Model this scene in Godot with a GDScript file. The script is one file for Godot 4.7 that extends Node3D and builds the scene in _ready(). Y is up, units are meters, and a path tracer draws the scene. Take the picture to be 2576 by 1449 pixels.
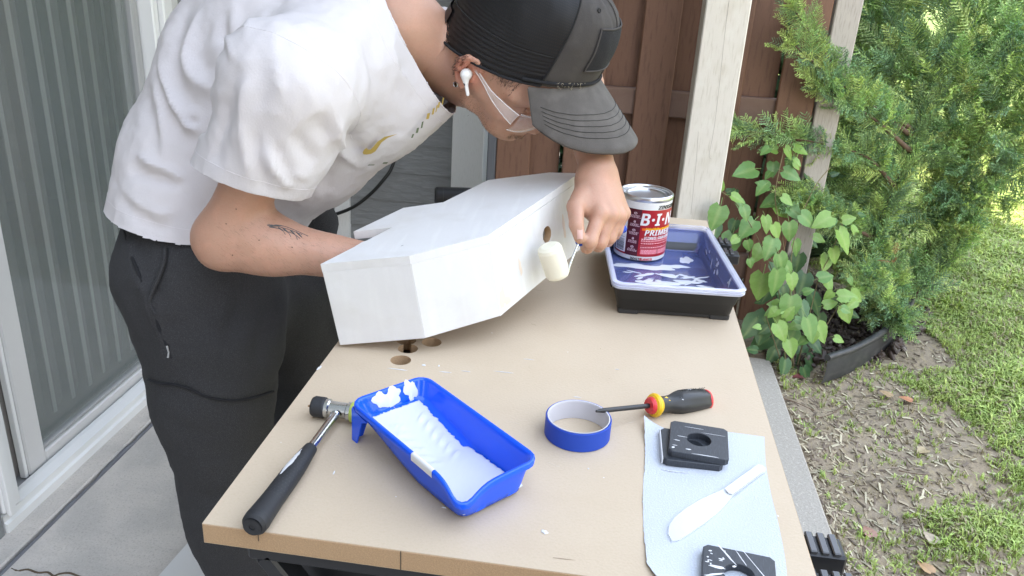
extends Node3D
# A covered patio: a man bends over a sheet of fibreboard on a folding workbench and rolls primer on an angular box.
# Metres, y up. The patio slab is y = 0, the board's top is y = TOP, the camera stands at EYE and looks along -z.
const TOP := 0.83
const FOC := 2043.22
const EYE := Vector3(0, 1.38, 0)
const CAM_R := Vector3(0.9900274, 0.0576478, -0.1285395)
const CAM_D := Vector3(0.1022328, -0.9217726, 0.3740103)
const CAM_F := Vector3(-0.0969233, -0.3834214, -0.9184737)
var names := {}
var rng := RandomNumberGenerator.new()
var M := {}

# ------------------------------------------------------------------ measuring: a point of the photograph as a point in the world
func ray(px: float, py: float) -> Vector3:
	return CAM_R * ((px - 1288.0) / FOC) + CAM_D * ((py - 724.5) / FOC) + CAM_F
func at(px: float, py: float, d: float) -> Vector3:
	return EYE + ray(px, py) * d
func on_y(px: float, py: float, y: float) -> Vector3:
	var r := ray(px, py)
	return EYE + r * ((y - EYE.y) / r.y)
func on_x(px: float, py: float, x: float) -> Vector3:
	var r := ray(px, py)
	return EYE + r * ((x - EYE.x) / r.x)
func on_z(px: float, py: float, z: float) -> Vector3:
	var r := ray(px, py)
	return EYE + r * ((z - EYE.z) / r.z)

# ------------------------------------------------------------------ objects
func numbered(called: String, parent: Node) -> String:
	var key := str(parent.get_instance_id()) + called
	var n: int = names.get(key, 0)
	names[key] = n + 1
	return called if n == 0 else "%s_%03d" % [called, n]
func put(o: Node3D, called: String, parent: Node = self) -> Node3D:
	o.name = numbered(called, parent)
	parent.add_child(o, true)
	return o
func tag(o: Node, label: String, category: String, group := "") -> Node:
	o.set_meta("label", label)
	o.set_meta("category", category)
	if group != "":
		o.set_meta("group", group)
	return o
func thing(called: String, label: String, category: String, where := Vector3.ZERO, turn := 0.0, group := "") -> Node3D:
	var o := Node3D.new()
	put(o, called)
	o.position = where
	o.rotation.y = turn
	tag(o, label, category, group)
	return o
func part(called: String, mesh: Mesh, m: Material, parent: Node = self, xf := Transform3D.IDENTITY) -> MeshInstance3D:
	var o := MeshInstance3D.new()
	o.mesh = mesh
	o.material_override = m
	o.transform = xf
	put(o, called, parent)
	return o
func struct(called: String, mesh: Mesh, m: Material, xf := Transform3D.IDENTITY) -> MeshInstance3D:
	var o := part(called, mesh, m, self, xf)
	o.set_meta("kind", "structure")
	return o
func stuff(o: Node) -> Node:
	o.set_meta("kind", "stuff")
	return o
func shift(v: Vector3) -> Transform3D:
	return Transform3D(Basis.IDENTITY, v)
func frame(x: Vector3, y: Vector3, o: Vector3) -> Transform3D:      # x kept, y made square to it
	var ax := x.normalized()
	var az := ax.cross(y).normalized()
	return Transform3D(Basis(ax, az.cross(ax), az), o)
func many(called: String, mesh: Mesh, m: Material, xfs: Array, cols: Array, parent: Node = self) -> MultiMeshInstance3D:
	var mm := MultiMesh.new()
	mm.transform_format = MultiMesh.TRANSFORM_3D
	mm.use_colors = cols.size() > 0
	mm.mesh = mesh
	mm.instance_count = xfs.size()
	for i in xfs.size():
		mm.set_instance_transform(i, xfs[i])
		if cols.size() > 0:
			mm.set_instance_color(i, cols[i])
	var o := MultiMeshInstance3D.new()
	o.multimesh = mm
	o.material_override = m
	put(o, called, parent)
	stuff(o)
	return o

# ------------------------------------------------------------------ shapes
func begin() -> SurfaceTool:
	var st := SurfaceTool.new()
	st.begin(Mesh.PRIMITIVE_TRIANGLES)
	return st
func done(st: SurfaceTool, normals := true) -> ArrayMesh:
	if normals:
		st.generate_normals()
	return st.commit()
func tri(st: SurfaceTool, a: Vector3, b: Vector3, c: Vector3) -> void:
	st.add_vertex(a); st.add_vertex(b); st.add_vertex(c)
func quad(st: SurfaceTool, a: Vector3, b: Vector3, c: Vector3, d: Vector3) -> void:   # clockwise seen from the front
	tri(st, a, b, c)
	tri(st, a, c, d)
# a box with chamfered edges
func add_box(st: SurfaceTool, size: Vector3, bev := 0.0015, xf := Transform3D.IDENTITY) -> void:
	st.set_smooth_group(-1)
	var h := size * 0.5
	bev = minf(bev, minf(h.x, minf(h.y, h.z)) * 0.9)
	var ax := [Vector3.RIGHT, Vector3.UP, Vector3.BACK]
	for i in 3:
		var u: Vector3 = ax[i]
		var v: Vector3 = ax[(i + 1) % 3]
		var w: Vector3 = ax[(i + 2) % 3]
		var hv: float = h[(i + 1) % 3]
		var hw: float = h[(i + 2) % 3]
		for s in [-1.0, 1.0]:
			var c: Vector3 = u * h[i] * s
			var p: Array = []
			for k in [[-1, -1], [1, -1], [1, 1], [-1, 1]]:
				p.append(xf * (c + v * (hv - bev) * k[0] + w * (hw - bev) * k[1]))
			if s > 0: quad(st, p[3], p[2], p[1], p[0])
			else: quad(st, p[0], p[1], p[2], p[3])
			# chamfer between face (u, s) and (v, t)
			for t in [-1.0, 1.0]:
				var a: Vector3 = u * h[i] * s + v * (hv - bev) * t
				var b: Vector3 = u * (h[i] - bev) * s + v * hv * t
				var wv := w * (hw - bev)
				if s * t > 0: quad(st, xf * (a - wv), xf * (a + wv), xf * (b + wv), xf * (b - wv))
				else: quad(st, xf * (b - wv), xf * (b + wv), xf * (a + wv), xf * (a - wv))
	for sx in [-1.0, 1.0]:
		for sy in [-1.0, 1.0]:
			for sz in [-1.0, 1.0]:
				var s3 := Vector3(sx, sy, sz)
				var a := xf * ((h - Vector3(0, bev, bev)) * s3)
				var b := xf * ((h - Vector3(bev, 0, bev)) * s3)
				var c := xf * ((h - Vector3(bev, bev, 0)) * s3)
				if sx * sy * sz > 0: tri(st, c, b, a)
				else: tri(st, a, b, c)
func box(size: Vector3, bev := 0.0015) -> ArrayMesh:
	var st := begin()
	add_box(st, size, bev)
	return done(st)
func slab(called: String, lo: Vector3, hi: Vector3, m: Material, parent: Node = self, bev := 0.002) -> MeshInstance3D:
	return part(called, box(hi - lo, bev), m, parent, shift((lo + hi) * 0.5))
# a tube along points, one radius each
func add_tube(st: SurfaceTool, pts: Array, radii: Array, seg := 8, caps := true, smooth := true) -> void:
	st.set_smooth_group(1 if smooth else -1)
	var n := pts.size()
	var rings: Array = []
	var up := Vector3.UP
	for i in n:
		var t: Vector3 = (pts[mini(i + 1, n - 1)] - pts[maxi(i - 1, 0)]).normalized()
		if i == 0 and absf(t.dot(up)) > 0.9: up = Vector3.RIGHT
		var x := t.cross(up).normalized()
		up = x.cross(t).normalized()
		var r: float = radii[mini(i, radii.size() - 1)]
		var ring: Array = []
		for k in seg:
			var a := TAU * k / seg
			ring.append(pts[i] + (x * cos(a) + up * sin(a)) * r)
		rings.append(ring)
	for i in n - 1:
		for k in seg:
			var k2 := (k + 1) % seg
			quad(st, rings[i][k], rings[i][k2], rings[i + 1][k2], rings[i + 1][k])
	if caps:
		st.set_smooth_group(-1)
		for k in range(1, seg - 1):
			tri(st, rings[0][0], rings[0][k + 1], rings[0][k])
			tri(st, rings[n - 1][0], rings[n - 1][k], rings[n - 1][k + 1])
func tube(pts: Array, radii: Array, seg := 8) -> ArrayMesh:
	var st := begin()
	add_tube(st, pts, radii, seg)
	return done(st)
func bend(pts: Array, steps := 6) -> Array:                           # a smooth line through points
	var out: Array = []
	for i in pts.size() - 1:
		var a: Vector3 = pts[maxi(i - 1, 0)]
		var b: Vector3 = pts[i]
		var c: Vector3 = pts[i + 1]
		var d: Vector3 = pts[mini(i + 2, pts.size() - 1)]
		for k in steps:
			out.append(b.cubic_interpolate(c, a, d, float(k) / steps))
	out.append(pts[pts.size() - 1])
	return out
# turn a profile of (radius, height) about the y axis; a negative smooth flag keeps the corners hard
func add_lathe(st: SurfaceTool, prof: Array, seg := 32, xf := Transform3D.IDENTITY, smooth := true) -> void:
	for i in prof.size() - 1:
		st.set_smooth_group(i % 30 + 1 if smooth else -1)
		var p: Vector2 = prof[i]
		var q: Vector2 = prof[i + 1]
		for k in seg:
			var a := TAU * k / seg
			var b := TAU * (k + 1) / seg
			var p0 := xf * Vector3(p.x * cos(a), p.y, p.x * sin(a))
			var p1 := xf * Vector3(p.x * cos(b), p.y, p.x * sin(b))
			var q0 := xf * Vector3(q.x * cos(a), q.y, q.x * sin(a))
			var q1 := xf * Vector3(q.x * cos(b), q.y, q.x * sin(b))
			if p.x > 1e-6: tri(st, p0, p1, q1)
			if q.x > 1e-6: tri(st, p0, q1, q0)
func lathe(prof: Array, seg := 32, xf := Transform3D.IDENTITY) -> ArrayMesh:
	var st := begin()
	add_lathe(st, prof, seg, xf)
	return done(st)
# a flat outline (x, z) given a thickness downwards from y = 0
func add_prism(st: SurfaceTool, poly: PackedVector2Array, thick: float, xf := Transform3D.IDENTITY, sides := true) -> void:
	st.set_smooth_group(-1)
	var idx := Geometry2D.triangulate_polygon(poly)
	var cw := Geometry2D.is_polygon_clockwise(poly)
	for i in range(0, idx.size(), 3):
		var a := poly[idx[i]]
		var b := poly[idx[i + 1]]
		var c := poly[idx[i + 2]]
		if (b - a).cross(c - a) < 0:
			var t := b
			b = c
			c = t
		tri(st, xf * Vector3(a.x, 0, a.y), xf * Vector3(b.x, 0, b.y), xf * Vector3(c.x, 0, c.y))
		if thick > 0:
			tri(st, xf * Vector3(a.x, -thick, a.y), xf * Vector3(c.x, -thick, c.y), xf * Vector3(b.x, -thick, b.y))
	if thick > 0 and sides:
		for i in poly.size():
			var a := poly[i]
			var b := poly[(i + 1) % poly.size()]
			var p := [xf * Vector3(a.x, 0, a.y), xf * Vector3(b.x, 0, b.y), xf * Vector3(b.x, -thick, b.y), xf * Vector3(a.x, -thick, a.y)]
			if (b - a).length() < 1e-6: continue
			if cw: quad(st, p[0], p[1], p[2], p[3])
			else: quad(st, p[3], p[2], p[1], p[0])
# a surface from a grid of points, smooth
func add_grid(st: SurfaceTool, g: Array, closed_u := false, flip := false) -> void:
	st.set_smooth_group(1)
	for i in g.size() - 1:
		var n: int = g[i].size()
		for k in (n if closed_u else n - 1):
			var k2 := (k + 1) % n
			if flip: quad(st, g[i][k], g[i + 1][k], g[i + 1][k2], g[i][k2])
			else: quad(st, g[i][k], g[i][k2], g[i + 1][k2], g[i + 1][k])
func grid_mesh(g: Array, closed_u := false, flip := false) -> ArrayMesh:
	var st := begin()
	add_grid(st, g, closed_u, flip)
	return done(st)
# lettering: the text laid flat, height h, centred, facing +z; bent round a can of radius r when r > 0
func letters(text: String, h: float, r := 0.0, font := "Droid Sans", bold := 700, slant := 0.0, depth := 0.0006, stretch := 1.0) -> ArrayMesh:
	var f := SystemFont.new()
	f.font_names = PackedStringArray([font])
	f.font_weight = bold
	var t := TextMesh.new()
	t.text = text
	t.font = f
	t.font_size = 64
	t.pixel_size = h / 46.0
	t.depth = depth
	t.curve_step = 3.0
	var arr := t.get_mesh_arrays()
	var v: PackedVector3Array = arr[Mesh.ARRAY_VERTEX]
	var nn: PackedVector3Array = arr[Mesh.ARRAY_NORMAL]
	for i in v.size():
		var p := v[i]
		p.x = (p.x + p.y * slant) * stretch
		if r > 0.0:
			var a := p.x / r
			v[i] = Vector3(sin(a) * (r + p.z), p.y, cos(a) * (r + p.z))
			nn[i] = nn[i].rotated(Vector3.UP, a)
		else:
			v[i] = p
	arr[Mesh.ARRAY_VERTEX] = v
	arr[Mesh.ARRAY_NORMAL] = nn
	arr[Mesh.ARRAY_TANGENT] = null
	var am := ArrayMesh.new()
	am.add_surface_from_arrays(Mesh.PRIMITIVE_TRIANGLES, arr)
	return am

# ------------------------------------------------------------------ materials
func lin(r: float, g: float, b: float) -> Color:
	return Color(r, g, b).linear_to_srgb()
func mat(r: float, g: float, b: float, rough := 0.6, metal := 0.0) -> StandardMaterial3D:
	var m := StandardMaterial3D.new()
	m.albedo_color = lin(r, g, b)
	m.roughness = rough
	m.metallic = metal
	m.metallic_specular = 0.5
	m.cull_mode = BaseMaterial3D.CULL_DISABLED
	return m
func noise(size: int, freq: float, kind := FastNoiseLite.TYPE_SIMPLEX_SMOOTH, seed_ := 1, oct := 4) -> FastNoiseLite:
	var n := FastNoiseLite.new()
	n.noise_type = kind
	n.seed = seed_
	n.frequency = freq / size
	n.fractal_octaves = oct
	return n
# an image of grey noise, 0..255 per pixel; seamless; stretch > 1 draws it out along v
func grey(size: int, freq: float, seed_ := 1, oct := 4, stretch := 1.0, kind := FastNoiseLite.TYPE_SIMPLEX_SMOOTH) -> PackedByteArray:
	var h := int(size / stretch)
	var img := noise(size, freq, kind, seed_, oct).get_seamless_image(size, h)
	if h != size: img.resize(size, size, Image.INTERPOLATE_CUBIC)
	img.convert(Image.FORMAT_L8)
	return img.get_data()
# layers: [bytes, low, high, colour]: where the noise passes from low to high the colour comes in
func paint(size: int, base: Color, layers: Array, grain := 0.0, seed_ := 5) -> Image:
	var out := PackedByteArray()
	out.resize(size * size * 3)
	var r := RandomNumberGenerator.new()
	r.seed = seed_
	var nl := layers.size()
	for i in size * size:
		var cr := base.r
		var cg := base.g
		var cb := base.b
		for k in nl:
			var l: Array = layers[k]
			var by: PackedByteArray = l[0]
			var f: float = clampf((by[i] / 255.0 - l[1]) / (l[2] - l[1]), 0.0, 1.0)
			if f > 0.0:
				var c: Color = l[3]
				f *= c.a
				cr += (c.r - cr) * f
				cg += (c.g - cg) * f
				cb += (c.b - cb) * f
		var g := 1.0 + (r.randf() - 0.5) * grain
		out[i * 3] = int(clampf(cr * g, 0, 1) * 255.0)
		out[i * 3 + 1] = int(clampf(cg * g, 0, 1) * 255.0)
		out[i * 3 + 2] = int(clampf(cb * g, 0, 1) * 255.0)
	return Image.create_from_data(size, size, false, Image.FORMAT_RGB8, out)
func normal_of(bytes: PackedByteArray, size: int, strength: float) -> ImageTexture:
	var img := Image.create_from_data(size, size, false, Image.FORMAT_L8, bytes)
	img.convert(Image.FORMAT_RGBA8)
	img.bump_map_to_normal_map(strength)
	return ImageTexture.create_from_image(img)
# a material whose textures are laid by position: metres across one repeat
func skin_over(m: StandardMaterial3D, img: Image, metres: float, nrm: ImageTexture = null, depth := 1.0, world := false) -> StandardMaterial3D:
	if img:
		m.albedo_texture = ImageTexture.create_from_image(img)
		m.albedo_color = Color.WHITE
	if nrm:
		m.normal_enabled = true
		m.normal_texture = nrm
		m.normal_scale = depth
	m.uv1_triplanar = true
	m.uv1_world_triplanar = world
	m.uv1_scale = Vector3.ONE / metres
	return m
func clear(r: float, g: float, b: float, a: float, rough := 0.03) -> StandardMaterial3D:
	var m := mat(r, g, b, rough)
	m.transparency = BaseMaterial3D.TRANSPARENCY_ALPHA
	m.albedo_color.a = a
	return m
func stroke(img: Image, x0: float, y0: float, x1: float, y1: float, w: float, c: Color) -> void:
	var n := int(maxf(absf(x1 - x0), absf(y1 - y0))) + 1
	for i in n + 1:
		var t := float(i) / n
		var x := lerpf(x0, x1, t)
		var y := lerpf(y0, y1, t)
		img.fill_rect(Rect2i(int(x - w * 0.5), int(y - w * 0.5), maxi(1, int(w)), maxi(1, int(w))), c)

# ------------------------------------------------------------------ the materials
func make_materials() -> void:
	var n1 := grey(512, 6, 1, 5)
	var n2 := grey(512, 40, 2, 3)
	var n3 := grey(512, 3, 3, 3)
	var fine := grey(512, 120, 4, 2)
	var streak := grey(512, 26, 6, 4, 8.0)
	var streak2 := grey(512, 60, 7, 3, 10.0)
	# fibreboard: pale pressed face, raw brown core at the edges
	M.board = skin_over(mat(1, 1, 1, 0.62), paint(512, lin(0.53, 0.425, 0.305), [[n3, 0.35, 0.8, Color(0.78, 0.715, 0.625, 0.25)], [n1, 0.55, 0.85, Color(0.70, 0.62, 0.52, 0.10)], [fine, 0.66, 0.98, Color(0.66, 0.57, 0.46, 0.18)]], 0.025), 0.5, normal_of(fine, 512, 0.6), 0.3)
	M.scuff_light = mat(0.60, 0.52, 0.42, 0.7)
	M.scuff_dark = mat(0.30, 0.225, 0.15, 0.8)
	M.board_edge = skin_over(mat(1, 1, 1, 0.8), paint(512, lin(0.42, 0.285, 0.165), [[fine, 0.5, 0.9, Color(0.55, 0.42, 0.30, 0.6)], [n2, 0.55, 0.9, Color(0.78, 0.65, 0.48, 0.4)]], 0.1), 0.12, normal_of(n2, 512, 2.0), 0.5)
	# poured concrete with trowel streaks, and its exposed border
	var conc := paint(512, lin(0.58, 0.54, 0.49), [[n3, 0.35, 0.75, Color(0.66, 0.65, 0.63, 0.45)], [streak, 0.5, 0.85, Color(0.70, 0.68, 0.65, 0.22)], [n2, 0.6, 0.95, Color(0.82, 0.80, 0.78, 0.35)], [fine, 0.66, 0.9, Color(0.52, 0.50, 0.47, 0.4)]], 0.05)
	conc = turned(conc)
	M.concrete = skin_over(mat(1, 1, 1, 0.85), conc, 0.8, normal_of(n2, 512, 2.0), 0.35, true)
	var peb := grey(512, 60, 9, 2, 1.0, FastNoiseLite.TYPE_CELLULAR)
	M.aggregate = skin_over(mat(1, 1, 1, 0.88), paint(512, lin(0.40, 0.365, 0.315), [[n2, 0.5, 0.8, Color(0.60, 0.58, 0.54, 0.5)], [peb, 0.62, 0.8, Color(0.78, 0.75, 0.70, 0.6)], [fine, 0.62, 0.9, Color(0.52, 0.50, 0.47, 0.6)]], 0.1), 0.5, normal_of(peb, 512, 2.0), 0.4, true)
	M.caulk = mat(0.16, 0.165, 0.18, 0.8)
	M.crack = mat(0.10, 0.075, 0.05, 0.95)
	# composite fence boards with a fine grain running up
	var brown := paint(512, lin(0.165, 0.083, 0.050), [[streak2, 0.5, 0.9, Color(0.46, 0.33, 0.26, 0.5)], [streak, 0.55, 0.85, Color(0.32, 0.22, 0.17, 0.5)], [fine, 0.72, 0.95, Color(0.60, 0.47, 0.38, 0.4)]], 0.08)
	M.fence = skin_over(mat(1, 1, 1, 0.6), brown, 0.45, null, 1.0, true)
	M.rail = skin_over(mat(1, 1, 1, 0.65), paint(512, lin(0.17, 0.105, 0.078), [[fine, 0.6, 0.95, Color(0.53, 0.42, 0.36, 0.4)], [n1, 0.5, 0.9, Color(0.42, 0.32, 0.27, 0.4)]], 0.08), 0.45, null, 1.0, true)
	# painted timber
	var cream := paint(512, lin(0.66, 0.62, 0.55), [[streak2, 0.6, 0.95, Color(0.72, 0.69, 0.63, 0.55)], [n1, 0.55, 0.85, Color(0.86, 0.85, 0.81, 0.4)], [n3, 0.6, 0.9, Color(0.73, 0.70, 0.63, 0.3)]], 0.03)
	M.cream = skin_over(mat(1, 1, 1, 0.55), cream, 0.5, normal_of(streak, 512, 1.0), 0.3, true)
	M.greypost = skin_over(mat(1, 1, 1, 0.7), paint(512, lin(0.42, 0.38, 0.34), [[streak2, 0.55, 0.9, Color(0.56, 0.53, 0.49, 0.6)], [streak, 0.6, 0.9, Color(0.72, 0.69, 0.65, 0.4)]], 0.05), 0.4, null, 1.0, true)
	var emb := turned_bytes(grey(512, 14, 12, 4, 5.0), 512)
	M.siding = skin_over(mat(1, 1, 1, 0.6), paint(512, lin(0.21, 0.22, 0.222), [[emb, 0.55, 0.9, Color(0.58, 0.59, 0.59, 0.35)]], 0.05), 0.35, normal_of(emb, 512, 5.0), 0.9, true)
	M.white = mat(0.74, 0.75, 0.74, 0.35)
	M.trim = skin_over(mat(1, 1, 1, 0.5), paint(512, lin(0.70, 0.71, 0.69), [[streak2, 0.6, 0.95, Color(0.78, 0.79, 0.77, 0.5)]], 0.03), 0.3, normal_of(streak, 512, 1.5), 0.4, true)
	M.offwhite = mat(0.58, 0.58, 0.57, 0.4)
	M.track = mat(0.34, 0.345, 0.345, 0.45)
	M.pocket = mat(0.36, 0.34, 0.315, 0.6)
	M.gasket = mat(0.03, 0.032, 0.035, 0.6)
	M.glass = clear(0.30, 0.34, 0.33, 0.30, 0.08)
	M.blind = skin_over(mat(1, 1, 1, 0.8), paint(512, lin(0.165, 0.17, 0.168), [[n1, 0.4, 0.9, Color(0.36, 0.365, 0.36, 0.5)]], 0.1), 0.4)
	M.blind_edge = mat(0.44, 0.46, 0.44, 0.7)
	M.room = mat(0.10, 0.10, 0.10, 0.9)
	M.soffit = mat(0.62, 0.62, 0.60, 0.7)
	M.roof = mat(0.09, 0.085, 0.08, 0.9)
	M.steel = mat(0.56, 0.57, 0.58, 0.22, 1.0)
	M.tin = mat(0.62, 0.63, 0.65, 0.28, 1.0)
	M.downspout = mat(0.10, 0.105, 0.115, 0.45)
	# soil under thin grass
	var straw := grey(1024, 90, 20, 3, 3.0)
	var clod := grey(1024, 26, 21, 4)
	var patch := grey(1024, 4, 22, 3)
	M.soil = skin_over(mat(1, 1, 1, 0.95), paint(1024, lin(0.29, 0.235, 0.17), [[clod, 0.45, 0.75, Color(0.50, 0.45, 0.38, 0.8)], [patch, 0.5, 0.7, Color(0.55, 0.49, 0.40, 0.5)], [straw, 0.58, 0.72, Color(0.62, 0.56, 0.44, 0.7)], [straw, 0.2, 0.34, Color(0.44, 0.40, 0.30, 0.0)], [clod, 0.68, 0.9, Color(0.20, 0.17, 0.14, 0.7)]], 0.2), 1.4, normal_of(clod, 1024, 6.0), 0.8, true)
	M.far_grass = skin_over(mat(1, 1, 1, 0.9), paint(512, lin(0.16, 0.23, 0.06), [[n2, 0.45, 0.8, Color(0.52, 0.60, 0.28, 0.6)], [fine, 0.5, 0.9, Color(0.30, 0.40, 0.16, 0.5)], [n1, 0.55, 0.8, Color(0.60, 0.62, 0.36, 0.4)]], 0.2), 1.2, normal_of(fine, 512, 5.0), 1.0, true)
	M.mulch = mat(0.055, 0.036, 0.026, 0.95)
	M.grass = mat(1, 1, 1, 0.6)
	M.grass.vertex_color_use_as_albedo = true
	M.grass.backlight_enabled = true
	M.grass.backlight = Color(0.22, 0.26, 0.08)
	M.leaf = mat(1, 1, 1, 0.45)
	M.leaf.vertex_color_use_as_albedo = true
	M.leaf.backlight_enabled = true
	M.leaf.backlight = Color(0.16, 0.22, 0.04)
	M.needle = mat(1, 1, 1, 0.6)
	M.needle.vertex_color_use_as_albedo = true
	M.needle.backlight_enabled = true
	M.needle.backlight = Color(0.45, 0.52, 0.28)
	M.stem = mat(0.17, 0.14, 0.065, 0.7)
	M.bark = skin_over(mat(1, 1, 1, 0.9), paint(512, lin(0.13, 0.085, 0.06), [[streak2, 0.5, 0.8, Color(0.48, 0.38, 0.30, 0.6)]], 0.1), 0.2)
	M.edging = skin_over(mat(1, 1, 1, 0.45), paint(512, lin(0.035, 0.036, 0.038), [[n1, 0.5, 0.85, Color(0.42, 0.41, 0.39, 0.55)], [fine, 0.7, 0.9, Color(0.5, 0.48, 0.45, 0.5)]], 0.1), 0.5)
	# plastics, rubber, paint
	M.black = mat(0.012, 0.013, 0.016, 0.42)
	M.blackgrey = mat(0.022, 0.023, 0.025, 0.38)
	M.rib = mat(0.06, 0.062, 0.068, 0.22)
	M.rubber = mat(0.018, 0.019, 0.022, 0.62)
	M.blue = mat(0.006, 0.095, 0.80, 0.2)
	M.tape = skin_over(mat(1, 1, 1, 0.6), paint(512, lin(0.008, 0.055, 0.40), [[fine, 0.55, 0.95, Color(0.12, 0.30, 0.72, 0.3)]], 0.04), 0.05)
	M.card = mat(0.56, 0.55, 0.58, 0.7)
	M.wet = mat(0.62, 0.64, 0.68, 0.16)
	M.drywhite = mat(0.68, 0.675, 0.66, 0.5)
	M.primed = skin_over(mat(1, 1, 1, 0.42), paint(512, lin(0.69, 0.685, 0.675), [[n3, 0.5, 0.9, Color(0.82, 0.815, 0.80, 0.5)], [streak, 0.55, 0.85, Color(0.89, 0.89, 0.88, 0.5)], [n1, 0.58, 0.85, Color(0.80, 0.79, 0.77, 0.5)]], 0.012), 0.6, normal_of(n2, 512, 0.5), 0.2)
	M.bare = mat(0.70, 0.60, 0.50, 0.7)
	M.foam = skin_over(mat(1, 1, 1, 0.85), paint(512, lin(0.72, 0.68, 0.55), [[fine, 0.6, 0.9, Color(0.88, 0.86, 0.76, 0.5)]], 0.04), 0.04, normal_of(fine, 512, 1.5), 0.4)
	M.red = mat(0.62, 0.035, 0.04, 0.35)
	M.yellow = mat(0.78, 0.47, 0.012, 0.35)
	M.label_red = mat(0.42, 0.018, 0.032, 0.3)
	M.plate = skin_over(mat(1, 1, 1, 0.45), paint(512, lin(0.032, 0.036, 0.044), [[streak2, 0.55, 0.9, Color(0.34, 0.36, 0.40, 0.4)], [fine, 0.7, 0.95, Color(0.42, 0.43, 0.46, 0.4)]], 0.08), 0.09)
	M.knife = clear(0.86, 0.88, 0.90, 0.42, 0.15)
	M.liner = clear(0.17, 0.23, 0.62, 0.34, 0.08)
	M.liner_rim = clear(0.70, 0.72, 0.86, 0.50, 0.08)
	var emboss := grey(512, 70, 30, 1, 1.0, FastNoiseLite.TYPE_CELLULAR)
	M.towel = skin_over(mat(1, 1, 1, 0.9), paint(512, lin(0.50, 0.525, 0.57), [[emboss, 0.35, 0.8, Color(0.80, 0.84, 0.89, 0.5)]], 0.02), 0.14, normal_of(emboss, 512, 2.5), 0.6)
	M.cable = mat(0.012, 0.013, 0.012, 0.5)
	M.drip = mat(0.70, 0.70, 0.71, 0.3)
	# person
	M.shirt = skin_over(mat(1, 1, 1, 0.88), paint(512, lin(0.56, 0.53, 0.53), [[fine, 0.5, 0.95, Color(0.84, 0.82, 0.825, 0.4)]], 0.02), 0.16, normal_of(n2, 512, 1.5), 0.5)
	M.trouser = skin_over(mat(1, 1, 1, 0.95), paint(512, lin(0.027, 0.027, 0.0285), [[fine, 0.58, 0.9, Color(0.36, 0.36, 0.37, 0.75)], [n2, 0.55, 0.9, Color(0.15, 0.15, 0.155, 0.6)]], 0.3), 0.22, normal_of(fine, 512, 2.0), 0.5)
	M.skin = skin_over(mat(1, 1, 1, 0.5), paint(512, lin(0.47, 0.275, 0.19), [[n1, 0.45, 0.8, Color(0.79, 0.60, 0.51, 0.45)], [n2, 0.55, 0.85, Color(0.70, 0.49, 0.40, 0.35)], [fine, 0.66, 0.95, Color(0.62, 0.43, 0.35, 0.35)]], 0.04), 0.18, normal_of(n2, 512, 1.2), 0.25)
	M.skin.subsurf_scatter_enabled = true
	M.skin.subsurf_scatter_strength = 0.12
	M.skin.vertex_color_use_as_albedo = true
	M.hair = mat(0.028, 0.019, 0.014, 0.6)
	M.stubble = mat(0.16, 0.10, 0.065, 0.7)
	M.nail = mat(0.60, 0.37, 0.31, 0.3)
	M.ink = mat(0.10, 0.10, 0.105, 0.7)
	M.gold = mat(0.50, 0.36, 0.09, 0.35)
	M.gold.metallic = 0.4
	M.olive = mat(0.11, 0.14, 0.075, 0.6)
	M.thread = mat(0.62, 0.585, 0.595, 0.9)
	M.cap = skin_over(mat(1, 1, 1, 0.9), paint(512, lin(0.047, 0.042, 0.039), [[fine, 0.55, 0.9, Color(0.36, 0.34, 0.33, 0.5)], [n1, 0.5, 0.85, Color(0.30, 0.285, 0.27, 0.5)]], 0.15), 0.14, normal_of(fine, 512, 2.0), 0.5)
	M.brim = skin_over(mat(1, 1, 1, 0.9), paint(512, lin(0.085, 0.077, 0.070), [[fine, 0.5, 0.9, Color(0.44, 0.42, 0.40, 0.5)], [n1, 0.5, 0.85, Color(0.30, 0.285, 0.27, 0.6)], [n3, 0.5, 0.8, Color(0.46, 0.44, 0.42, 0.4)]], 0.15), 0.14, normal_of(fine, 512, 2.0), 0.5)
	M.cap_dark = skin_over(mat(1, 1, 1, 0.95), paint(512, lin(0.012, 0.012, 0.014), [[fine, 0.6, 0.9, Color(0.20, 0.20, 0.21, 0.6)]], 0.4), 0.08, normal_of(fine, 512, 4.0), 0.8)
	M.lining = mat(0.040, 0.031, 0.027, 0.9)
	M.mesh = net_material()
	M.stitch = mat(0.016, 0.015, 0.014, 0.9)
	M.worn = mat(0.34, 0.30, 0.23, 0.95)
	M.ear_white = mat(0.80, 0.80, 0.78, 0.18)
	M.lens = clear(0.85, 0.88, 0.90, 0.12, 0.03)
	M.temple = clear(0.86, 0.82, 0.80, 0.34, 0.12)
	M.temple_edge = clear(0.88, 0.86, 0.85, 0.75, 0.15)

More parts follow.
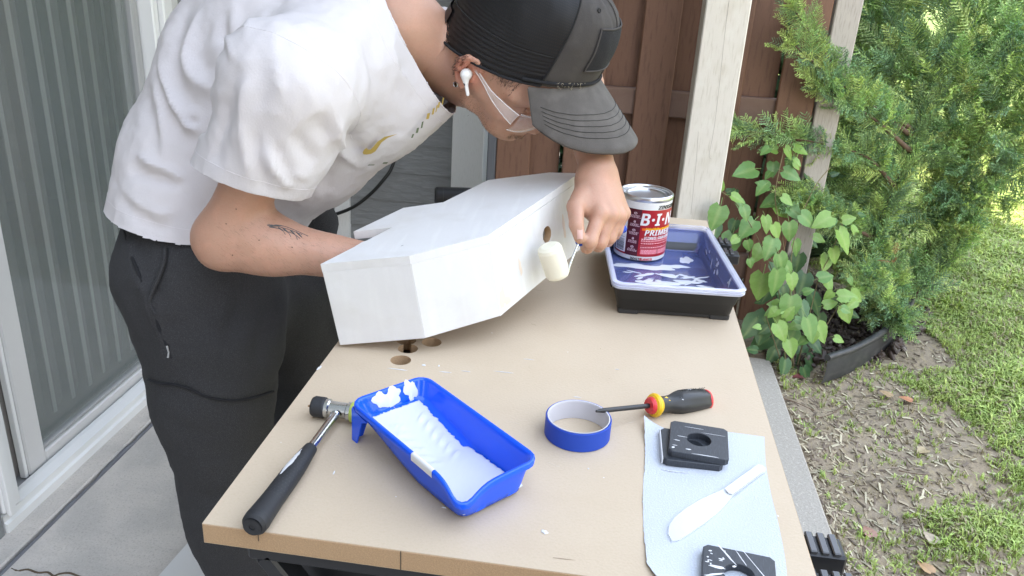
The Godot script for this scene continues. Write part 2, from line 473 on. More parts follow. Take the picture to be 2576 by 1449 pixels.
func turned(img: Image) -> Image:                                  # grain from across to upright
	img.rotate_90(CLOCKWISE)
	return img
func turned_bytes(b: PackedByteArray, n: int) -> PackedByteArray:
	var img := Image.create_from_data(n, n, false, Image.FORMAT_L8, b)
	img.rotate_90(CLOCKWISE)
	return img.get_data()
func net_material() -> StandardMaterial3D:                          # the open netting of the cap's back: black cords, hexagon holes
	var n := 256
	var img := Image.create(n, n, false, Image.FORMAT_RGBA8)
	for y in n:
		for x in n:
			var cell := 32.0
			var row := floorf(y / cell)
			var fx := fposmod(x + (cell * 0.5 if int(row) % 2 == 1 else 0.0), cell) - cell * 0.5
			var fy := fposmod(float(y), cell) - cell * 0.5
			var hole := sqrt(fx * fx + fy * fy * 1.1) < 9.0
			img.set_pixel(x, y, Color(0.05, 0.05, 0.055, 0.0 if hole else 1.0))
	var m := StandardMaterial3D.new()
	m.albedo_texture = ImageTexture.create_from_image(img)
	m.roughness = 0.55
	m.transparency = BaseMaterial3D.TRANSPARENCY_ALPHA_SCISSOR
	m.alpha_scissor_threshold = 0.5
	m.cull_mode = BaseMaterial3D.CULL_DISABLED
	return m

# ------------------------------------------------------------------ the setting
func build_ground() -> void:
	# lawn: one sheet out to the horizon, finely cut where the camera looks
	var xs: Array = [-60.0, -20.0, -6.0, -1.5, 0.0]
	var x := 0.6
	while x < 6.0:
		xs.append(x)
		x += 0.07
	xs.append_array([7.0, 9.0, 14.0, 30.0, 80.0])
	var zs: Array = [60.0, 20.0, 6.0, 2.0]
	var z := 0.5
	while z > -9.0:
		zs.append(z)
		z -= 0.07 if z > -6.0 else 0.2
	zs.append_array([-11.0, -15.0, -25.0, -60.0, -120.0])
	var g: Array = []
	for zz in zs:
		var row: Array = []
		for xx in xs:
			row.append(Vector3(xx, lawn_y(xx, zz), zz))
		g.append(row)
	struct("lawn", grid_mesh(g, false, true), M.soil)
	# farther off the grass closes into one green
	for f in [[4.7, 80.0, 60.0, -120.0], [0.75, 4.696, -8.3, -120.0]]:
		var fg: Array = []
		for zz in [f[2], lerpf(f[2], f[3], 0.3), f[3]]:
			fg.append([Vector3(f[0], -0.008, zz), Vector3(f[1], -0.008, zz)])
		struct("far_lawn", grid_mesh(fg, false, true), M.far_grass)
	# patio slab, its rounded border to the lawn, the ledge under the door and the filled joint between them
	var st := begin()
	add_box(st, Vector3(1.962, 0.14, 4.9), 0.006, shift(Vector3(-0.279, -0.07, -0.42)))
	var slab_o := struct("patio_slab", done(st), M.aggregate)
	slab_o.set_meta("label", "grey concrete patio slab with fine pebbles showing")
	st = begin()
	add_box(st, Vector3(1.25, 0.004, 4.88), 0.001, shift(Vector3(-0.635, 0.002, -0.42)))
	struct("patio_floor", done(st), M.concrete)
	st = begin()
	add_box(st, Vector3(0.075, 0.14, 5.4), 0.004, shift(Vector3(-1.3175, -0.0645, -0.6)))
	struct("door_ledge", done(st), M.concrete)
	# the joint: a grey backer cord with a ragged edge
	var pts: Array = []
	var k := 1.5
	var r := RandomNumberGenerator.new()
	r.seed = 3
	while k > -3.3:
		pts.append(Vector3(-1.267 + r.randf_range(-0.003, 0.003), -0.003 + r.randf_range(-0.002, 0.001), k))
		k -= 0.03
	var rad: Array = []
	for i in pts.size(): rad.append(0.0085 + r.randf_range(-0.0015, 0.0012))
	var cord := part("joint_cord", tube(pts, rad, 8), M.caulk)
	tag(cord, "dark grey filler cord in the gap between door ledge and patio floor", "joint filler")
	# the crack running across the slab by the ledge
	var c := begin()
	var cp: Array = []
	for p in [[28, 1429], [45, 1436], [70, 1433], [95, 1441], [120, 1440], [135, 1449], [150, 1444], [175, 1442], [200, 1451], [230, 1462], [280, 1460], [340, 1475]]:
		cp.append(on_y(p[0], p[1], 0.0042))
	add_tube(c, bend(cp, 4), [0.0006, 0.0014, 0.0008, 0.0022, 0.0012, 0.0026], 5)
	tag(part("floor_crack", done(c), M.crack), "brown crumbly crack across the patio floor near the door", "crack")

func lawn_y(x: float, z: float) -> float:
	var y := -0.03
	y += 0.012 * sin(x * 5.1 + z * 2.3) + 0.008 * sin(x * 11.0 - z * 7.0 + 1.3) + 0.006 * sin(z * 17.0 + x * 13.0)
	return y * clampf((x - 0.62) / 0.2, 0.0, 1.0) - 0.06 * (1.0 - clampf((x - 0.64) / 0.06, 0.0, 1.0))

func build_house() -> void:
	var wx := -1.341
	# the wall round the door, two storeys high, so that the house throws its own shade over the patio
	var wall := thing("house_wall", "house wall with white trimmed sliding door opening at left", "wall")
	slab("wall_panel", Vector3(wx - 0.2, -0.1, -1.425), Vector3(wx - 0.002, 5.0, 3.0), M.siding, wall)
	slab("wall_panel", Vector3(wx - 0.2, -0.1, -3.864), Vector3(wx - 0.002, 5.0, -2.47), M.siding, wall)
	slab("wall_panel", Vector3(wx - 0.2, 2.12, -2.47), Vector3(wx - 0.002, 5.0, -1.425), M.siding, wall)
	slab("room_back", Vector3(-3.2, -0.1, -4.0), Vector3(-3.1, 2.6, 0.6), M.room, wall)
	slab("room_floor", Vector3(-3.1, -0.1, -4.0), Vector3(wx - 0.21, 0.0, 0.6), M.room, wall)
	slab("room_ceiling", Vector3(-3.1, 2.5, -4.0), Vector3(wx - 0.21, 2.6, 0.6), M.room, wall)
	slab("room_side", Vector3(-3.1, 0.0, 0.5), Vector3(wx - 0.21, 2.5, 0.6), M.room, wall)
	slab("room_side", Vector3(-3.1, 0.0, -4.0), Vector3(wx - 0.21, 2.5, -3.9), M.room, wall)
	# the sliding door
	var d := thing("sliding_door", "white sliding patio door with grey vertical blinds behind its glass", "door", Vector3(wx, 0, 0))
	var z0 := -1.43
	var z1 := -2.335
	# sill: a stepped white extrusion
	var prof := PackedVector2Array([Vector2(0.004, 0.006), Vector2(0.004, 0.030), Vector2(-0.004, 0.034), Vector2(-0.004, 0.052), Vector2(-0.028, 0.060), Vector2(-0.040, 0.060), Vector2(-0.040, 0.040), Vector2(-0.12, 0.040), Vector2(-0.12, 0.0)])
	var st := begin()
	var xf := Transform3D(Basis(Vector3(1, 0, 0), Vector3(0, 0, -1), Vector3(0, 1, 0)), Vector3(0, 0, z0 + 0.0))
	add_prism(st, prof, z0 - z1 + 0.12, Transform3D(Basis(Vector3(1, 0, 0), Vector3(0, 0, 1), Vector3(0, 1, 0)), Vector3(0, 0, z0)))
	part("sill", done(st), M.white, d)
	slab("track", Vector3(-0.117, 0.0405, z1), Vector3(-0.041, 0.044, z0 - 0.062), M.track, d)
	var jl := slab("jamb", Vector3(-0.12, 0.06, z0 - 0.058), Vector3(0.004, 2.1, z0), M.white, d, 0.004)
	slab("jamb_lip", Vector3(0.004, 0.055, z0 - 0.026), Vector3(0.016, 2.1, z0 - 0.004), M.white, jl)
	jl.get_child(0).position -= jl.position
	slab("jamb", Vector3(-0.12, 0.06, z1 - 0.03), Vector3(-0.004, 2.1, z1), M.white, d, 0.004)
	slab("jamb", Vector3(-0.12, 0.0, z1 - 0.085), Vector3(0.012, 2.12, z1 - 0.034), M.white, d, 0.004)
	slab("jamb", Vector3(-0.12, 0.0, z1 - 0.135), Vector3(0.004, 2.12, z1 - 0.088), M.offwhite, d, 0.004)
	slab("head", Vector3(-0.12, 2.06, z1), Vector3(0.004, 2.12, z0 - 0.06), M.white, d)
	slab("pocket", Vector3(-0.118, 0.0445, -1.60), Vector3(-0.085, 2.05, -1.475), M.pocket, d)
	# the glazed panel
	slab("stile", Vector3(-0.082, 0.05, -1.657), Vector3(-0.048, 2.05, -1.592), M.offwhite, d, 0.004)
	slab("stile_bead", Vector3(-0.07, 0.05, -1.591), Vector3(-0.052, 2.05, -1.580), M.white, d)
	slab("stile", Vector3(-0.082, 0.05, z1 + 0.004), Vector3(-0.048, 2.05, z1 + 0.036), M.track, d, 0.004)
	slab("bottom_rail", Vector3(-0.082, 0.046, z1 + 0.036), Vector3(-0.048, 0.085, -1.657), M.offwhite, d, 0.004)
	slab("gasket", Vector3(-0.079, 0.086, z1 + 0.037), Vector3(-0.056, 0.096, -1.658), M.track, d)
	part("pane", box(Vector3(0.005, 1.95, -1.657 - z1 - 0.036), 0.0005), M.glass, d, shift(Vector3(-0.066, 1.07, (z1 + 0.036 - 1.657) * 0.5)))
	for i in 3:
		part("weep_hole", lathe([Vector2(0, 0.0015), Vector2(0.006, 0.0015), Vector2(0.0065, 0.0)], 14, shift(Vector3(-0.068 + 0.004 * i, 0.044, -1.505 - 0.028 * i))), M.track, d)
	# vertical blinds: overlapping slats whose front edge turns to the light
	var blinds := thing("vertical_blinds", "grey vertical blind slats hanging behind the patio door glass", "blinds", Vector3(-1.545, 0, 0))
	slab("head_rail", Vector3(-0.03, 2.0, -2.45), Vector3(0.02, 2.05, -1.45), M.offwhite, blinds)
	var zz := -1.52
	var i := 0
	var rr := RandomNumberGenerator.new()
	rr.seed = 9
	while zz > -2.42:
		var s := begin()
		var gg: Array = []
		var tilt := rr.randf_range(0.012, 0.02)
		for row in 2:
			var rw: Array = []
			for k in 7:
				var t := k / 6.0
				rw.append(Vector3(lerpf(-tilt, tilt, t) + 0.006 * sin(t * PI), 0.05 + 1.94 * row, -0.046 + 0.092 * t))
			gg.append(rw)
		add_grid(s, gg)
		var slat := part("slat", done(s), M.blind, blinds, shift(Vector3(0, 0, zz)))
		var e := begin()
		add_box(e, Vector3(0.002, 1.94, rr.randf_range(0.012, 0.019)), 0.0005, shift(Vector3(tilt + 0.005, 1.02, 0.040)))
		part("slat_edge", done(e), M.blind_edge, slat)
		zz -= 0.0815
		i += 1
	# the roof over the patio
	var roof := thing("patio_roof", "covered ceiling over the patio, out of view above", "roof")
	slab("ceiling", Vector3(wx, 2.5, -3.86), Vector3(0.42, 2.56, -1.25), M.soffit, roof)
	slab("roof_deck", Vector3(wx, 2.562, -3.86), Vector3(0.5, 2.75, -1.25), M.roof, roof)
	slab("beam", Vector3(0.27, 2.3, -2.95), Vector3(0.41, 2.498, -1.25), M.cream, roof)
	slab("house_roof", Vector3(-6.0, 5.0, -9.0), Vector3(-0.9, 5.2, 6.0), M.roof, wall)
	# the neighbour's screen behind the camera keeps the light off the sides that face it
	var scr := thing("neighbour_fence", "brown board screen standing behind the camera", "fence", Vector3(0.35, 0, 1.0))
	for k in 10:
		part("board", box(Vector3(0.138, 2.25, 0.02), 0.004), M.fence, scr, shift(Vector3(-0.63 + 0.14 * k, 1.13, 0)))
	# siding bay at the back, boards laid one over the next
	var zb := -3.864
	var bay := thing("siding_wall", "dark grey lap siding wall at the back of the patio with white corner boards", "wall")
	slab("sheathing", Vector3(wx - 0.2, -0.1, -5.2), Vector3(-0.60, 5.0, zb - 0.02), M.siding, bay)
	for kk in 18:
		var y0 := -0.115 + 0.146 * kk
		var s2 := begin()
		add_box(s2, Vector3(0.52, 0.152, 0.011), 0.002, Transform3D(Basis(Vector3.RIGHT, -0.06), Vector3(-1.005, y0 + 0.076, zb - 0.004)))
		part("siding_board", done(s2), M.siding, bay)
		s2 = begin()
		add_box(s2, Vector3(0.011, 0.152, 1.2), 0.002, Transform3D(Basis(Vector3.BACK, -0.06), Vector3(-0.596, y0 + 0.076, -4.50)))
		part("siding_board", done(s2), M.siding, bay)
	slab("corner_board", Vector3(-1.341, -0.1, zb - 0.01), Vector3(-1.262, 2.5, zb + 0.022), M.trim, bay, 0.003)
	slab("corner_board", Vector3(-0.742, -0.1, zb - 0.13), Vector3(-0.585, 2.5, zb + 0.022), M.trim, bay, 0.003)

func build_fence() -> void:
	var zf := -3.116
	var f := thing("privacy_fence", "brown composite shadowbox fence with boards on both sides of its rails", "fence", Vector3(0, 0, zf))
	var fx := [-0.424, -0.163, 0.088, 0.341, 0.603]
	var bx := [-0.314, -0.043, 0.214, 0.470]
	var fm := box(Vector3(0.133, 1.8, 0.020), 0.004)
	var r := RandomNumberGenerator.new()
	r.seed = 12
	for xx in fx:
		part("board", fm, M.fence, f, shift(Vector3(xx + 0.0665, 0.94 + r.randf_range(-0.004, 0.004), -0.010)))
	for xx in bx:
		part("board", fm, M.fence, f, shift(Vector3(xx + 0.0665, 0.94 + r.randf_range(-0.004, 0.004), -0.070)))
	for y in [0.265, 0.88, 1.60]:
		part("rail", box(Vector3(1.17, 0.098, 0.038), 0.004), M.rail, f, shift(Vector3(0.157, y, -0.040)))
	part("end_channel", box(Vector3(0.034, 1.9, 0.09), 0.004), M.downspout, f, shift(Vector3(-0.443, 0.9, -0.045)))
	part("post", box(Vector3(0.089, 2.0, 0.089), 0.004), M.greypost, f, shift(Vector3(0.790, 0.95, -0.045)))
	# the roof post
	var p := thing("roof_post", "cream painted square timber post with a long drying crack", "post", Vector3(0.342, 0, -2.885))
	part("shaft", box(Vector3(0.142, 2.5, 0.14), 0.004), M.cream, p, shift(Vector3(0, 1.25, 0)))
	var c := begin()
	var cp: Array = []
	var rr := RandomNumberGenerator.new()
	rr.seed = 4
	for q in [[1833, 0], [1826, 70], [1817, 140], [1812, 200], [1803, 270], [1795, 330], [1785, 390], [1790, 400]]:
		var w := on_z(q[0] * 1.0, q[1] * 1.0, -2.8152)
		cp.append(w - p.position + Vector3(rr.randf_range(-0.002, 0.002), 0, 0))
	add_tube(c, bend(cp, 5), [0.0006, 0.0014, 0.001, 0.0016, 0.0009], 4)
	part("crack", done(c), M.greypost, p)
	c = begin()
	cp = []
	for q in [[1757, 330], [1752, 400], [1745, 470], [1738, 540]]:
		cp.append(on_z(q[0] * 1.0, q[1] * 1.0, -2.8152) - p.position)
	add_tube(c, bend(cp, 4), [0.0005, 0.0009], 4)
	part("crack", done(c), M.greypost, p)
	# the cable drooping from the wall
	var cab := bend([on_z(1010, 330, -3.78), on_z(988, 415, -3.74), on_z(965, 452, -3.72), on_z(930, 490, -3.72), on_z(890, 520, -3.72), on_z(850, 537, -3.74), on_z(812, 547, -3.76), on_z(760, 552, -3.76)], 5)
	tag(part("cable", tube(cab, [0.0085], 8), M.cable), "black cable drooping in front of the grey siding wall", "cable")
	tag(part("siding_screw", lathe([Vector2(0, 0.008), Vector2(0.009, 0.005), Vector2(0.012, 0)], 12, Transform3D(Basis(Vector3.RIGHT, PI / 2), on_z(914, 446, -3.845))), M.white), "white screw head on the grey siding above the cable", "screw")

# ------------------------------------------------------------------ the bench and what lies on it
func build_bench() -> void:
	var b := thing("workbench", "black plastic folding workbench under the fibreboard top", "workbench", Vector3(-0.058, 0, -1.23))
	# two clamp beds with ribbed jaws that reach out on the right
	for s in [-1.0, 1.0]:
		var z: float = 0.50 if s > 0 else -0.54
		var sx := 0.0
		slab("bed", Vector3(-0.27, 0.745, z - 0.055), Vector3(0.30, 0.806, z + 0.055), M.black, b, 0.006)
		for j in 2:
			var zj := z + (-0.028 if j == 0 else 0.026)
			var jaw := slab("jaw", Vector3(0.20, 0.768, zj - 0.017), Vector3(0.362 + 0.012 * j, 0.797 - 0.006 * j, zj + 0.017), M.black, b, 0.003)
			var rib := box(Vector3(0.0085, 0.005, 0.034), 0.0012)
			for k in 12:
				part("rib", rib, M.rib, jaw, shift(Vector3(-0.068 + 0.0125 * k, (0.029 - 0.006 * j) * 0.5 + 0.0015, 0)))
	slab("side_rail", Vector3(-0.27, 0.73, -0.49), Vector3(-0.20, 0.806, 0.45), M.black, b, 0.006)
	slab("side_rail", Vector3(0.19, 0.73, -0.49), Vector3(0.25, 0.806, 0.45), M.black, b, 0.006)
	# front apron: a moulded frame with triangular openings
	var ap := begin()
	for p in [[Vector3(-0.27, 0.79, 0), Vector3(0.29, 0.79, 0), 0.03], [Vector3(-0.24, 0.66, 0), Vector3(0.26, 0.66, 0), 0.026], [Vector3(-0.255, 0.78, 0), Vector3(-0.17, 0.66, 0), 0.02], [Vector3(-0.17, 0.66, 0), Vector3(-0.10, 0.78, 0), 0.02], [Vector3(-0.10, 0.78, 0), Vector3(-0.02, 0.66, 0), 0.02], [Vector3(-0.02, 0.66, 0), Vector3(0.06, 0.78, 0), 0.02], [Vector3(0.06, 0.78, 0), Vector3(0.15, 0.66, 0), 0.02], [Vector3(0.15, 0.66, 0), Vector3(0.24, 0.78, 0), 0.02]]:
		var a: Vector3 = p[0]
		var c: Vector3 = p[1]
		var w: float = p[2]
		add_box(ap, Vector3((c - a).length(), w, 0.03), 0.003, frame(c - a, Vector3.UP.cross(c - a).cross(c - a) * -1.0, (a + c) * 0.5))
	part("apron", done(ap), M.black, b, shift(Vector3(0, 0, 0.575)))
	slab("apron_back", Vector3(-0.25, 0.66, 0.53), Vector3(0.26, 0.80, 0.545), M.black, b)
	for sx in [-1.0, 1.0]:
		for sz in [-1.0, 1.0]:
			part("leg", tube([Vector3(sx * 0.22, 0.74, sz * 0.42), Vector3(sx * 0.25, 0.36, sz * 0.47), Vector3(sx * 0.27, 0.0, sz * 0.52)], [0.026, 0.023, 0.024], 8), M.black, b)
		part("brace", tube([Vector3(sx * 0.25, 0.30, -0.46), Vector3(sx * 0.25, 0.30, 0.46)], [0.014], 8), M.black, b)

func build_board() -> void:
	# one sheet of fibreboard, four dog holes bored through it
	var x0 := -0.364
	var x1 := 0.2475
	var z0 := -0.6225
	var z1 := -1.839
	var t := 0.024
	var b := thing("fibreboard_top", "pale tan sheet of fibreboard lying as the work top", "board", Vector3((x0 + x1) * 0.5, TOP, (z0 + z1) * 0.5))
	var c := CSGBox3D.new()
	c.size = Vector3(x1 - x0, t, z0 - z1)
	c.position = Vector3(0, -t * 0.5, 0)
	c.material = M.board
	put(c, "sheet", b)
	for h in [[1008, 906, 0.0148], [1026, 877, 0.0148], [1086, 861, 0.0148], [1022, 856, 0.0148], [780, 1021, 0.0032]]:
		var w := on_y(h[0], h[1], TOP) - b.position - c.position
		var k := CSGCylinder3D.new()
		k.operation = CSGShape3D.OPERATION_SUBTRACTION
		k.radius = h[2]
		k.height = 0.1
		k.sides = 28
		k.material = M.board_edge
		k.position = Vector3(w.x, 0, w.z)
		c.add_child(k)
		k.name = "bore"
	# raw sawn edges, a hair proud of the sheet, with two shallow saw nicks
	var st := begin()
	add_box(st, Vector3(x1 - x0 - 0.0008, t - 0.0016, 0.0012), 0.0003, shift(Vector3(0, -t * 0.5, (z0 - z1) * 0.5 + 0.0002)))
	part("sawn_edge", done(st), M.board_edge, b)
	st = begin()
	add_box(st, Vector3(0.0012, t - 0.0016, z0 - z1 - 0.0008), 0.0003, shift(Vector3((x1 - x0) * 0.5 + 0.0002, -t * 0.5, 0)))
	part("sawn_edge", done(st), M.board_edge, b)
	var n1 := on_z(1008, 1400, z0 + 0.001) - b.position
	part("saw_nick", box(Vector3(0.0011, t - 0.001, 0.0012), 0.0002), M.crack, b, shift(Vector3(n1.x, -t * 0.5, (z0 - z1) * 0.5 + 0.0008)))
	part("saw_nick", box(Vector3(0.0009, 0.011, 0.0012), 0.0002), M.crack, b, shift(Vector3(n1.x - 0.146, -0.0065, (z0 - z1) * 0.5 + 0.0008)))
	# dried splashes and scrapes of primer
	var dots := [[1370, 1339, 0.0034, 0.0030], [1066, 919, 0.0034, 0.0022], [1104, 921, 0.0014, 0.0022], [1121, 937, 0.010, 0.0006], [1172, 935, 0.006, 0.0006], [1268, 937, 0.012, 0.0007], [1452, 1000, 0.006, 0.0006], [803, 926, 0.002, 0.006], [1117, 1278, 0.003, 0.0008], [1000, 930, 0.012, 0.0009], [1330, 905, 0.007, 0.0005], [1552, 930, 0.003, 0.0006], [1240, 1080, 0.0015, 0.0015], [1480, 1180, 0.001, 0.001], [840, 1190, 0.001, 0.003]]
	for d in dots:
		var w := on_y(d[0], d[1], TOP) - b.position
		part("paint_splash", blot(d[2], d[3], int(d[0])), M.drip, b, shift(Vector3(w.x, 0.0005, w.z)))
	# scuffs, pencil marks and dust of work
	var r := RandomNumberGenerator.new()
	r.seed = 66
	for i in 70:
		var p := Vector3(r.randf_range(-0.29, 0.29), 0.0003, r.randf_range(-0.55, 0.59))
		var kind := r.randi() % 5
		var m: Material = [M.scuff_light, M.scuff_light, M.scuff_dark, M.drip, M.scuff_dark][kind]
		var ln := r.randf_range(0.002, 0.012) if kind < 3 else r.randf_range(0.0005, 0.0013)
		part("scuff", blot(ln, r.randf_range(0.00025, 0.0006) if kind < 3 else ln * 0.8, 500 + i, 0.0001), m, b, Transform3D(Basis(Vector3.UP, r.randf_range(-0.6, 0.6) if kind < 3 else r.randf_range(0, 3)), p))

# a flat uneven spot of paint, domed a little
func blot(rx: float, rz: float, seed_: int, h := 0.0006) -> ArrayMesh:
	var r := RandomNumberGenerator.new()
	r.seed = seed_
	var st := begin()
	st.set_smooth_group(1)
	var n := 22
	var ring: Array = []
	var r1 := r.randf_range(0.0, TAU)
	for k in n:
		var a := TAU * k / n
		var q := 1.0 + 0.22 * sin(2 * a + r1) + 0.14 * sin(5 * a + r1 * 3.0) + r.randf_range(-0.02, 0.02)
		ring.append(Vector3(rx * q * cos(a), 0, rz * q * sin(a)))
	for k in n:
		var k2 := (k + 1) % n
		var a: Vector3 = ring[k]
		var b: Vector3 = ring[k2]
		tri(st, Vector3(0, h, 0), a * 0.7 + Vector3(0, h * 0.8, 0), b * 0.7 + Vector3(0, h * 0.8, 0))
		quad(st, a * 0.7 + Vector3(0, h * 0.8, 0), a, b, b * 0.7 + Vector3(0, h * 0.8, 0))
	return done(st)

func build_hammer() -> void:
	# lies with its grip towards the camera; head: black rubber face, steel neck, yellow-green ring
	var a := on_y(652, 1297, TOP + 0.016)
	var hx := on_y(848, 1032, TOP + 0.017)
	var h := thing("hammer", "small hammer with black dimpled grip and chrome double faced head", "hammer", Vector3(a.x, TOP, a.z))
	var dir := (hx - a)
	dir.y = 0
	var ln := dir.length()
	dir = dir.normalized()
	var xf := frame(dir.cross(Vector3.UP) * -1.0, dir, Vector3(0, 0.0136, 0))
	var up := Transform3D(Basis(Vector3.UP.cross(dir).normalized(), dir, Vector3.UP.cross(dir).normalized().cross(dir)), Vector3(0, 0.0136, 0))
	var grip := lathe([Vector2(0, -0.014), Vector2(0.0100, -0.014), Vector2(0.0128, -0.011), Vector2(0.0134, -0.004), Vector2(0.0128, 0.006), Vector2(0.0118, 0.03), Vector2(0.0116, 0.055), Vector2(0.0112, 0.075), Vector2(0.0102, 0.095), Vector2(0.0088, 0.112), Vector2(0.0080, 0.122), Vector2(0.0076, 0.126), Vector2(0.0056, 0.1262)], 36, up)
	var g := part("grip", grip, M.rubber, h)
	part("end_cap", lathe([Vector2(0, 0.0005), Vector2(0.0035, 0), Vector2(0.0036, -0.001), Vector2(0.0096, -0.0012)], 24, up * shift(Vector3(0, -0.0145, 0))), M.black, g)
	var dm := begin()
	for row in 17:
		for k in 7:
			var y := 0.022 + row * 0.0050
			var ang := -1.1 + k * 0.32 + (0.16 if row % 2 else 0.0)
			var rr := 0.0117 if y < 0.075 else lerpf(0.0112, 0.0096, (y - 0.075) / 0.027)
			var nrm := (Vector3.UP * cos(ang) + up.basis.x * sin(ang)).normalized()
			var c := up * Vector3(0, y, 0) + nrm * (rr + 0.0001)
			add_lathe(dm, [Vector2(0, 0.00012), Vector2(0.0010, 0.0001)], 6, frame(nrm.cross(dir), nrm, c))
	stuff(part("grip_dimples", done(dm), M.gasket, g))
	part("shaft", lathe([Vector2(0.0054, 0.125), Vector2(0.0054, ln - 0.008), Vector2(0.0066, ln - 0.006)], 24, up), M.steel, h)
	# head axis lies across the handle
	var ax := on_y(895, 1022, TOP + 0.02) - on_y(815, 1010, TOP + 0.02)
	ax.y = 0
	ax = ax.normalized()
	var hc := Vector3(hx.x, TOP, hx.z) - h.position + Vector3(0, 0.0140, 0) + dir * 0.006
	var hxf := frame(ax.cross(Vector3.UP), ax, hc)
	part("head", lathe([Vector2(0.0000, -0.0170), Vector2(0.0120, -0.0170), Vector2(0.0120, -0.0123), Vector2(0.0100, -0.0106), Vector2(0.0100, 0.0106), Vector2(0.0120, 0.0123), Vector2(0.0120, 0.0170), Vector2(0.0000, 0.0170)], 32, hxf), M.steel, h)
	part("rubber_face", lathe([Vector2(0.0122, -0.0166), Vector2(0.0130, -0.0187), Vector2(0.0130, -0.0314), Vector2(0.0114, -0.0340), Vector2(0.0000, -0.0342)], 32, hxf), M.rubber, h)
	var ring := mat(0.42, 0.50, 0.10, 0.5)
	part("plastic_face", lathe([Vector2(0.0121, 0.0166), Vector2(0.0133, 0.0179), Vector2(0.0133, 0.0238), Vector2(0.0112, 0.0323), Vector2(0.0000, 0.0340)], 32, hxf), ring, h)
	# a smear of primer on the grip
	var smear := begin()
	var gg: Array = []
	var rs := RandomNumberGenerator.new()
	rs.seed = 41
	for i in 14:
		var t := i / 13.0
		var row: Array = []
		var hw := 0.34 * sin(PI * clampf(t * 0.92 + 0.05, 0, 1)) + rs.randf_range(-0.06, 0.06)
		for k in 5:
			var ang2 := -0.35 + (k / 4.0 - 0.5) * 2.0 * hw
			var y2 := 0.058 + t * 0.052
			var r2 := lerpf(0.0118, 0.0092, clampf((y2 - 0.07) / 0.042, 0, 1)) + 0.0003
			row.append(up * Vector3(0, y2, 0) + (Vector3.UP * cos(ang2) + up.basis.x * -sin(ang2)) * r2)
		gg.append(row)
	add_grid(smear, gg)
	part("primer_smear", done(smear), M.drip, g)

# rounded rectangle as a ring of points: half sizes, corner radius
func round_rect(hx: float, hz: float, r: float, n := 5) -> Array:
	var out: Array = []
	for q in 4:
		var cx := (hx - r) * (1.0 if q == 0 or q == 3 else -1.0)
		var cz := (hz - r) * (1.0 if q < 2 else -1.0)
		for k in n:
			var a := PI * 0.5 * (q + k / float(n - 1))
			out.append(Vector3(cx + cos(a) * r, 0, cz + sin(a) * r))
	return out

func dense(ring: Array, per: int) -> Array:                          # more points along each side
	var out: Array = []
	for i in ring.size():
		var a: Vector3 = ring[i]
		var b: Vector3 = ring[(i + 1) % ring.size()]
		var n := maxi(1, int((b - a).length() / 0.006)) if per > 0 else 1
		for k in n:
			out.append(a.lerp(b, float(k) / n))
	return out

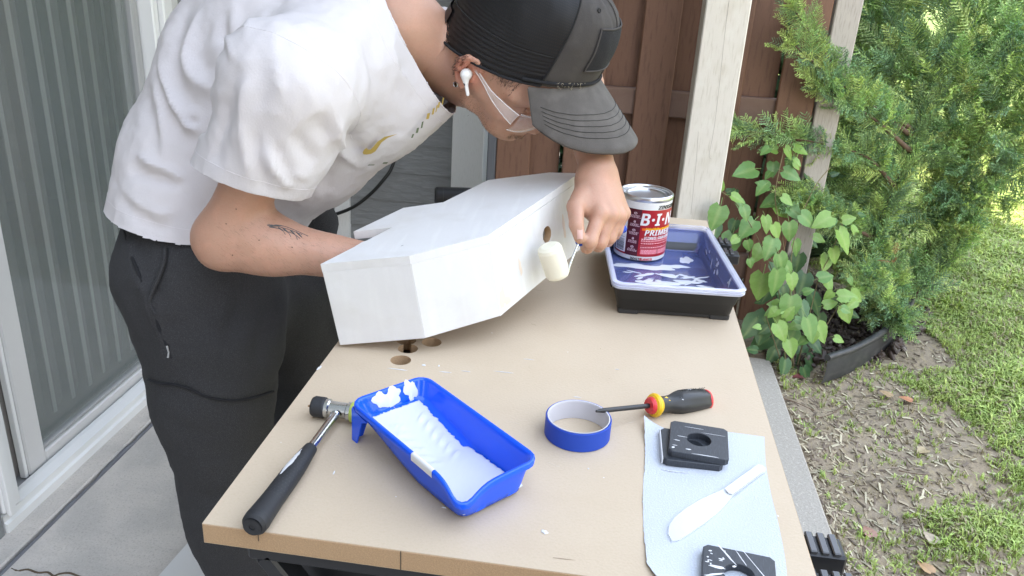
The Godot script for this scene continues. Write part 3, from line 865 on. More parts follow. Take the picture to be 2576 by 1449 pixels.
func build_blue_tray() -> void:
	var c := Vector3(-0.1515, TOP, -0.7705)
	var lx := Vector3(0.753, 0, 0.658)                                # towards the deep end
	var t := thing("mini_paint_tray", "small blue plastic paint tray filled with white primer", "paint tray", c)
	var xf := Transform3D(Basis(lx, Vector3.UP, lx.cross(Vector3.UP)), Vector3.ZERO)
	var hl := 0.103
	var hw := 0.0505
	var base := dense(round_rect(hl, hw, 0.013), 1)
	# heights along the length: rim, and the floor that climbs from the well to the back
	var floor_y := func(x: float) -> float:
		var s := (x + hl) / (2 * hl)
		return 0.0045 if s > 0.60 else lerpf(0.031, 0.0045, smoothstep(0.0, 1.0, s / 0.60) * 0.35 + s / 0.60 * 0.65)
	var rim_y := func(p: Vector3) -> float:
		var s := (p.x + hl) / (2 * hl)
		var y := lerpf(0.052, 0.046, s)
		# the pouring lip dips at the near front corner
		var d := Vector2(p.x - hl, p.z - hw).length()
		return y - 0.011 * exp(-d * d / 0.0005)
	var rows: Array = []
	var specs := [[1.0, 0.0042, -0.0065], [1.0, 0.0046, -0.0005], [1.0, 0.0034, 0.001], [1.0, 0.0004, 0.0006], [1.0, -0.0008, -0.002]]
	var spout := func(p: Vector3) -> Vector3:
		var d := Vector2(p.x - hl, p.z - hw).length()
		return Vector3(0.006, 0, 0.006) * exp(-d * d / 0.00035)
	for sp in specs:
		var row: Array = []
		for p in base:
			var pv: Vector3 = p
			var n := Vector3(pv.x / hl, 0, pv.z / hw)
			n = Vector3(signf(n.x) * pow(absf(n.x), 8), 0, signf(n.z) * pow(absf(n.z), 8)).normalized()
			var o: Vector3 = spout.call(pv)
			row.append(xf * (pv + o + n * sp[1] + Vector3(0, rim_y.call(pv) + sp[2], 0)))
		rows.append(row)
	for k in 6:
		var f := (k + 1) / 6.0
		var row: Array = []
		for p in base:
			var pv: Vector3 = p
			var q := Vector3(pv.x * (1.0 - 0.075 * f), 0, pv.z * (1.0 - 0.15 * f))
			var fy: float = floor_y.call(pv.x)
			var top: float = rim_y.call(pv)
			row.append(xf * (q + spout.call(pv) * (1.0 - f) + Vector3(0, lerpf(top - 0.002, fy, f), 0)))
		rows.append(row)
	for f in [0.66, 0.33, 0.01]:
		var row: Array = []
		for p in base:
			var pv: Vector3 = p
			row.append(xf * Vector3(pv.x * 0.925, floor_y.call(pv.x), pv.z * 0.85 * f))
		rows.append(row)
	var st := begin()
	add_grid(st, rows, true)
	part("tray_body", done(st), M.blue, t)
	# two tapered feet under the shallow end
	for s in [-1.0, 1.0]:
		var leg := begin()
		var pl := PackedVector2Array([Vector2(-0.103, -0.044), Vector2(-0.070, -0.040), Vector2(-0.082, -0.034), Vector2(-0.0935, -0.0005), Vector2(-0.1035, -0.0005)])
		for thick in [0.0]:
			var lx2 := Transform3D(Basis(Vector3.RIGHT, Vector3.FORWARD * s, Vector3(0, -1, 0)), Vector3(0, 0, s * 0.0515))
			add_prism(leg, pl, 0.002, xf * lx2)
			var back := Transform3D(Basis(Vector3(0, 0, 1), Vector3(1, 0, 0), Vector3(0, -1, 0)), Vector3(-0.1035, 0, 0))
			add_prism(leg, PackedVector2Array([Vector2(s * 0.051, -0.044), Vector2(s * 0.022, -0.044), Vector2(s * 0.038, -0.0005), Vector2(s * 0.051, -0.0005)]), 0.002, xf * back)
		part("foot", done(leg), M.blue, t)
	# the primer: a thick coat on the slope with the ribs of the tray showing as chevrons, level in the well
	var pg: Array = []
	var r := RandomNumberGenerator.new()
	r.seed = 77
	var nx := 64
	var nz := 30
	var wob := FastNoiseLite.new()
	wob.frequency = 9.0
	wob.seed = 5
	for i in nx + 1:
		var s := lerpf(0.055, 0.965, i / float(nx))
		var x := -hl + 2 * hl * s
		var row: Array = []
		var edge := 0.0415 + 0.0022 * wob.get_noise_2d(s * 3.0, 1.0) - (0.003 if s < 0.2 else 0.0)
		var edge2 := 0.0415 + 0.0035 * wob.get_noise_2d(s * 4.0, 9.0) - (0.006 if s < 0.5 else 0.0)
		for k in nz + 1:
			var v := k / float(nz)
			var z := lerpf(-edge2, edge, v)
			var x2 := x + (0.004 * wob.get_noise_2d(z * 60.0, 4.0) if i == 0 else 0.0)
			var y: float = floor_y.call(x) + 0.0028
			if s > 0.60: y = 0.0115
			else: y = maxf(y, 0.0115 - 0.001 * smoothstep(0.6, 0.45, s))
			# chevrons
			if s > 0.16 and s < 0.60:
				for row_i in 6:
					for side in [-1.0, 1.0]:
						var cxx := -hl + 2 * hl * (0.20 + row_i * 0.066)
						var czz: float = side * 0.017
						var u: float = (x - cxx) + (z - czz) * side * 0.55
						var w2: float = (z - czz)
						y += 0.0030 * exp(-u * u / 0.0000062) * exp(-w2 * w2 / 0.00007)
			y += 0.0005 * wob.get_noise_2d(x * 40.0, z * 40.0)
			var rim := minf(minf(v, 1 - v) * nz, minf(i, nx - i))
			if rim < 1.0: y -= 0.0022
			row.append(xf * Vector3(x2, y, z))
		pg.append(row)
	var ps := begin()
	add_grid(ps, pg, false, true)
	tag(part("primer_pool", done(ps), M.wet, t), "", "") if false else part("primer_coat", done(ps), M.wet, t)
	# splashes on the back wall and a skin of primer over the near rim
	var spl := [[-0.30, 0.62, 0.012, 0.010], [0.05, 0.62, 0.0125, 0.010], [0.62, 0.66, 0.0085, 0.013], [0.60, 0.2, 0.003, 0.008]]
	for i in spl.size():
		var q: Array = spl[i]
		var z: float = -q[0] * 0.045
		var yy: float = lerpf(0.031, 0.050, q[1])
		var xx: float = -hl * lerpf(0.925, 1.0, q[1]) + 0.0006
		part("primer_splash", blot(q[2], q[3], 60 + i), M.wet, t, xf * Transform3D(Basis(Vector3(0, 0, 1), Vector3(0.93, 0.37, 0).normalized(), Vector3(-0.37, 0.93, 0)), Vector3(xx, yy, z)))
	var gs: Array = []
	for i in 12:
		var s := lerpf(0.60, 0.79, i / 11.0)
		var row: Array = []
		var rag := 0.002 * sin(i * 2.1)
		for q in [[-0.0035, -0.012], [-0.001, -0.0015], [0.0005, 0.0012], [0.0036, 0.0016], [0.0052, -0.0002], [0.0049, -0.0075]]:
			var pv := Vector3(-hl + 2 * hl * s + rag * (1 if i > 5 else -1), 0, hw)
			row.append(xf * (pv + Vector3(0, rim_y.call(pv) + q[1], q[0])))
		gs.append(row)
	part("primer_smear", grid_mesh(gs), M.drywhite, t)

func build_tape() -> void:
	var c := on_y(1448, 1096, TOP) + Vector3(0.0015, 0, -0.004)
	var t := thing("masking_tape_roll", "nearly used up roll of blue masking tape lying flat", "tape", Vector3(c.x, TOP, c.z))
	var h := 0.0255
	part("tape", lathe([Vector2(0.0385, 0.0003), Vector2(0.0402, 0.0003), Vector2(0.0408, 0.001), Vector2(0.0408, h - 0.0008), Vector2(0.0402, h), Vector2(0.0392, h)], 64), M.tape, t)
	part("cardboard_core", lathe([Vector2(0.0388, h + 0.0004), Vector2(0.0374, h + 0.0004), Vector2(0.0370, h - 0.001), Vector2(0.0370, 0.0004), Vector2(0.0385, 0.0003)], 64), M.card, t)

func build_screwdriver() -> void:
	# rests with its shaft over the tape roll
	var tip := on_y(1466, 1038, TOP + 0.0305)
	var ring := on_y(1640, 1020, TOP + 0.0165)
	var s := thing("screwdriver", "screwdriver with black grip, yellow and red collar, tip on the tape roll", "screwdriver", Vector3(ring.x, TOP, ring.z))
	var ax := (ring - tip).normalized()
	var o := ring - s.position
	var xf := frame(ax.cross(Vector3.UP), ax, o)
	part("shaft", lathe([Vector2(0.0006, -0.089), Vector2(0.0016, -0.088), Vector2(0.0030, -0.078), Vector2(0.0032, -0.074), Vector2(0.0032, 0.0)], 16, xf), mat(0.05, 0.05, 0.052, 0.4, 0.6), s)
	part("red_collar", lathe([Vector2(0.0030, -0.0055), Vector2(0.0095, -0.0055), Vector2(0.0112, -0.003), Vector2(0.0118, 0.0006)], 28, xf), M.red, s)
	part("yellow_collar", lathe([Vector2(0.0116, -0.0003), Vector2(0.0145, 0.0012), Vector2(0.0158, 0.004), Vector2(0.0152, 0.0068), Vector2(0.0122, 0.011)], 28, xf), M.yellow, s)
	var pr := [Vector2(0.0120, 0.009), Vector2(0.0108, 0.014), Vector2(0.0105, 0.022), Vector2(0.0112, 0.030), Vector2(0.0140, 0.038), Vector2(0.0160, 0.046), Vector2(0.0165, 0.058), Vector2(0.0160, 0.072), Vector2(0.0150, 0.086), Vector2(0.0142, 0.0905), Vector2(0.0135, 0.0915)]
	# a grip of six soft flats
	var rows: Array = []
	for p in pr:
		var row: Array = []
		for k in 36:
			var a := TAU * k / 36.0
			var q: float = p.x * (1.0 + (0.045 * cos(6 * a) if p.y > 0.03 else 0.015 * cos(6 * a)))
			row.append(xf * Vector3(cos(a) * q, p.y, sin(a) * q))
		rows.append(row)
	var st := begin()
	add_grid(st, rows, true)
	var g := part("grip", done(st), M.blackgrey, s)
	part("red_end", lathe([Vector2(0.0142, 0.0900), Vector2(0.0146, 0.0915), Vector2(0.0140, 0.0938), Vector2(0.0100, 0.0950), Vector2(0, 0.0954)], 28, xf), M.red, s)
	var ridge := begin()
	for k in 9:
		var y := 0.047 + k * 0.0042 + (0.003 if k > 2 else 0.0) + (0.003 if k > 5 else 0.0)
		for a in [-0.5, 0.25]:
			var n := (Vector3.UP * cos(a) + Vector3(0, 0, -1) * sin(a)).normalized()
			var c := xf * Vector3(0, y, 0) + n * 0.0169
			add_tube(ridge, [c - ax * 0.004 - n.cross(ax) * 0.0022, c + ax * 0.0035 + n.cross(ax) * 0.0022], [0.0005], 5)
	stuff(part("grip_ridges", done(ridge), M.black, g))
	# chips of yellow and white on the black neck
	var marks := [[0.0245, 0.35, 0.0028, 0.0042, M.yellow], [0.025, 0.8, 0.0018, 0.0018, M.drip], [0.0175, -0.55, 0.0022, 0.0014, M.yellow], [0.059, 0.75, 0.009, 0.0026, M.drip], [0.062, -0.2, 0.004, 0.0007, M.drip], [0.0215, 0.55, 0.0012, 0.001, M.drip]]
	for i in marks.size():
		var q: Array = marks[i]
		var n := (Vector3.UP * cos(q[1]) + Vector3(0, 0, 1) * sin(q[1])).normalized()
		var rr := 0.0107 if q[0] < 0.03 else 0.0168
		part("paint_chip", blot(q[2], q[3], 90 + i, 0.0003), q[4], g, frame(ax, n, xf * Vector3(0, q[0], 0) + n * rr))

# a square black spacer plate with a round hole
func plate_mesh(half: float, hole: float, h: float) -> ArrayMesh:
	var st := begin()
	var n := 48
	var outer: Array = []
	var inner: Array = []
	for k in n:
		var a := TAU * (k + 0.5) / n + PI / 4
		var d := Vector3(cos(a), 0, sin(a))
		var m := maxf(absf(d.x), absf(d.z))
		outer.append(d * (half / m))
		inner.append(d * hole)
	for k in n:
		var c := Vector3(half * signf(outer[k].x), 0, half * signf(outer[k].z))
		if absf(absf(outer[k].x) - absf(outer[k].z)) < half * 0.07: outer[k] = c
	var up := Vector3(0, h, 0)
	var bev := 0.0007
	st.set_smooth_group(-1)
	for k in n:
		var k2 := (k + 1) % n
		var o1: Vector3 = outer[k]
		var o2: Vector3 = outer[k2]
		var i1: Vector3 = inner[k]
		var i2: Vector3 = inner[k2]
		var s := (half - bev) / half
		var w := (hole + bev * 0.7) / hole
		quad(st, o1 * s + up, i1 * w + up, i2 * w + up, o2 * s + up)
		quad(st, o1, o1 + up - Vector3(0, bev, 0), o2 + up - Vector3(0, bev, 0), o2)
		quad(st, o1 + up - Vector3(0, bev, 0), o1 * s + up, o2 * s + up, o2 + up - Vector3(0, bev, 0))
		quad(st, i1 * w + up, i1 + up - Vector3(0, bev, 0), i2 + up - Vector3(0, bev, 0), i2 * w + up)
		quad(st, i1 + up - Vector3(0, bev, 0), i1, i2, i2 + up - Vector3(0, bev, 0))
		quad(st, o2, i2, i1, o1)
	return done(st)

func build_plates() -> void:
	var low := plate_mesh(0.0348, 0.0145, 0.0082)
	var g := "square black spacer plates"
	var a := thing("spacer_plate", "lower of two stacked black square plates, skewed, white paint along its edge", "spacer", Vector3(0.1385, TOP + 0.0022, -0.8575), deg_to_rad(0.5), g)
	part("plate", low, M.plate, a)
	part("primer_edge", box(Vector3(0.0014, 0.0075, 0.066), 0.0004), M.drip, a, shift(Vector3(-0.0355, 0.0041, 0.0)))
	var b := thing("spacer_plate", "upper of two stacked black square plates with a round hole", "spacer", Vector3(0.1470, TOP + 0.0106, -0.8610), deg_to_rad(-5.0), g)
	part("plate", low, M.plate, b)
	var sc := [[-0.028, 0.022, 0.003, 0.0005], [-0.026, 0.010, 0.004, 0.0006], [-0.030, 0.027, 0.002, 0.0014], [0.008, 0.0335, 0.013, 0.0007], [-0.006, -0.024, 0.010, 0.0003], [0.018, -0.016, 0.012, 0.0003], [-0.02, 0.0, 0.006, 0.0004], [-0.012, 0.026, 0.004, 0.0008]]
	for i in sc.size():
		part("paint_scrape", blot(sc[i][2], sc[i][3], 130 + i, 0.0002), M.drip, b, shift(Vector3(sc[i][0], 0.0084, sc[i][1])))
	var c := thing("spacer_plate", "black square plate streaked with white paint, alone at the near edge of the paper towel", "spacer", Vector3(0.1685, TOP + 0.0022, -0.6415), deg_to_rad(-6.5), g)
	part("plate", low, M.plate, c)
	var st := begin()
	var lines := [[-0.020, -0.036, -0.004, -0.014, 0.0011], [-0.004, -0.036, 0.008, -0.012, 0.0005], [0.004, -0.036, 0.033, 0.012, 0.0006], [-0.030, -0.004, -0.012, -0.003, 0.0016], [-0.033, 0.012, -0.014, 0.004, 0.0012]]
	for i in lines.size():
		var q: Array = lines[i]
		var p0 := Vector3(q[0], 0.0084, q[1])
		var p1 := Vector3(q[2], 0.0084, q[3])
		part("paint_streak", blot((p1 - p0).length() * 0.5, q[4], 150 + i, 0.0002), M.drip, c, frame(p1 - p0, Vector3.UP, (p0 + p1) * 0.5))
	for i in 12:
		var rr := RandomNumberGenerator.new()
		rr.seed = 200 + i
		part("paint_spot", blot(rr.randf_range(0.0006, 0.0022), rr.randf_range(0.0006, 0.0016), 170 + i, 0.0002), M.drip, c, shift(Vector3(rr.randf_range(-0.032, -0.002), 0.0084, rr.randf_range(-0.034, -0.006))))

func build_towel() -> void:
	# a torn sheet of paper towel: a perforated left edge, one corner curling
	var o := Vector3(0.155, TOP, -0.77)
	var t := thing("paper_towel", "white embossed paper towel sheet with torn perforated left edge", "paper towel", o)
	var r := RandomNumberGenerator.new()
	r.seed = 15
	var rows: Array = []
	var nz := 90
	var nx := 26
	for i in nz + 1:
		var v := i / float(nz)
		var z := lerpf(-0.915, -0.575, v)
		var left := lerpf(0.0835, 0.079, v) + 0.0016 * sin(v * 9.0) + r.randf_range(-0.0006, 0.0006)
		if v > 0.76: left += (v - 0.76) * (v - 0.76) * 1.6
		var right := lerpf(0.236, 0.209, v) - 0.003 * sin(v * 7.0)
		var row: Array = []
		for k in nx + 1:
			var u := k / float(nx)
			var x := lerpf(left, right, u)
			var zz := z + (0.014 * sin(clampf(u * 6.0, 0, PI)) * (1.0 - v) * (1.0 - v) * (1.0 - v) if v < 0.3 else 0.0)
			var y := 0.0011 + 0.0005 * sin(x * 60.0 + z * 25.0) + 0.0004 * sin(z * 90.0)
			# the near left corner and the far left corner lift off the board
			y += 0.010 * exp(-u * 9.0) * exp(-v * 16.0) + 0.005 * exp(-u * 7.0) * smoothstep(0.65, 1.0, v)
			row.append(Vector3(x, TOP + y, zz) - o)
		rows.append(row)
	part("sheet", grid_mesh(rows, false, true), M.towel, t)

func build_knife() -> void:
	var o := on_y(1800, 1265, TOP + 0.003)
	var k := thing("plastic_knife", "clear white plastic spreading knife lying on the paper towel", "knife", o)
	var pl := PackedVector2Array()
	for p in [[1690, 1362], [1681, 1345], [1683, 1325], [1696, 1305], [1722, 1283], [1756, 1262], [1790, 1246], [1822, 1232], [1866, 1200], [1906, 1172], [1916, 1173], [1926, 1181], [1924, 1187], [1882, 1218], [1842, 1249], [1812, 1284], [1778, 1312], [1742, 1338], [1708, 1360]]:
		var w := on_y(p[0], p[1], TOP + 0.003) - o
		pl.append(Vector2(w.x, w.z))
	var st := begin()
	add_prism(st, pl, 0.0016, shift(Vector3(0, 0.0012, 0)))
	part("blade", done(st), M.knife, k)
	pl = PackedVector2Array()
	for p in [[1822, 1234], [1866, 1202], [1906, 1174], [1916, 1175], [1924, 1182], [1922, 1187], [1882, 1217], [1842, 1247], [1832, 1245]]:
		var w := on_y(p[0], p[1], TOP + 0.003) - o
		pl.append(Vector2(w.x, w.z))
	st = begin()
	add_prism(st, pl, 0.0012, shift(Vector3(0, 0.0030, 0)))
	part("handle", done(st), M.drip, k)

func build_can() -> void:
	var c := thing("paint_can", "white and dark red metal primer can with closed silver lid, standing in the black tray", "paint can", Vector3(0.085, TOP + 0.0135, -1.53))
	var r0 := 0.0495
	var r1 := 0.0515
	var h := 0.126
	part("body", lathe([Vector2(0, 0.001), Vector2(r0 - 0.002, 0.001), Vector2(r0, 0.003), Vector2(r1, h - 0.010), Vector2(r1 - 0.001, h - 0.006)], 64), M.drywhite, c)
	var lid := part("lid", lathe([Vector2(0, h - 0.006), Vector2(0.034, h - 0.006), Vector2(0.0355, h - 0.003), Vector2(0.0385, h - 0.0025), Vector2(0.0405, h - 0.0065), Vector2(0.0425, h - 0.0065), Vector2(0.0435, h - 0.0015), Vector2(0.0465, h - 0.001)], 64), M.tin, c)
	part("rim", lathe([Vector2(0.0462, h - 0.0012), Vector2(0.0475, h + 0.001), Vector2(0.0500, h + 0.0012), Vector2(0.0525, h - 0.0008), Vector2(0.0530, h - 0.004), Vector2(0.0522, h - 0.0075), Vector2(0.0508, h - 0.0095)], 64), M.tin, c)
	# the printed label, wrapped round: white text panel, maroon column of symbols, red face
	var n := 1024
	var img := Image.create(n, 512, false, Image.FORMAT_RGB8)
	img.fill(Color(0.62, 0.08, 0.13))
	var pxd := n / 360.0
	var col := func(a: float) -> int: return int((a + 188.0) * pxd)
	img.fill_rect(Rect2i(col.call(-180), 0, int(100 * pxd), 512), Color(0.88, 0.88, 0.90))
	img.fill_rect(Rect2i(col.call(-84), 0, int(7 * pxd), 512), Color(0.12, 0.03, 0.06))
	img.fill_rect(Rect2i(col.call(-77), 10, int(34 * pxd), 482), Color(0.90, 0.90, 0.92))
	img.fill_rect(Rect2i(col.call(-43), 0, int(29 * pxd), 512), Color(0.30, 0.05, 0.11))
	img.fill_rect(Rect2i(col.call(100), 0, int(80 * pxd), 512), Color(0.88, 0.88, 0.90))
	var r := RandomNumberGenerator.new()
	r.seed = 8
	for i in 26:                                                       # fine print and a bar code on the white panel
		img.fill_rect(Rect2i(col.call(-74), 26 + i * 12, int(r.randf_range(8, 27) * pxd), 4), Color(0.45, 0.45, 0.5))
	for i in 22:
		img.fill_rect(Rect2i(col.call(-72), 352 + i * 6, int(25 * pxd), r.randi_range(2, 4)), Color(0.10, 0.10, 0.12))
	for i in 5:                                                        # symbols with two short lines under each
		var y := 44 + i * 92
		var cx: int = col.call(-28.0)
		for k in 40:
			var a := TAU * k / 40.0
			img.fill_rect(Rect2i(cx + int(cos(a) * 9.0 * (1.0 if i % 2 == 0 else 0.6)), y + int(sin(a) * 12.0), 3, 3), Color(0.86, 0.78, 0.80))
		stroke(img, cx - 4, y, cx + 1, y + 5, 3, Color(0.86, 0.78, 0.80))
		stroke(img, cx + 1, y + 5, cx + 6, y - 6, 3, Color(0.86, 0.78, 0.80))
		for k in 3:
			var w := int(r.randf_range(17, 23) * pxd)
			var xx := cx - w / 2
			while xx < cx + w / 2:
				var ww := r.randi_range(4, 9)
				img.fill_rect(Rect2i(xx, y + 22 + k * 11, ww, 7), Color(0.80, 0.70, 0.73))
				xx += ww + 3
	img.fill_rect(Rect2i(col.call(-10), 196, int(98 * pxd), 26), Color(0.90, 0.42, 0.08))
	for k in 4:                                                        # small white copy below the title
		var ys := [312, 330, 360, 402][k] as int
		var xx: int = col.call(-9.0)
		while xx < col.call(78.0):
			var ww := r.randi_range(5, 12)
			img.fill_rect(Rect2i(xx, ys, ww, 10), Color(0.93, 0.72, 0.74))
			xx += ww + 3
	for k in 3:
		img.fill_rect(Rect2i(col.call(-10), [346, 388, 420][k], int(90 * pxd), 2), Color(0.92, 0.70, 0.72))
	img.fill_rect(Rect2i(col.call(-9), 430, int(38 * pxd), 56), Color(0.80, 0.32, 0.38))
	img.fill_rect(Rect2i(col.call(34), 430, int(40 * pxd), 56), Color(0.80, 0.32, 0.38))
	for k in 4:
		var xx: int = col.call(-7.0)
		while xx < col.call(70.0):
			var ww := r.randi_range(4, 9)
			img.fill_rect(Rect2i(xx, 436 + k * 12, ww, 6), Color(0.94, 0.74, 0.76))
			xx += ww + 3
	var m := mat(1, 1, 1, 0.3)
	m.albedo_texture = ImageTexture.create_from_image(img)
	var st := begin()
	var y0 := 0.0105
	var y1 := 0.1035
	st.set_smooth_group(1)
	for k in 72:
		var q: Array = []
		for e in [[k, y0, 1.0], [k, y1, 0.0], [k + 1, y1, 0.0], [k + 1, y0, 1.0]]:
			var a := deg_to_rad(-180.0 + 5.0 * e[0])
			var rr := lerpf(r0, r1, e[1] / (h - 0.01)) + 0.0004
			q.append([Vector3(sin(a) * rr, e[1], cos(a) * rr), Vector2(e[0] / 72.0, e[2])])
		for e in [0, 1, 2, 0, 2, 3]:
			st.set_uv(q[e][1])
			st.add_vertex(q[e][0])
	var lab := part("label", done(st), m, c)
	var R := func(y: float) -> float: return lerpf(r0, r1, y / (h - 0.01)) + 0.0006
	var words := [["B·I·N", 0.0235, 0.0845, 34.0, M.drip, 0.12, 1.0], ["PRIMER", 0.0112, 0.0592, 38.0, M.drip, 0.16, 1.06], ["ULTIMATE • STAIN & ODOR", 0.0050, 0.0486, 40.0, M.drip, 0.12, 0.72], ["Original Shellac • Interior & Spot", 0.0042, 0.0668, 40.0, M.yellow, 0.2, 0.62], ["ZINSSER", 0.0072, 0.1085, 52.0, M.black, 0.25, 1.0], ["WHITE", 0.0050, 0.0052, -8.0, M.gasket, 0.0, 1.0], ["BLANCO", 0.0040, 0.0052, 14.0, M.red, 0.0, 1.0]]
	for w in words:
		var font := "Droid Serif" if w[0] == "ZINSSER" else "Droid Sans"
		var lm := letters(w[0], w[1], R.call(w[2]), font, 800, w[5], 0.0006, w[6])
		var o := part("lettering", lm, w[4], lab, Transform3D(Basis(Vector3.UP, deg_to_rad(w[3])), Vector3(0, w[2], 0)))

func build_roller_tray() -> void:
	var turn := Basis(Vector3.UP, deg_to_rad(5.4))
	var c := Vector3(0.1265, TOP, -1.413)
	var t := thing("roller_tray", "deep black roller tray with feet, clear liners nested in it", "paint tray", c)
	var hx := 0.106
	var hz := 0.166
	var xf := Transform3D(turn, Vector3.ZERO)
	var ring := func(ix: float, iz: float, y: float, r: float) -> Array:
		var out: Array = []
		for p in round_rect(ix, iz, r, 6):
			out.append(xf * (p + Vector3(0, y, 0)))
		return out
	var rows := [ring.call(0.092, 0.150, 0.008, 0.008), ring.call(0.095, 0.154, 0.030, 0.010), ring.call(0.099, 0.159, 0.031, 0.012), ring.call(0.104, 0.164, 0.050, 0.014), ring.call(0.107, 0.167, 0.0515, 0.015), ring.call(0.106, 0.166, 0.053, 0.014), ring.call(0.101, 0.161, 0.052, 0.013), ring.call(0.094, 0.153, 0.010, 0.010)]
	var st := begin()
	add_grid(st, rows, true)
	add_grid(st, [rows[7], ring.call(0.04, 0.08, 0.010, 0.01), ring.call(0.002, 0.002, 0.010, 0.001)], true)
	part("tray_body", done(st), M.blackgrey, t)
	for sx in [-1.0, 1.0]:
		for sz in [-1.0, 1.0]:
			part("foot", box(Vector3(0.034, 0.011, 0.03), 0.002), M.blackgrey, t, xf * shift(Vector3(sx * 0.076, 0.0055, sz * 0.135)))
	part("skirt", box(Vector3(0.180, 0.0075, 0.296), 0.002), M.blackgrey, t, xf * shift(Vector3(0, 0.0056, 0)))
	part("side_slot", box(Vector3(0.002, 0.012, 0.03), 0.0005), M.gasket, t, xf * shift(Vector3(-0.0995, 0.022, 0.06)))
	# clear liners: one shell inside, a stack of rims on top
	var l := thing("tray_liner", "clear plastic liners stacked in the black roller tray, smeared with white paint", "tray liner", c)
	var lr := [ring.call(0.1045, 0.1645, 0.056, 0.014), ring.call(0.0995, 0.1595, 0.0560, 0.013), ring.call(0.0925, 0.1515, 0.0150, 0.010), ring.call(0.090, 0.149, 0.0122, 0.010), ring.call(0.045, 0.08, 0.0122, 0.01), ring.call(0.001, 0.001, 0.0122, 0.0005)]
	var ls := begin()
	add_grid(ls, lr, true)
	part("shell", done(ls), M.liner, l)
	for k in 4:
		var y := 0.0535 + k * 0.0028
		var e := 0.0012 * k * (1 if k % 2 else -1) * 0.3
		var rs := begin()
		add_grid(rs, [ring.call(0.1085 + e, 0.1685 + e, y - 0.0022, 0.016), ring.call(0.1095 + e, 0.1695 + e, y - 0.0006, 0.016), ring.call(0.1085 + e, 0.1685 + e, y + 0.0005, 0.016), ring.call(0.1015 + e, 0.1615 + e, y + 0.0003, 0.014)], true)
		part("rim", done(rs), M.liner_rim, l)
	# white smears left by the roller
	var r := RandomNumberGenerator.new()
	r.seed = 31
	for i in 70:
		var x := r.randf_range(-0.07, 0.078)
		var z := r.randf_range(-0.02, 0.14)
		if i < 9: z = r.randf_range(0.06, 0.14)
		var rx := r.randf_range(0.005, 0.021)
		part("paint_smear", blot(rx, rx * r.randf_range(0.14, 0.55), 300 + i, 0.0003), M.wet, l, xf * Transform3D(Basis(Vector3.UP, r.randf_range(-0.5, 0.9)), Vector3(x, 0.0126, z)))
	for q in [[-0.055, -0.05, 0.030, 0.012], [-0.01, -0.045, 0.034, 0.014], [0.03, -0.06, 0.026, 0.010], [0.0, 0.03, 0.040, 0.009], [-0.045, 0.07, 0.030, 0.010], [0.045, 0.015, 0.022, 0.008], [0.06, -0.1, 0.012, 0.02]]:
		part("paint_smear", blot(q[2], q[3], 340 + int(q[2] * 1000), 0.0003), M.wet, l, xf * shift(Vector3(q[0], 0.0125, q[1])))
	for i in 12:
		var z := r.randf_range(-0.10, 0.13)
		var f := r.randf_range(0.2, 0.95)
		var rx := r.randf_range(0.002, 0.009)
		part("paint_smear", blot(rx, rx * r.randf_range(0.25, 0.6), 350 + i, 0.0003), M.wet, l, xf * Transform3D(Basis(Vector3(0, 0, 1), Vector3(-0.985, 0.17, 0), Vector3(-0.17, -0.985, 0) * -1.0) * Basis(Vector3.UP, r.randf_range(0, 3)), Vector3(lerpf(0.0915, 0.0985, f), lerpf(0.015, 0.055, f), z)))

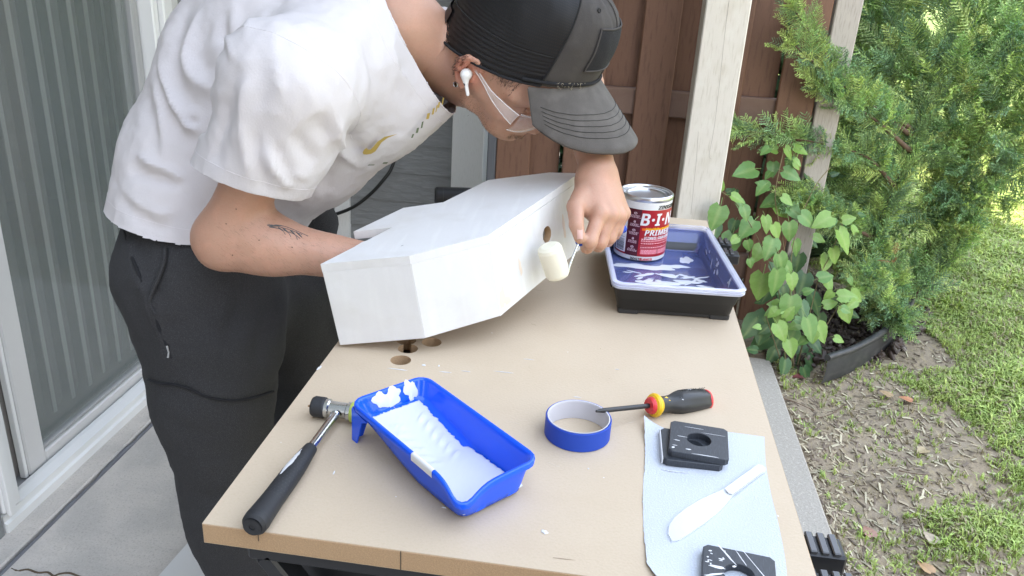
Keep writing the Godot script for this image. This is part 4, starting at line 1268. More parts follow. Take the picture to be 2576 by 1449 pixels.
var box_e := Vector3(0.172, -0.983, -0.06).normalized()                  # the box's depth axis
func build_box() -> void:
	# an angular box: a notched lid board over four walls; its low corner rests on the board, the other end is held up
	var px := {"A": [806, 664.5, 1.131], "B": [1029, 644, 1.118], "C": [1229, 592, 1.154], "D": [1457, 436, 1.367], "E": [1382, 434, 1.392], "F": [1228.5, 453, 1.396], "G": [1115, 509, 1.315], "H": [1015, 523, 1.314], "I": [889, 583, 1.238], "J": [987, 572, 1.234]}
	var w := {}
	for k in px: w[k] = at(px[k][0], px[k][1], px[k][2])
	var o: Vector3 = w.A + box_e * 0.1295
	var b := thing("white_box", "white primed angular wooden box with a notched top, half painted", "box", o)
	var nrm := -box_e
	var ex: Vector3 = (w.D - w.A)
	ex = (ex - nrm * ex.dot(nrm)).normalized()
	var ez := ex.cross(nrm)
	var loc := Transform3D(Basis(ex, nrm, ez), w.A - o)
	var pl := PackedVector2Array()
	for k in ["A", "B", "C", "D", "E", "F", "G", "H", "I", "J"]:
		var q: Vector3 = loc.affine_inverse() * (w[k] - o)
		pl.append(Vector2(q.x, q.z))
	var st := begin()
	add_prism(st, pl, 0.0125, loc)
	part("lid_board", done(st), M.primed, b)
	# walls
	var names_ := [["A", "B"], ["B", "C"], ["C", "D"], ["D", "E"], ["E", "F"]]
	for i in names_.size():
		var p: Vector3 = loc.affine_inverse() * (w[names_[i][0]] - o)
		var q: Vector3 = loc.affine_inverse() * (w[names_[i][1]] - o)
		var d := (q - p)
		d.y = 0
		var inn := Vector3(-d.z, 0, d.x).normalized()
		if inn.dot(Vector3(pl[8].x, 0, pl[8].y) - p) < 0 and i < 4: inn = -inn
		if i >= 3: inn = Vector3(d.z, 0, -d.x).normalized() if Vector3(d.z, 0, -d.x).dot(Vector3(pl[0].x, 0, pl[0].y) - p) > 0 else Vector3(-d.z, 0, d.x).normalized()
		var tq := 0.012
		var ys := [-0.0127, -0.1295]
		if i == 2:
			# the long wall has a round hole, its wood left bare round the rim
			var len_ := d.length()
			var hc := wall_hit(loc, o, p, d, inn)
			var c := CSGBox3D.new()
			c.size = Vector3(len_, 0.1168, tq)
			c.material = M.primed
			var bx := Basis(d.normalized(), Vector3.UP, d.normalized().cross(Vector3.UP))
			var mid: Vector3 = p + d * 0.5 + inn * tq * 0.5 + Vector3(0, -0.0127 - 0.0584, 0)
			c.transform = loc * Transform3D(bx, mid)
			put(c, "wall", b)
			var k := CSGCylinder3D.new()
			k.operation = CSGShape3D.OPERATION_SUBTRACTION
			k.radius = 0.0135
			k.height = 0.05
			k.sides = 28
			k.material = M.board_edge
			k.rotation.x = PI / 2
			k.position = Vector3((hc - mid).dot(bx.x), hc.y - mid.y, 0)
			c.add_child(k)
			k.name = "bore"
			# bare patches the roller has not reached yet
			var spots := [[0.012, -0.105, 0.007, 0.018], [0.024, -0.115, 0.010, 0.006], [0.070, -0.080, 0.004, 0.013], [0.215, -0.07, 0.005, 0.018]]
			for s in spots.size():
				var q2: Array = spots[s]
				var f := Transform3D(Basis(d.normalized(), -inn, d.normalized().cross(-inn)), p + d.normalized() * q2[0] + Vector3(0, q2[1], 0) - inn * 0.0002)
				part("bare_patch", blot(q2[2], q2[3], 400 + s, 0.0002), M.bare, b, loc * f)
		else:
			var ws := begin()
			var bx2 := Basis(d.normalized(), Vector3.UP, d.normalized().cross(Vector3.UP))
			var mid2: Vector3 = p + d * 0.5 + inn * tq * 0.5 + Vector3(0, -0.0127 - 0.0584, 0)
			add_box(ws, Vector3(d.length() - 0.0004, 0.1168, tq), 0.0005, Transform3D(bx2, mid2))
			part("wall", done(ws), M.primed, b, loc)
	# a scratch and smoothed patches of filler on the lid
	for q in [[1012, 618, 0.002, 0.0006, 1], [925, 612, 0.020, 0.009, 0], [1030, 575, 0.022, 0.008, 0], [1290, 480, 0.016, 0.009, 0]]:
		if q[2] > 0.0:
			var v: Vector3 = w.A
			var rr := ray(q[0], q[1])
			var tt := (v - EYE).dot(nrm) / rr.dot(nrm)
			part("scratch" if q[4] == 1 else "filler_patch", blot(q[2], q[3], 420 + int(q[0]), 0.0002), M.ink if q[4] == 1 else M.drywhite, b, Transform3D(Basis(ex, nrm, ez), EYE + rr * tt - o + nrm * 0.0002))
func wall_hit(loc: Transform3D, o: Vector3, p: Vector3, d: Vector3, inn: Vector3) -> Vector3:
	var rr := ray(1376, 590)
	var n: Vector3 = loc.basis * inn
	var p0: Vector3 = loc * p + o
	return loc.affine_inverse() * (EYE + rr * ((p0 - EYE).dot(n) / rr.dot(n)) - o)

func build_roller() -> void:
	# the little foam roller pressed against the box's long wall
	var top := at(1381, 622, 1.235)
	var bot := at(1404, 690, 1.258)
	var ax := (top - bot).normalized()
	var c := (top + bot) * 0.5
	var t := thing("mini_roller", "small cream foam paint roller on a bent wire with blue handle end", "paint roller", c)
	var xf := frame(ax.cross(Vector3.FORWARD), ax, Vector3.ZERO)
	var hl := 0.0275
	part("foam_sleeve", lathe([Vector2(0, hl + 0.0005), Vector2(0.012, hl + 0.0002), Vector2(0.0175, hl - 0.003), Vector2(0.0192, hl - 0.008), Vector2(0.0195, 0), Vector2(0.0195, -hl + 0.006), Vector2(0.0178, -hl + 0.0015), Vector2(0.013, -hl), Vector2(0, -hl - 0.0002)], 40, xf), M.foam, t)
	# wire: out of the lower end, up beside the sleeve to the handle
	var w := bend([Vector3.ZERO - ax * hl, at(1416, 694, 1.256) - c, at(1428, 690, 1.25) - c, at(1432, 672, 1.248) - c, at(1443, 642, 1.25) - c, at(1453, 618, 1.252) - c, at(1458, 609, 1.256) - c, at(1480, 600, 1.275) - c], 6)
	part("wire", tube(w, [0.0021], 10), M.steel, t)
	var w2 := bend([at(1446, 634, 1.254) - c, at(1452, 618, 1.256) - c, at(1460, 609, 1.258) - c], 4)
	part("wire_clip", tube(w2, [0.0016], 8), M.steel, t)
	var h0 := at(1455, 609, 1.262)
	var h1 := at(1560, 578, 1.345)
	var hx := (h1 - h0).normalized()
	part("handle", lathe([Vector2(0, 0), Vector2(0.006, 0.0), Vector2(0.0072, 0.002), Vector2(0.0072, 0.012), Vector2(0.0066, 0.04), Vector2(0.0078, 0.08), Vector2(0.007, 0.125), Vector2(0, 0.128)], 20, frame(hx.cross(Vector3.UP), hx, h0 - c)), M.tape, t)

func build_small_things() -> void:
	# black tube behind the box at the far left edge
	var a := on_y(1094, 492, TOP + 0.021)
	var ax := Vector3(0.97, 0, -0.22).normalized()
	var t := thing("black_tube", "black plastic tube lying behind the white box", "tube", a)
	var xf := frame(ax.cross(Vector3.UP), ax, Vector3.ZERO)
	part("barrel", lathe([Vector2(0, -0.001), Vector2(0.0165, -0.001), Vector2(0.0200, 0.003), Vector2(0.0205, 0.006), Vector2(0.0205, 0.17), Vector2(0, 0.172)], 32, xf), M.black, t)
	part("ring", lathe([Vector2(0.0206, 0.018), Vector2(0.0209, 0.0185), Vector2(0.0209, 0.0192), Vector2(0.0206, 0.0197)], 32, xf), M.blackgrey, t)
	# white panel lying on the floor under the bench
	var o := on_y(500, 1330, 0.024)
	var p := on_y(395, 1449, 0.024)
	var e := (p - o).normalized()
	var s := thing("white_board", "white board lying flat on the patio floor beneath the workbench", "board", (o + p) * 0.5)
	part("sheet", box(Vector3(0.60, 0.018, 0.9), 0.002), M.drywhite, s, frame(e.cross(Vector3.UP) * -1.0, Vector3.UP, Vector3(e.cross(Vector3.UP).x, -0.009, e.cross(Vector3.UP).z) * -0.3 * 0.0 + Vector3(0.30, -0.009, 0.03)))

# ------------------------------------------------------------------ soft bodies: joined tapered limbs, meshed where their common field is zero
class Bone:
	var a: Vector3
	var ba: Vector3
	var il: float
	var ra: float
	var rb: float
	var k: float
	var sub: bool
	var flat: Vector3
	var fs: float
	var mid: Vector3
	var reach: float
func bone(list: Array, a: Vector3, b: Vector3, ra: float, rb: float, k := 0.02, sub := false, flat := Vector3.ZERO, fs := 1.0) -> void:
	var o := Bone.new()
	o.a = a
	o.ba = b - a
	o.il = 1.0 / maxf(o.ba.length_squared(), 1e-9)
	o.ra = ra
	o.rb = rb
	o.k = k
	o.sub = sub
	o.flat = flat.normalized()
	o.fs = fs                                                       # > 1: wider along flat, < 1: thinner
	o.mid = (a + b) * 0.5
	o.reach = o.ba.length() * 0.5 + maxf(ra, rb) * maxf(1.0, fs) + k
	list.append(o)
func field(list: Array, p: Vector3) -> float:
	var d := 1e3
	for o: Bone in list:
		var far := p.distance_to(o.mid) - o.reach
		if o.sub:
			if far > 0.0: continue
		elif far > d: continue
		var q := p - o.a
		if o.fs != 1.0:
			q -= o.flat * (q.dot(o.flat) * (1.0 - 1.0 / o.fs))
		var t := clampf(q.dot(o.ba) * o.il, 0.0, 1.0)
		var e := (q - o.ba * t).length() - (o.ra + (o.rb - o.ra) * t)
		if o.sub:
			var h := maxf(o.k - absf(d + e), 0.0) / o.k
			d = maxf(d, -e) + h * h * o.k * 0.25
		else:
			var h := maxf(o.k - absf(d - e), 0.0) / o.k
			d = minf(d, e) - h * h * o.k * 0.25
	return d
func slope(list: Array, p: Vector3, e := 0.002) -> Vector3:
	return Vector3(field(list, p + Vector3(e, 0, 0)) - field(list, p - Vector3(e, 0, 0)), field(list, p + Vector3(0, e, 0)) - field(list, p - Vector3(0, e, 0)), field(list, p + Vector3(0, 0, e)) - field(list, p - Vector3(0, 0, e))).normalized()
func settle(list: Array, p: Vector3, off := 0.0) -> Vector3:         # the nearest point of the surface
	for i in 5:
		p -= slope(list, p) * (field(list, p) - off)
	return p
func meet(list: Array, px: float, py: float, d0: float, off := 0.0) -> Vector3:   # where a line of sight meets the surface
	var r := ray(px, py)
	var rl := r.length()
	var d := d0
	for i in 60:
		var f := field(list, EYE + r * d) - off
		if f < 0.0004: break
		d += f * 0.8 / rl
		if d > d0 + 1.2: break
	return EYE + r * d

# surface nets inside lo..hi with cells of size h; returns [vertices, quads]
func nets(list: Array, lo: Vector3, hi: Vector3, h: float) -> Array:
	var nx := int((hi.x - lo.x) / h / 4.0 + 1) * 4 + 1
	var ny := int((hi.y - lo.y) / h / 4.0 + 1) * 4 + 1
	var nz := int((hi.z - lo.z) / h / 4.0 + 1) * 4 + 1
	var val := PackedFloat32Array()
	val.resize(nx * ny * nz)
	val.fill(9.0)
	var sy := nx
	var sz := nx * ny
	var blocks := PackedInt32Array()
	var lim := h * 4.0 * 0.87 + h
	for bz in range(0, nz - 1, 4):
		for by in range(0, ny - 1, 4):
			for bx in range(0, nx - 1, 4):
				var c := lo + Vector3(bx + 2, by + 2, bz + 2) * h
				var d := field(list, c)
				if absf(d) > lim * 1.25:
					continue
				blocks.append(bx + by * sy + bz * sz)
				for z in range(bz, bz + 5):
					for y in range(by, by + 5):
						var i0 := bx + y * sy + z * sz
						for x in 5:
							if val[i0 + x] > 8.0:
								val[i0 + x] = field(list, lo + Vector3(bx + x, y, z) * h)
	var vid := PackedInt32Array()
	vid.resize(nx * ny * nz)
	vid.fill(-1)
	var vs := PackedVector3Array()
	var quads := PackedInt32Array()
	var off := [0, 1, sy, sy + 1, sz, sz + 1, sz + sy, sz + sy + 1]
	var edges := [[0, 1], [2, 3], [4, 5], [6, 7], [0, 2], [1, 3], [4, 6], [5, 7], [0, 4], [1, 5], [2, 6], [3, 7]]
	var cells := PackedInt32Array()
	for b in blocks:
		for z in 4:
			for y in 4:
				for x in 4:
					var i := b + x + y * sy + z * sz
					var neg := 0
					for k in 8:
						if val[i + off[k]] < 0.0: neg += 1
					if neg == 0 or neg == 8: continue
					var s := Vector3.ZERO
					var n := 0
					for e in edges:
						var va: float = val[i + off[e[0]]]
						var vb: float = val[i + off[e[1]]]
						if (va < 0.0) == (vb < 0.0): continue
						var t := va / (va - vb)
						var ca: int = e[0]
						var cb: int = e[1]
						s += Vector3(ca & 1, (ca >> 1) & 1, ca >> 2).lerp(Vector3(cb & 1, (cb >> 1) & 1, cb >> 2), t)
						n += 1
					vid[i] = vs.size()
					var gx := i % nx
					var gy := (i / sy) % ny
					var gz := i / sz
					vs.append(lo + (Vector3(gx, gy, gz) + s / n) * h)
					cells.append(i)
	for i in cells:
		var v0 := val[i] < 0.0
		# one quad round each crossed edge that starts at this corner
		if (val[i + 1] < 0.0) != v0:
			_net_quad(quads, vid, i, i - sy, i - sy - sz, i - sz, v0)
		if (val[i + sy] < 0.0) != v0:
			_net_quad(quads, vid, i, i - sz, i - sz - 1, i - 1, v0)
		if (val[i + sz] < 0.0) != v0:
			_net_quad(quads, vid, i, i - 1, i - 1 - sy, i - sy, v0)
	return [vs, quads]
func _net_quad(quads: PackedInt32Array, vid: PackedInt32Array, a: int, b: int, c: int, d: int, inside: bool) -> void:
	if b < 0 or c < 0 or d < 0: return
	if vid[a] < 0 or vid[b] < 0 or vid[c] < 0 or vid[d] < 0: return
	if inside:
		quads.append_array(PackedInt32Array([vid[a], vid[d], vid[c], vid[b]]))
	else:
		quads.append_array(PackedInt32Array([vid[a], vid[b], vid[c], vid[d]]))
func smooth_normals(vs: PackedVector3Array, quads: PackedInt32Array) -> PackedVector3Array:
	var nn := PackedVector3Array()
	nn.resize(vs.size())
	for i in range(0, quads.size(), 4):
		var a := vs[quads[i]]
		var n := (vs[quads[i + 2]] - a).cross(vs[quads[i + 3]] - vs[quads[i + 1]])
		for k in 4: nn[quads[i + k]] -= n
	for i in nn.size(): nn[i] = -nn[i].normalized()
	return nn
func net_mesh(am: ArrayMesh, vs: PackedVector3Array, nn: PackedVector3Array, quads: PackedInt32Array, cols := PackedColorArray()) -> ArrayMesh:
	var idx := PackedInt32Array()
	for i in range(0, quads.size(), 4):
		idx.append_array(PackedInt32Array([quads[i], quads[i + 2], quads[i + 1], quads[i], quads[i + 3], quads[i + 2]]))
	var arr := []
	arr.resize(Mesh.ARRAY_MAX)
	arr[Mesh.ARRAY_VERTEX] = vs
	arr[Mesh.ARRAY_NORMAL] = nn
	arr[Mesh.ARRAY_INDEX] = idx
	if cols.size() > 0: arr[Mesh.ARRAY_COLOR] = cols
	am.add_surface_from_arrays(Mesh.PRIMITIVE_TRIANGLES, arr)
	return am
func seg_dist(p: Vector3, a: Vector3, b: Vector3) -> float:
	var ba := b - a
	var t := clampf((p - a).dot(ba) / maxf(ba.length_squared(), 1e-9), 0.0, 1.0)
	return p.distance_to(a + ba * t)
# raise or sink the cloth along lines: each fold is [points, height, width]
func crease(vs: PackedVector3Array, nn: PackedVector3Array, folds: Array) -> void:
	for f in folds:
		var pts: Array = f[0]
		var amp: float = f[1]
		var w: float = f[2]
		var bb := AABB(pts[0], Vector3.ZERO)
		for q in pts: bb = bb.expand(q)
		bb = bb.grow(w * 3.0)
		var n := pts.size()
		for i in vs.size():
			var p := vs[i]
			if not bb.has_point(p): continue
			var best := 1e3
			var where := 0.0
			for k in n - 1:
				var a: Vector3 = pts[k]
				var ba: Vector3 = pts[k + 1] - a
				var t := clampf((p - a).dot(ba) / maxf(ba.length_squared(), 1e-9), 0.0, 1.0)
				var d := p.distance_to(a + ba * t)
				if d < best:
					best = d
					where = (k + t) / (n - 1)
			if best > w * 3.0: continue
			# ridges are rounded, valleys come to a sharp line
			var shape := exp(-best * best / (w * w)) if amp > 0.0 else exp(-1.5 * pow(best / w, 1.15))
			vs[i] = p + nn[i] * (amp * shape * pow(sin(PI * clampf(where * 0.96 + 0.02, 0.0, 1.0)), 0.6))
# cut cloth open: cuts are [point, outward normal, radius]; what lies beyond the plane within the radius is dropped, the edge drawn onto the plane
func cut_open(vs: PackedVector3Array, quads: PackedInt32Array, cuts: Array) -> PackedInt32Array:
	var beyond := PackedByteArray()
	beyond.resize(vs.size())
	var onto := vs.duplicate()
	for c in cuts:
		var p0: Vector3 = c[0]
		var n: Vector3 = c[1]
		var r: float = c[2]
		for i in vs.size():
			var v := vs[i]
			if v.distance_to(p0) > r: continue
			var d := (v - p0).dot(n)
			if d > 0.0:
				# where two lists of limbs are given, only what belongs to the first is cut
				if c.size() > 3 and field(c[3], v) > field(c[4], v): continue
				beyond[i] = 1
				onto[i] = v - n * d
	var out := PackedInt32Array()
	for i in range(0, quads.size(), 4):
		var s := beyond[quads[i]] + beyond[quads[i + 1]] + beyond[quads[i + 2]] + beyond[quads[i + 3]]
		if s < 4:
			for k in 4: out.append(quads[i + k])
	for i in vs.size():
		if beyond[i] == 1: vs[i] = onto[i]
	return out
# the line where a plane meets the cloth, as a fine raised thread
func seam(vs: PackedVector3Array, nn: PackedVector3Array, quads: PackedInt32Array, p0: Vector3, n: Vector3, r: float, rad: float, st: SurfaceTool) -> void:
	for i in range(0, quads.size(), 4):
		var a := vs[quads[i]]
		if a.distance_to(p0) > r: continue
		var hit: Array = []
		for k in 4:
			var u := quads[i + k]
			var v := quads[i + (k + 1) % 4]
			var du := (vs[u] - p0).dot(n)
			var dv := (vs[v] - p0).dot(n)
			if (du < 0.0) != (dv < 0.0):
				hit.append(vs[u].lerp(vs[v], du / (du - dv)) + nn[u] * rad * 0.2)
		if hit.size() == 2 and (hit[0] as Vector3).distance_to(hit[1]) > 1e-5:
			add_tube(st, hit, [rad], 5, false)

# ------------------------------------------------------------------ the man
func P(a: Array) -> Vector3:
	return at(a[0], a[1], a[2])
func pts_on(list: Array, arr: Array, d0: float, off := 0.0) -> Array:
	var out: Array = []
	for q in arr: out.append(meet(list, q[0], q[1], d0, off))
	return out

func finger(list: Array, c: Array, r: Array, k := 0.004) -> void:
	for i in c.size() - 1:
		bone(list, c[i], c[i + 1], r[i], r[i + 1], k)

func build_person() -> void:
	var lat := Vector3(0, 0, 1)                                       # across the body, towards the camera
	# joints
	var hip_r := Vector3(-0.70, 0.90, -1.19)
	var hip_l := Vector3(-0.70, 0.90, -1.39)
	var neck0 := at(1005, 62, 1.31)
	var sh_r := at(745, 225, 1.13)
	var sh_l := at(1120, 150, 1.50)
	var elb_r := at(562, 598, 1.215)
	var wr_r := at(985, 668, 1.225)
	var elb_l := at(1425, 120, 1.50)
	var wr_l := at(1503, 425, 1.315)
	# head axes: forward, up, right ear
	var cam := func(x: float, y: float, z: float) -> Vector3: return (CAM_R * x + CAM_D * y + CAM_F * z).normalized()
	var hf: Vector3 = cam.call(0.60, 0.80, 0.0)
	var hu: Vector3 = cam.call(0.514, -0.386, -0.766)
	hu = (hu - hf * hu.dot(hf)).normalized()
	var hr := hf.cross(hu)
	var hc := at(1266, 160, 1.33)
	var H := func(f: float, u: float, r: float) -> Vector3: return hc + hf * f + hu * u + hr * r

	var who := thing("person", "man in white t-shirt, black cap and charcoal joggers bending over the box", "person", Vector3(-0.70, 0, -1.25))
	var here := shift(-who.position)

	# ---- body: arms, neck, trunk as one field
	var body: Array = []
	bone(body, sh_r, elb_r, 0.046, 0.037, 0.03)
	bone(body, elb_r + Vector3(0.004, -0.004, 0), elb_r.lerp(wr_r, 0.28), 0.0385, 0.0395, 0.04)
	bone(body, elb_r.lerp(wr_r, 0.25), wr_r, 0.0405, 0.0265, 0.03)
	bone(body, elb_r + (elb_r - sh_r).normalized() * 0.008, elb_r + (elb_r - wr_r).normalized() * 0.012, 0.027, 0.019, 0.03)
	bone(body, sh_l, elb_l, 0.050, 0.042, 0.03)
	bone(body, elb_l, elb_l.lerp(wr_l, 0.35), 0.042, 0.043, 0.03)
	bone(body, elb_l.lerp(wr_l, 0.3), wr_l, 0.042, 0.0285, 0.03)
	var spine: Array = [Vector3(-0.70, 0.95, -1.29), at(560, 400, 1.40), at(740, 210, 1.38), at(900, 110, 1.35), neck0]
	for i in 4: bone(body, spine[i], spine[i + 1], [0.11, 0.11, 0.12, 0.10][i], [0.11, 0.12, 0.10, 0.06][i], 0.05)
	bone(body, spine[3], sh_r, 0.07, 0.05, 0.05)
	bone(body, spine[3], sh_l, 0.07, 0.05, 0.05)
	bone(body, neck0, H.call(-0.035, -0.075, 0), 0.060, 0.058, 0.03)
	# face and skull, coarse here and refined below from the same field
	var head: Array = []
	head_bones(head, H, hf, hu, hr)
	for o in head: body.append(o)
	var top_list: Array = head.duplicate()
	bone(top_list, neck0, H.call(-0.035, -0.075, 0), 0.060, 0.058, 0.03)
	var low_list: Array = []
	for o in body:
		if not head.has(o): low_list.append(o)
	low_list.pop_back()
	# hands
	var hand_l: Array = []
	left_hand(hand_l, wr_l, elb_l)
	var hand_r: Array = []
	right_hand(hand_r, wr_r, elb_r)
	for o in hand_l: body.append(o)
	for o in hand_r: body.append(o)
	var arm_l: Array = hand_l.duplicate()
	arm_l.append(body[6])
	var rest_l: Array = []
	for o in body:
		if not arm_l.has(o): rest_l.append(o)
	var am := ArrayMesh.new()
	# the left hand, its own fine grid, met by the arm at a plane above the wrist
	var wl_n := (elb_l - wr_l).normalized()
	var wl_p := wr_l + wl_n * 0.045
	var neck_n: Vector3 = (neck0 - H.call(-0.035, -0.075, 0)).normalized()
	var neck_p: Vector3 = neck0.lerp(H.call(-0.035, -0.075, 0), 0.42)
	var g := nets(body, Vector3(-1.0, 0.80, -1.72), Vector3(0.06, 1.40, -0.98), 0.0085)
	var vs: PackedVector3Array = g[0]
	var q: PackedInt32Array = cut_open(vs, g[1], [[wl_p, -wl_n, 0.3, arm_l, rest_l], [neck_p, -neck_n, 0.4, top_list, low_list]])
	skin_surface(am, vs, q, H, hr)
	g = nets(body, wr_l + Vector3(-0.085, -0.185, -0.10), wr_l + Vector3(0.095, 0.075, 0.14), 0.003)
	vs = g[0]
	q = cut_open(vs, g[1], [[wl_p, wl_n, 0.3]])
	skin_surface(am, vs, q, H, hr)
	top_list.append(body[body.find(top_list[0]) - 2])
	g = nets(top_list, hc + Vector3(-0.20, -0.15, -0.14), hc + Vector3(0.13, 0.14, 0.14), 0.0034)
	vs = g[0]
	q = cut_open(vs, g[1], [[neck_p, neck_n, 0.5]])
	skin_surface(am, vs, q, H, hr)
	part("body", am, M.skin, who, here)
	var thumb_tip := at(1463, 600, 1.253)
	var nl := begin()
	# thumb nail
	var ng: Array = []
	for i in 7:
		var row: Array = []
		for k in 7:
			var x := 1459.0 + (k - 3) * 2.4
			var y := 590.0 + (i - 3) * 3.6 - absf(k - 3) * (0.7 if i < 3 else -0.5)
			row.append(meet(hand_l, x, y, 1.20, 0.0005))
		ng.append(row)
	add_grid(nl, ng)
	part("thumb_nail", done(nl), M.nail, who, here)

	# ---- hair at the nape and temple, stubble on the jaw, brows
	var hair := begin()
	var r := RandomNumberGenerator.new()
	r.seed = 6
	for i in 9500:
		var u := r.randf_range(-0.075, 0.065)
		var f := r.randf_range(-0.105, 0.06)
		var s := hc + hf * f + hu * u + hr * 0.12
		var keep := 0.0
		if f < -0.02: keep = smoothstep(-0.078, -0.02, u + (f + 0.06) * -0.25)
		else: keep = smoothstep(0.022, 0.045, u) * 0.8
		if f > -0.022 and f < 0.020 and u > -0.04 and u < 0.03: continue
		if r.randf() > keep: continue
		var p := s
		for k in 14:
			var d := field(head, p)
			if d < 0.0005: break
			p -= hr * d * 0.8
		if field(head, p) > 0.002: continue
		var n := slope(head, p)
		var dir := (hf * -0.5 - hu * 0.9 + n * 0.18 + Vector3(r.randf_range(-0.3, 0.3), r.randf_range(-0.3, 0.3), r.randf_range(-0.3, 0.3))).normalized()
		if f > 0.02: dir = (-hu + hf * 0.1 + n * 0.2).normalized()
		var w := dir.cross(n).normalized() * 0.00026
		var l := r.randf_range(0.003, 0.006)
		tri(hair, p - w, p + dir * l, p + w)
	# far half of the nape
	for i in 2600:
		var a := r.randf_range(-0.9, 1.0)
		var p: Vector3 = H.call(-0.12, r.randf_range(-0.07, 0.05), 0) + hr * (0.08 * sin(a))
		for k in 14:
			var d := field(head, p)
			if d < 0.0005: break
			p += hf * d * 0.8
		var n := slope(head, p)
		var dir := (-hu * 0.9 + n * 0.3 + Vector3(r.randf_range(-0.3, 0.3), r.randf_range(-0.3, 0.3), r.randf_range(-0.3, 0.3))).normalized()
		var w := dir.cross(n).normalized() * 0.00026
		tri(hair, p - w, p + dir * r.randf_range(0.003, 0.006), p + w)
	stuff(part("hair", done(hair), M.hair, who, here))
	var stub := begin()
	for i in 2600:
		var f := r.randf_range(-0.01, 0.10)
		var u := r.randf_range(-0.125, -0.015)
		var dens := smoothstep(-0.02, -0.06, u + (f - 0.02) * 0.35) * smoothstep(0.10, 0.06, f) * 0.8
		if f < 0.015 and f > 0.0 and u > -0.06: dens = 0.6
		if r.randf() > dens: continue
		var p := hc + hf * f + hu * u + hr * 0.12
		for k in 14:
			var d := field(head, p)
			if d < 0.0004: break
			p -= hr * d * 0.8
		if absf(field(head, p)) > 0.002: continue
		var n := slope(head, p)
		var dir := (-hu * 0.8 + hf * r.randf_range(-0.4, 0.4) + n * 0.5).normalized()
		var w := dir.cross(n).normalized() * 0.0002
		tri(stub, p - w, p + dir * 0.0018, p + w)
	# moustache over the lip, seen edge on below the glasses
	for i in 260:
		var p: Vector3 = H.call(0.125, r.randf_range(-0.068, -0.056), r.randf_range(-0.026, 0.027))
		for k in 14:
			var d := field(head, p)
			if d < 0.0004: break
			p -= hf * d * 0.8
		var n := slope(head, p)
		var dir := (-hu * 0.9 + n * 0.45 + hr * r.randf_range(-0.3, 0.3)).normalized()
		var w := dir.cross(n).normalized() * 0.0002
		tri(stub, p - w, p + dir * 0.006, p + w)
	stuff(part("stubble", done(stub), M.stubble, who, here))
	# tattoo: dark branching lines on the forearm
	var ink := begin()
	var lines := [[[672, 566], [690, 567], [712, 573], [735, 580], [760, 590]], [[676, 570], [698, 574], [722, 582], [742, 590], [755, 600]], [[690, 566], [715, 569], [745, 580], [775, 594]], [[712, 574], [726, 586], [732, 596]], [[730, 579], [744, 592], [748, 603]], [[745, 583], [760, 597]], [[680, 568], [700, 569], [716, 576]], [[700, 572], [712, 581], [718, 590]]]
	for l in lines:
		var pp := pts_on(body, l, 1.05, 0.0)
		add_tube(ink, bend(pp, 3), [0.0007, 0.0011, 0.0009, 0.0004], 5)
	stuff(part("tattoo", done(ink), M.ink, who, here))

	# moles and fine hair on the forearm
	for ml in [[594, 526], [569, 563], [585, 642], [735, 622], [652, 604]]:
		var mp := meet(body, ml[0], ml[1], 1.05)
		var mn := slope(body, mp)
		part("mole", blot(0.0011, 0.0010, int(ml[0]), 0.0003), M.stubble, who, here * frame(mn.cross(Vector3.UP), mn, mp))
	var fuzz := begin()
	for i in 900:
		var t := r.randf()
		var c := elb_r.lerp(wr_r, t)
		var d := Vector3(r.randf_range(-1, 1), r.randf_range(-1, 1), r.randf_range(0.0, 1)).normalized()
		var p := settle(body, c + d * 0.04)
		var n := slope(body, p)
		var dir := ((wr_r - elb_r).normalized() * 0.9 + Vector3(0, -0.5, 0) + n * 0.25 + Vector3(r.randf_range(-0.3, 0.3), r.randf_range(-0.3, 0.3), 0)).normalized()
		var w := dir.cross(n).normalized() * 0.00011
		tri(fuzz, p - w, p + dir * r.randf_range(0.005, 0.010), p + w)
	stuff(part("arm_hair", done(fuzz), M.stubble, who, here))
	build_shirt(who, here, body, spine, sh_r, sh_l, elb_r, elb_l, neck0, H)
	build_trousers(who, here, hip_r, hip_l)
	var cf: Vector3 = cam.call(0.80, 0.58, -0.08)
	var cu: Vector3 = cam.call(0.43, -0.66, -0.60)
	cu = (cu - cf * cu.dot(cf)).normalized()
	build_cap(who, here, H, cf, cu, cf.cross(cu), hc + CAM_R * 0.026 + CAM_D * 0.012)
	build_eyewear(H, hf, hu, hr, hc, head)

func skin_surface(am: ArrayMesh, vs: PackedVector3Array, q: PackedInt32Array, H: Callable, hr: Vector3) -> void:
	var nn := smooth_normals(vs, q)
	var cols := PackedColorArray()
	cols.resize(vs.size())
	var ear: Vector3 = H.call(-0.012, 0.004, 0.085)
	for i in vs.size():
		# one skin; only the flushed ear is redder
		var e := clampf((1.0 - vs[i].distance_to(ear) / 0.04) * 2.0, 0.0, 1.0)
		cols[i] = Color(0.97, 0.96, 0.95).lerp(Color(1.0, 0.74, 0.70), e)
	net_mesh(am, vs, nn, q, cols)

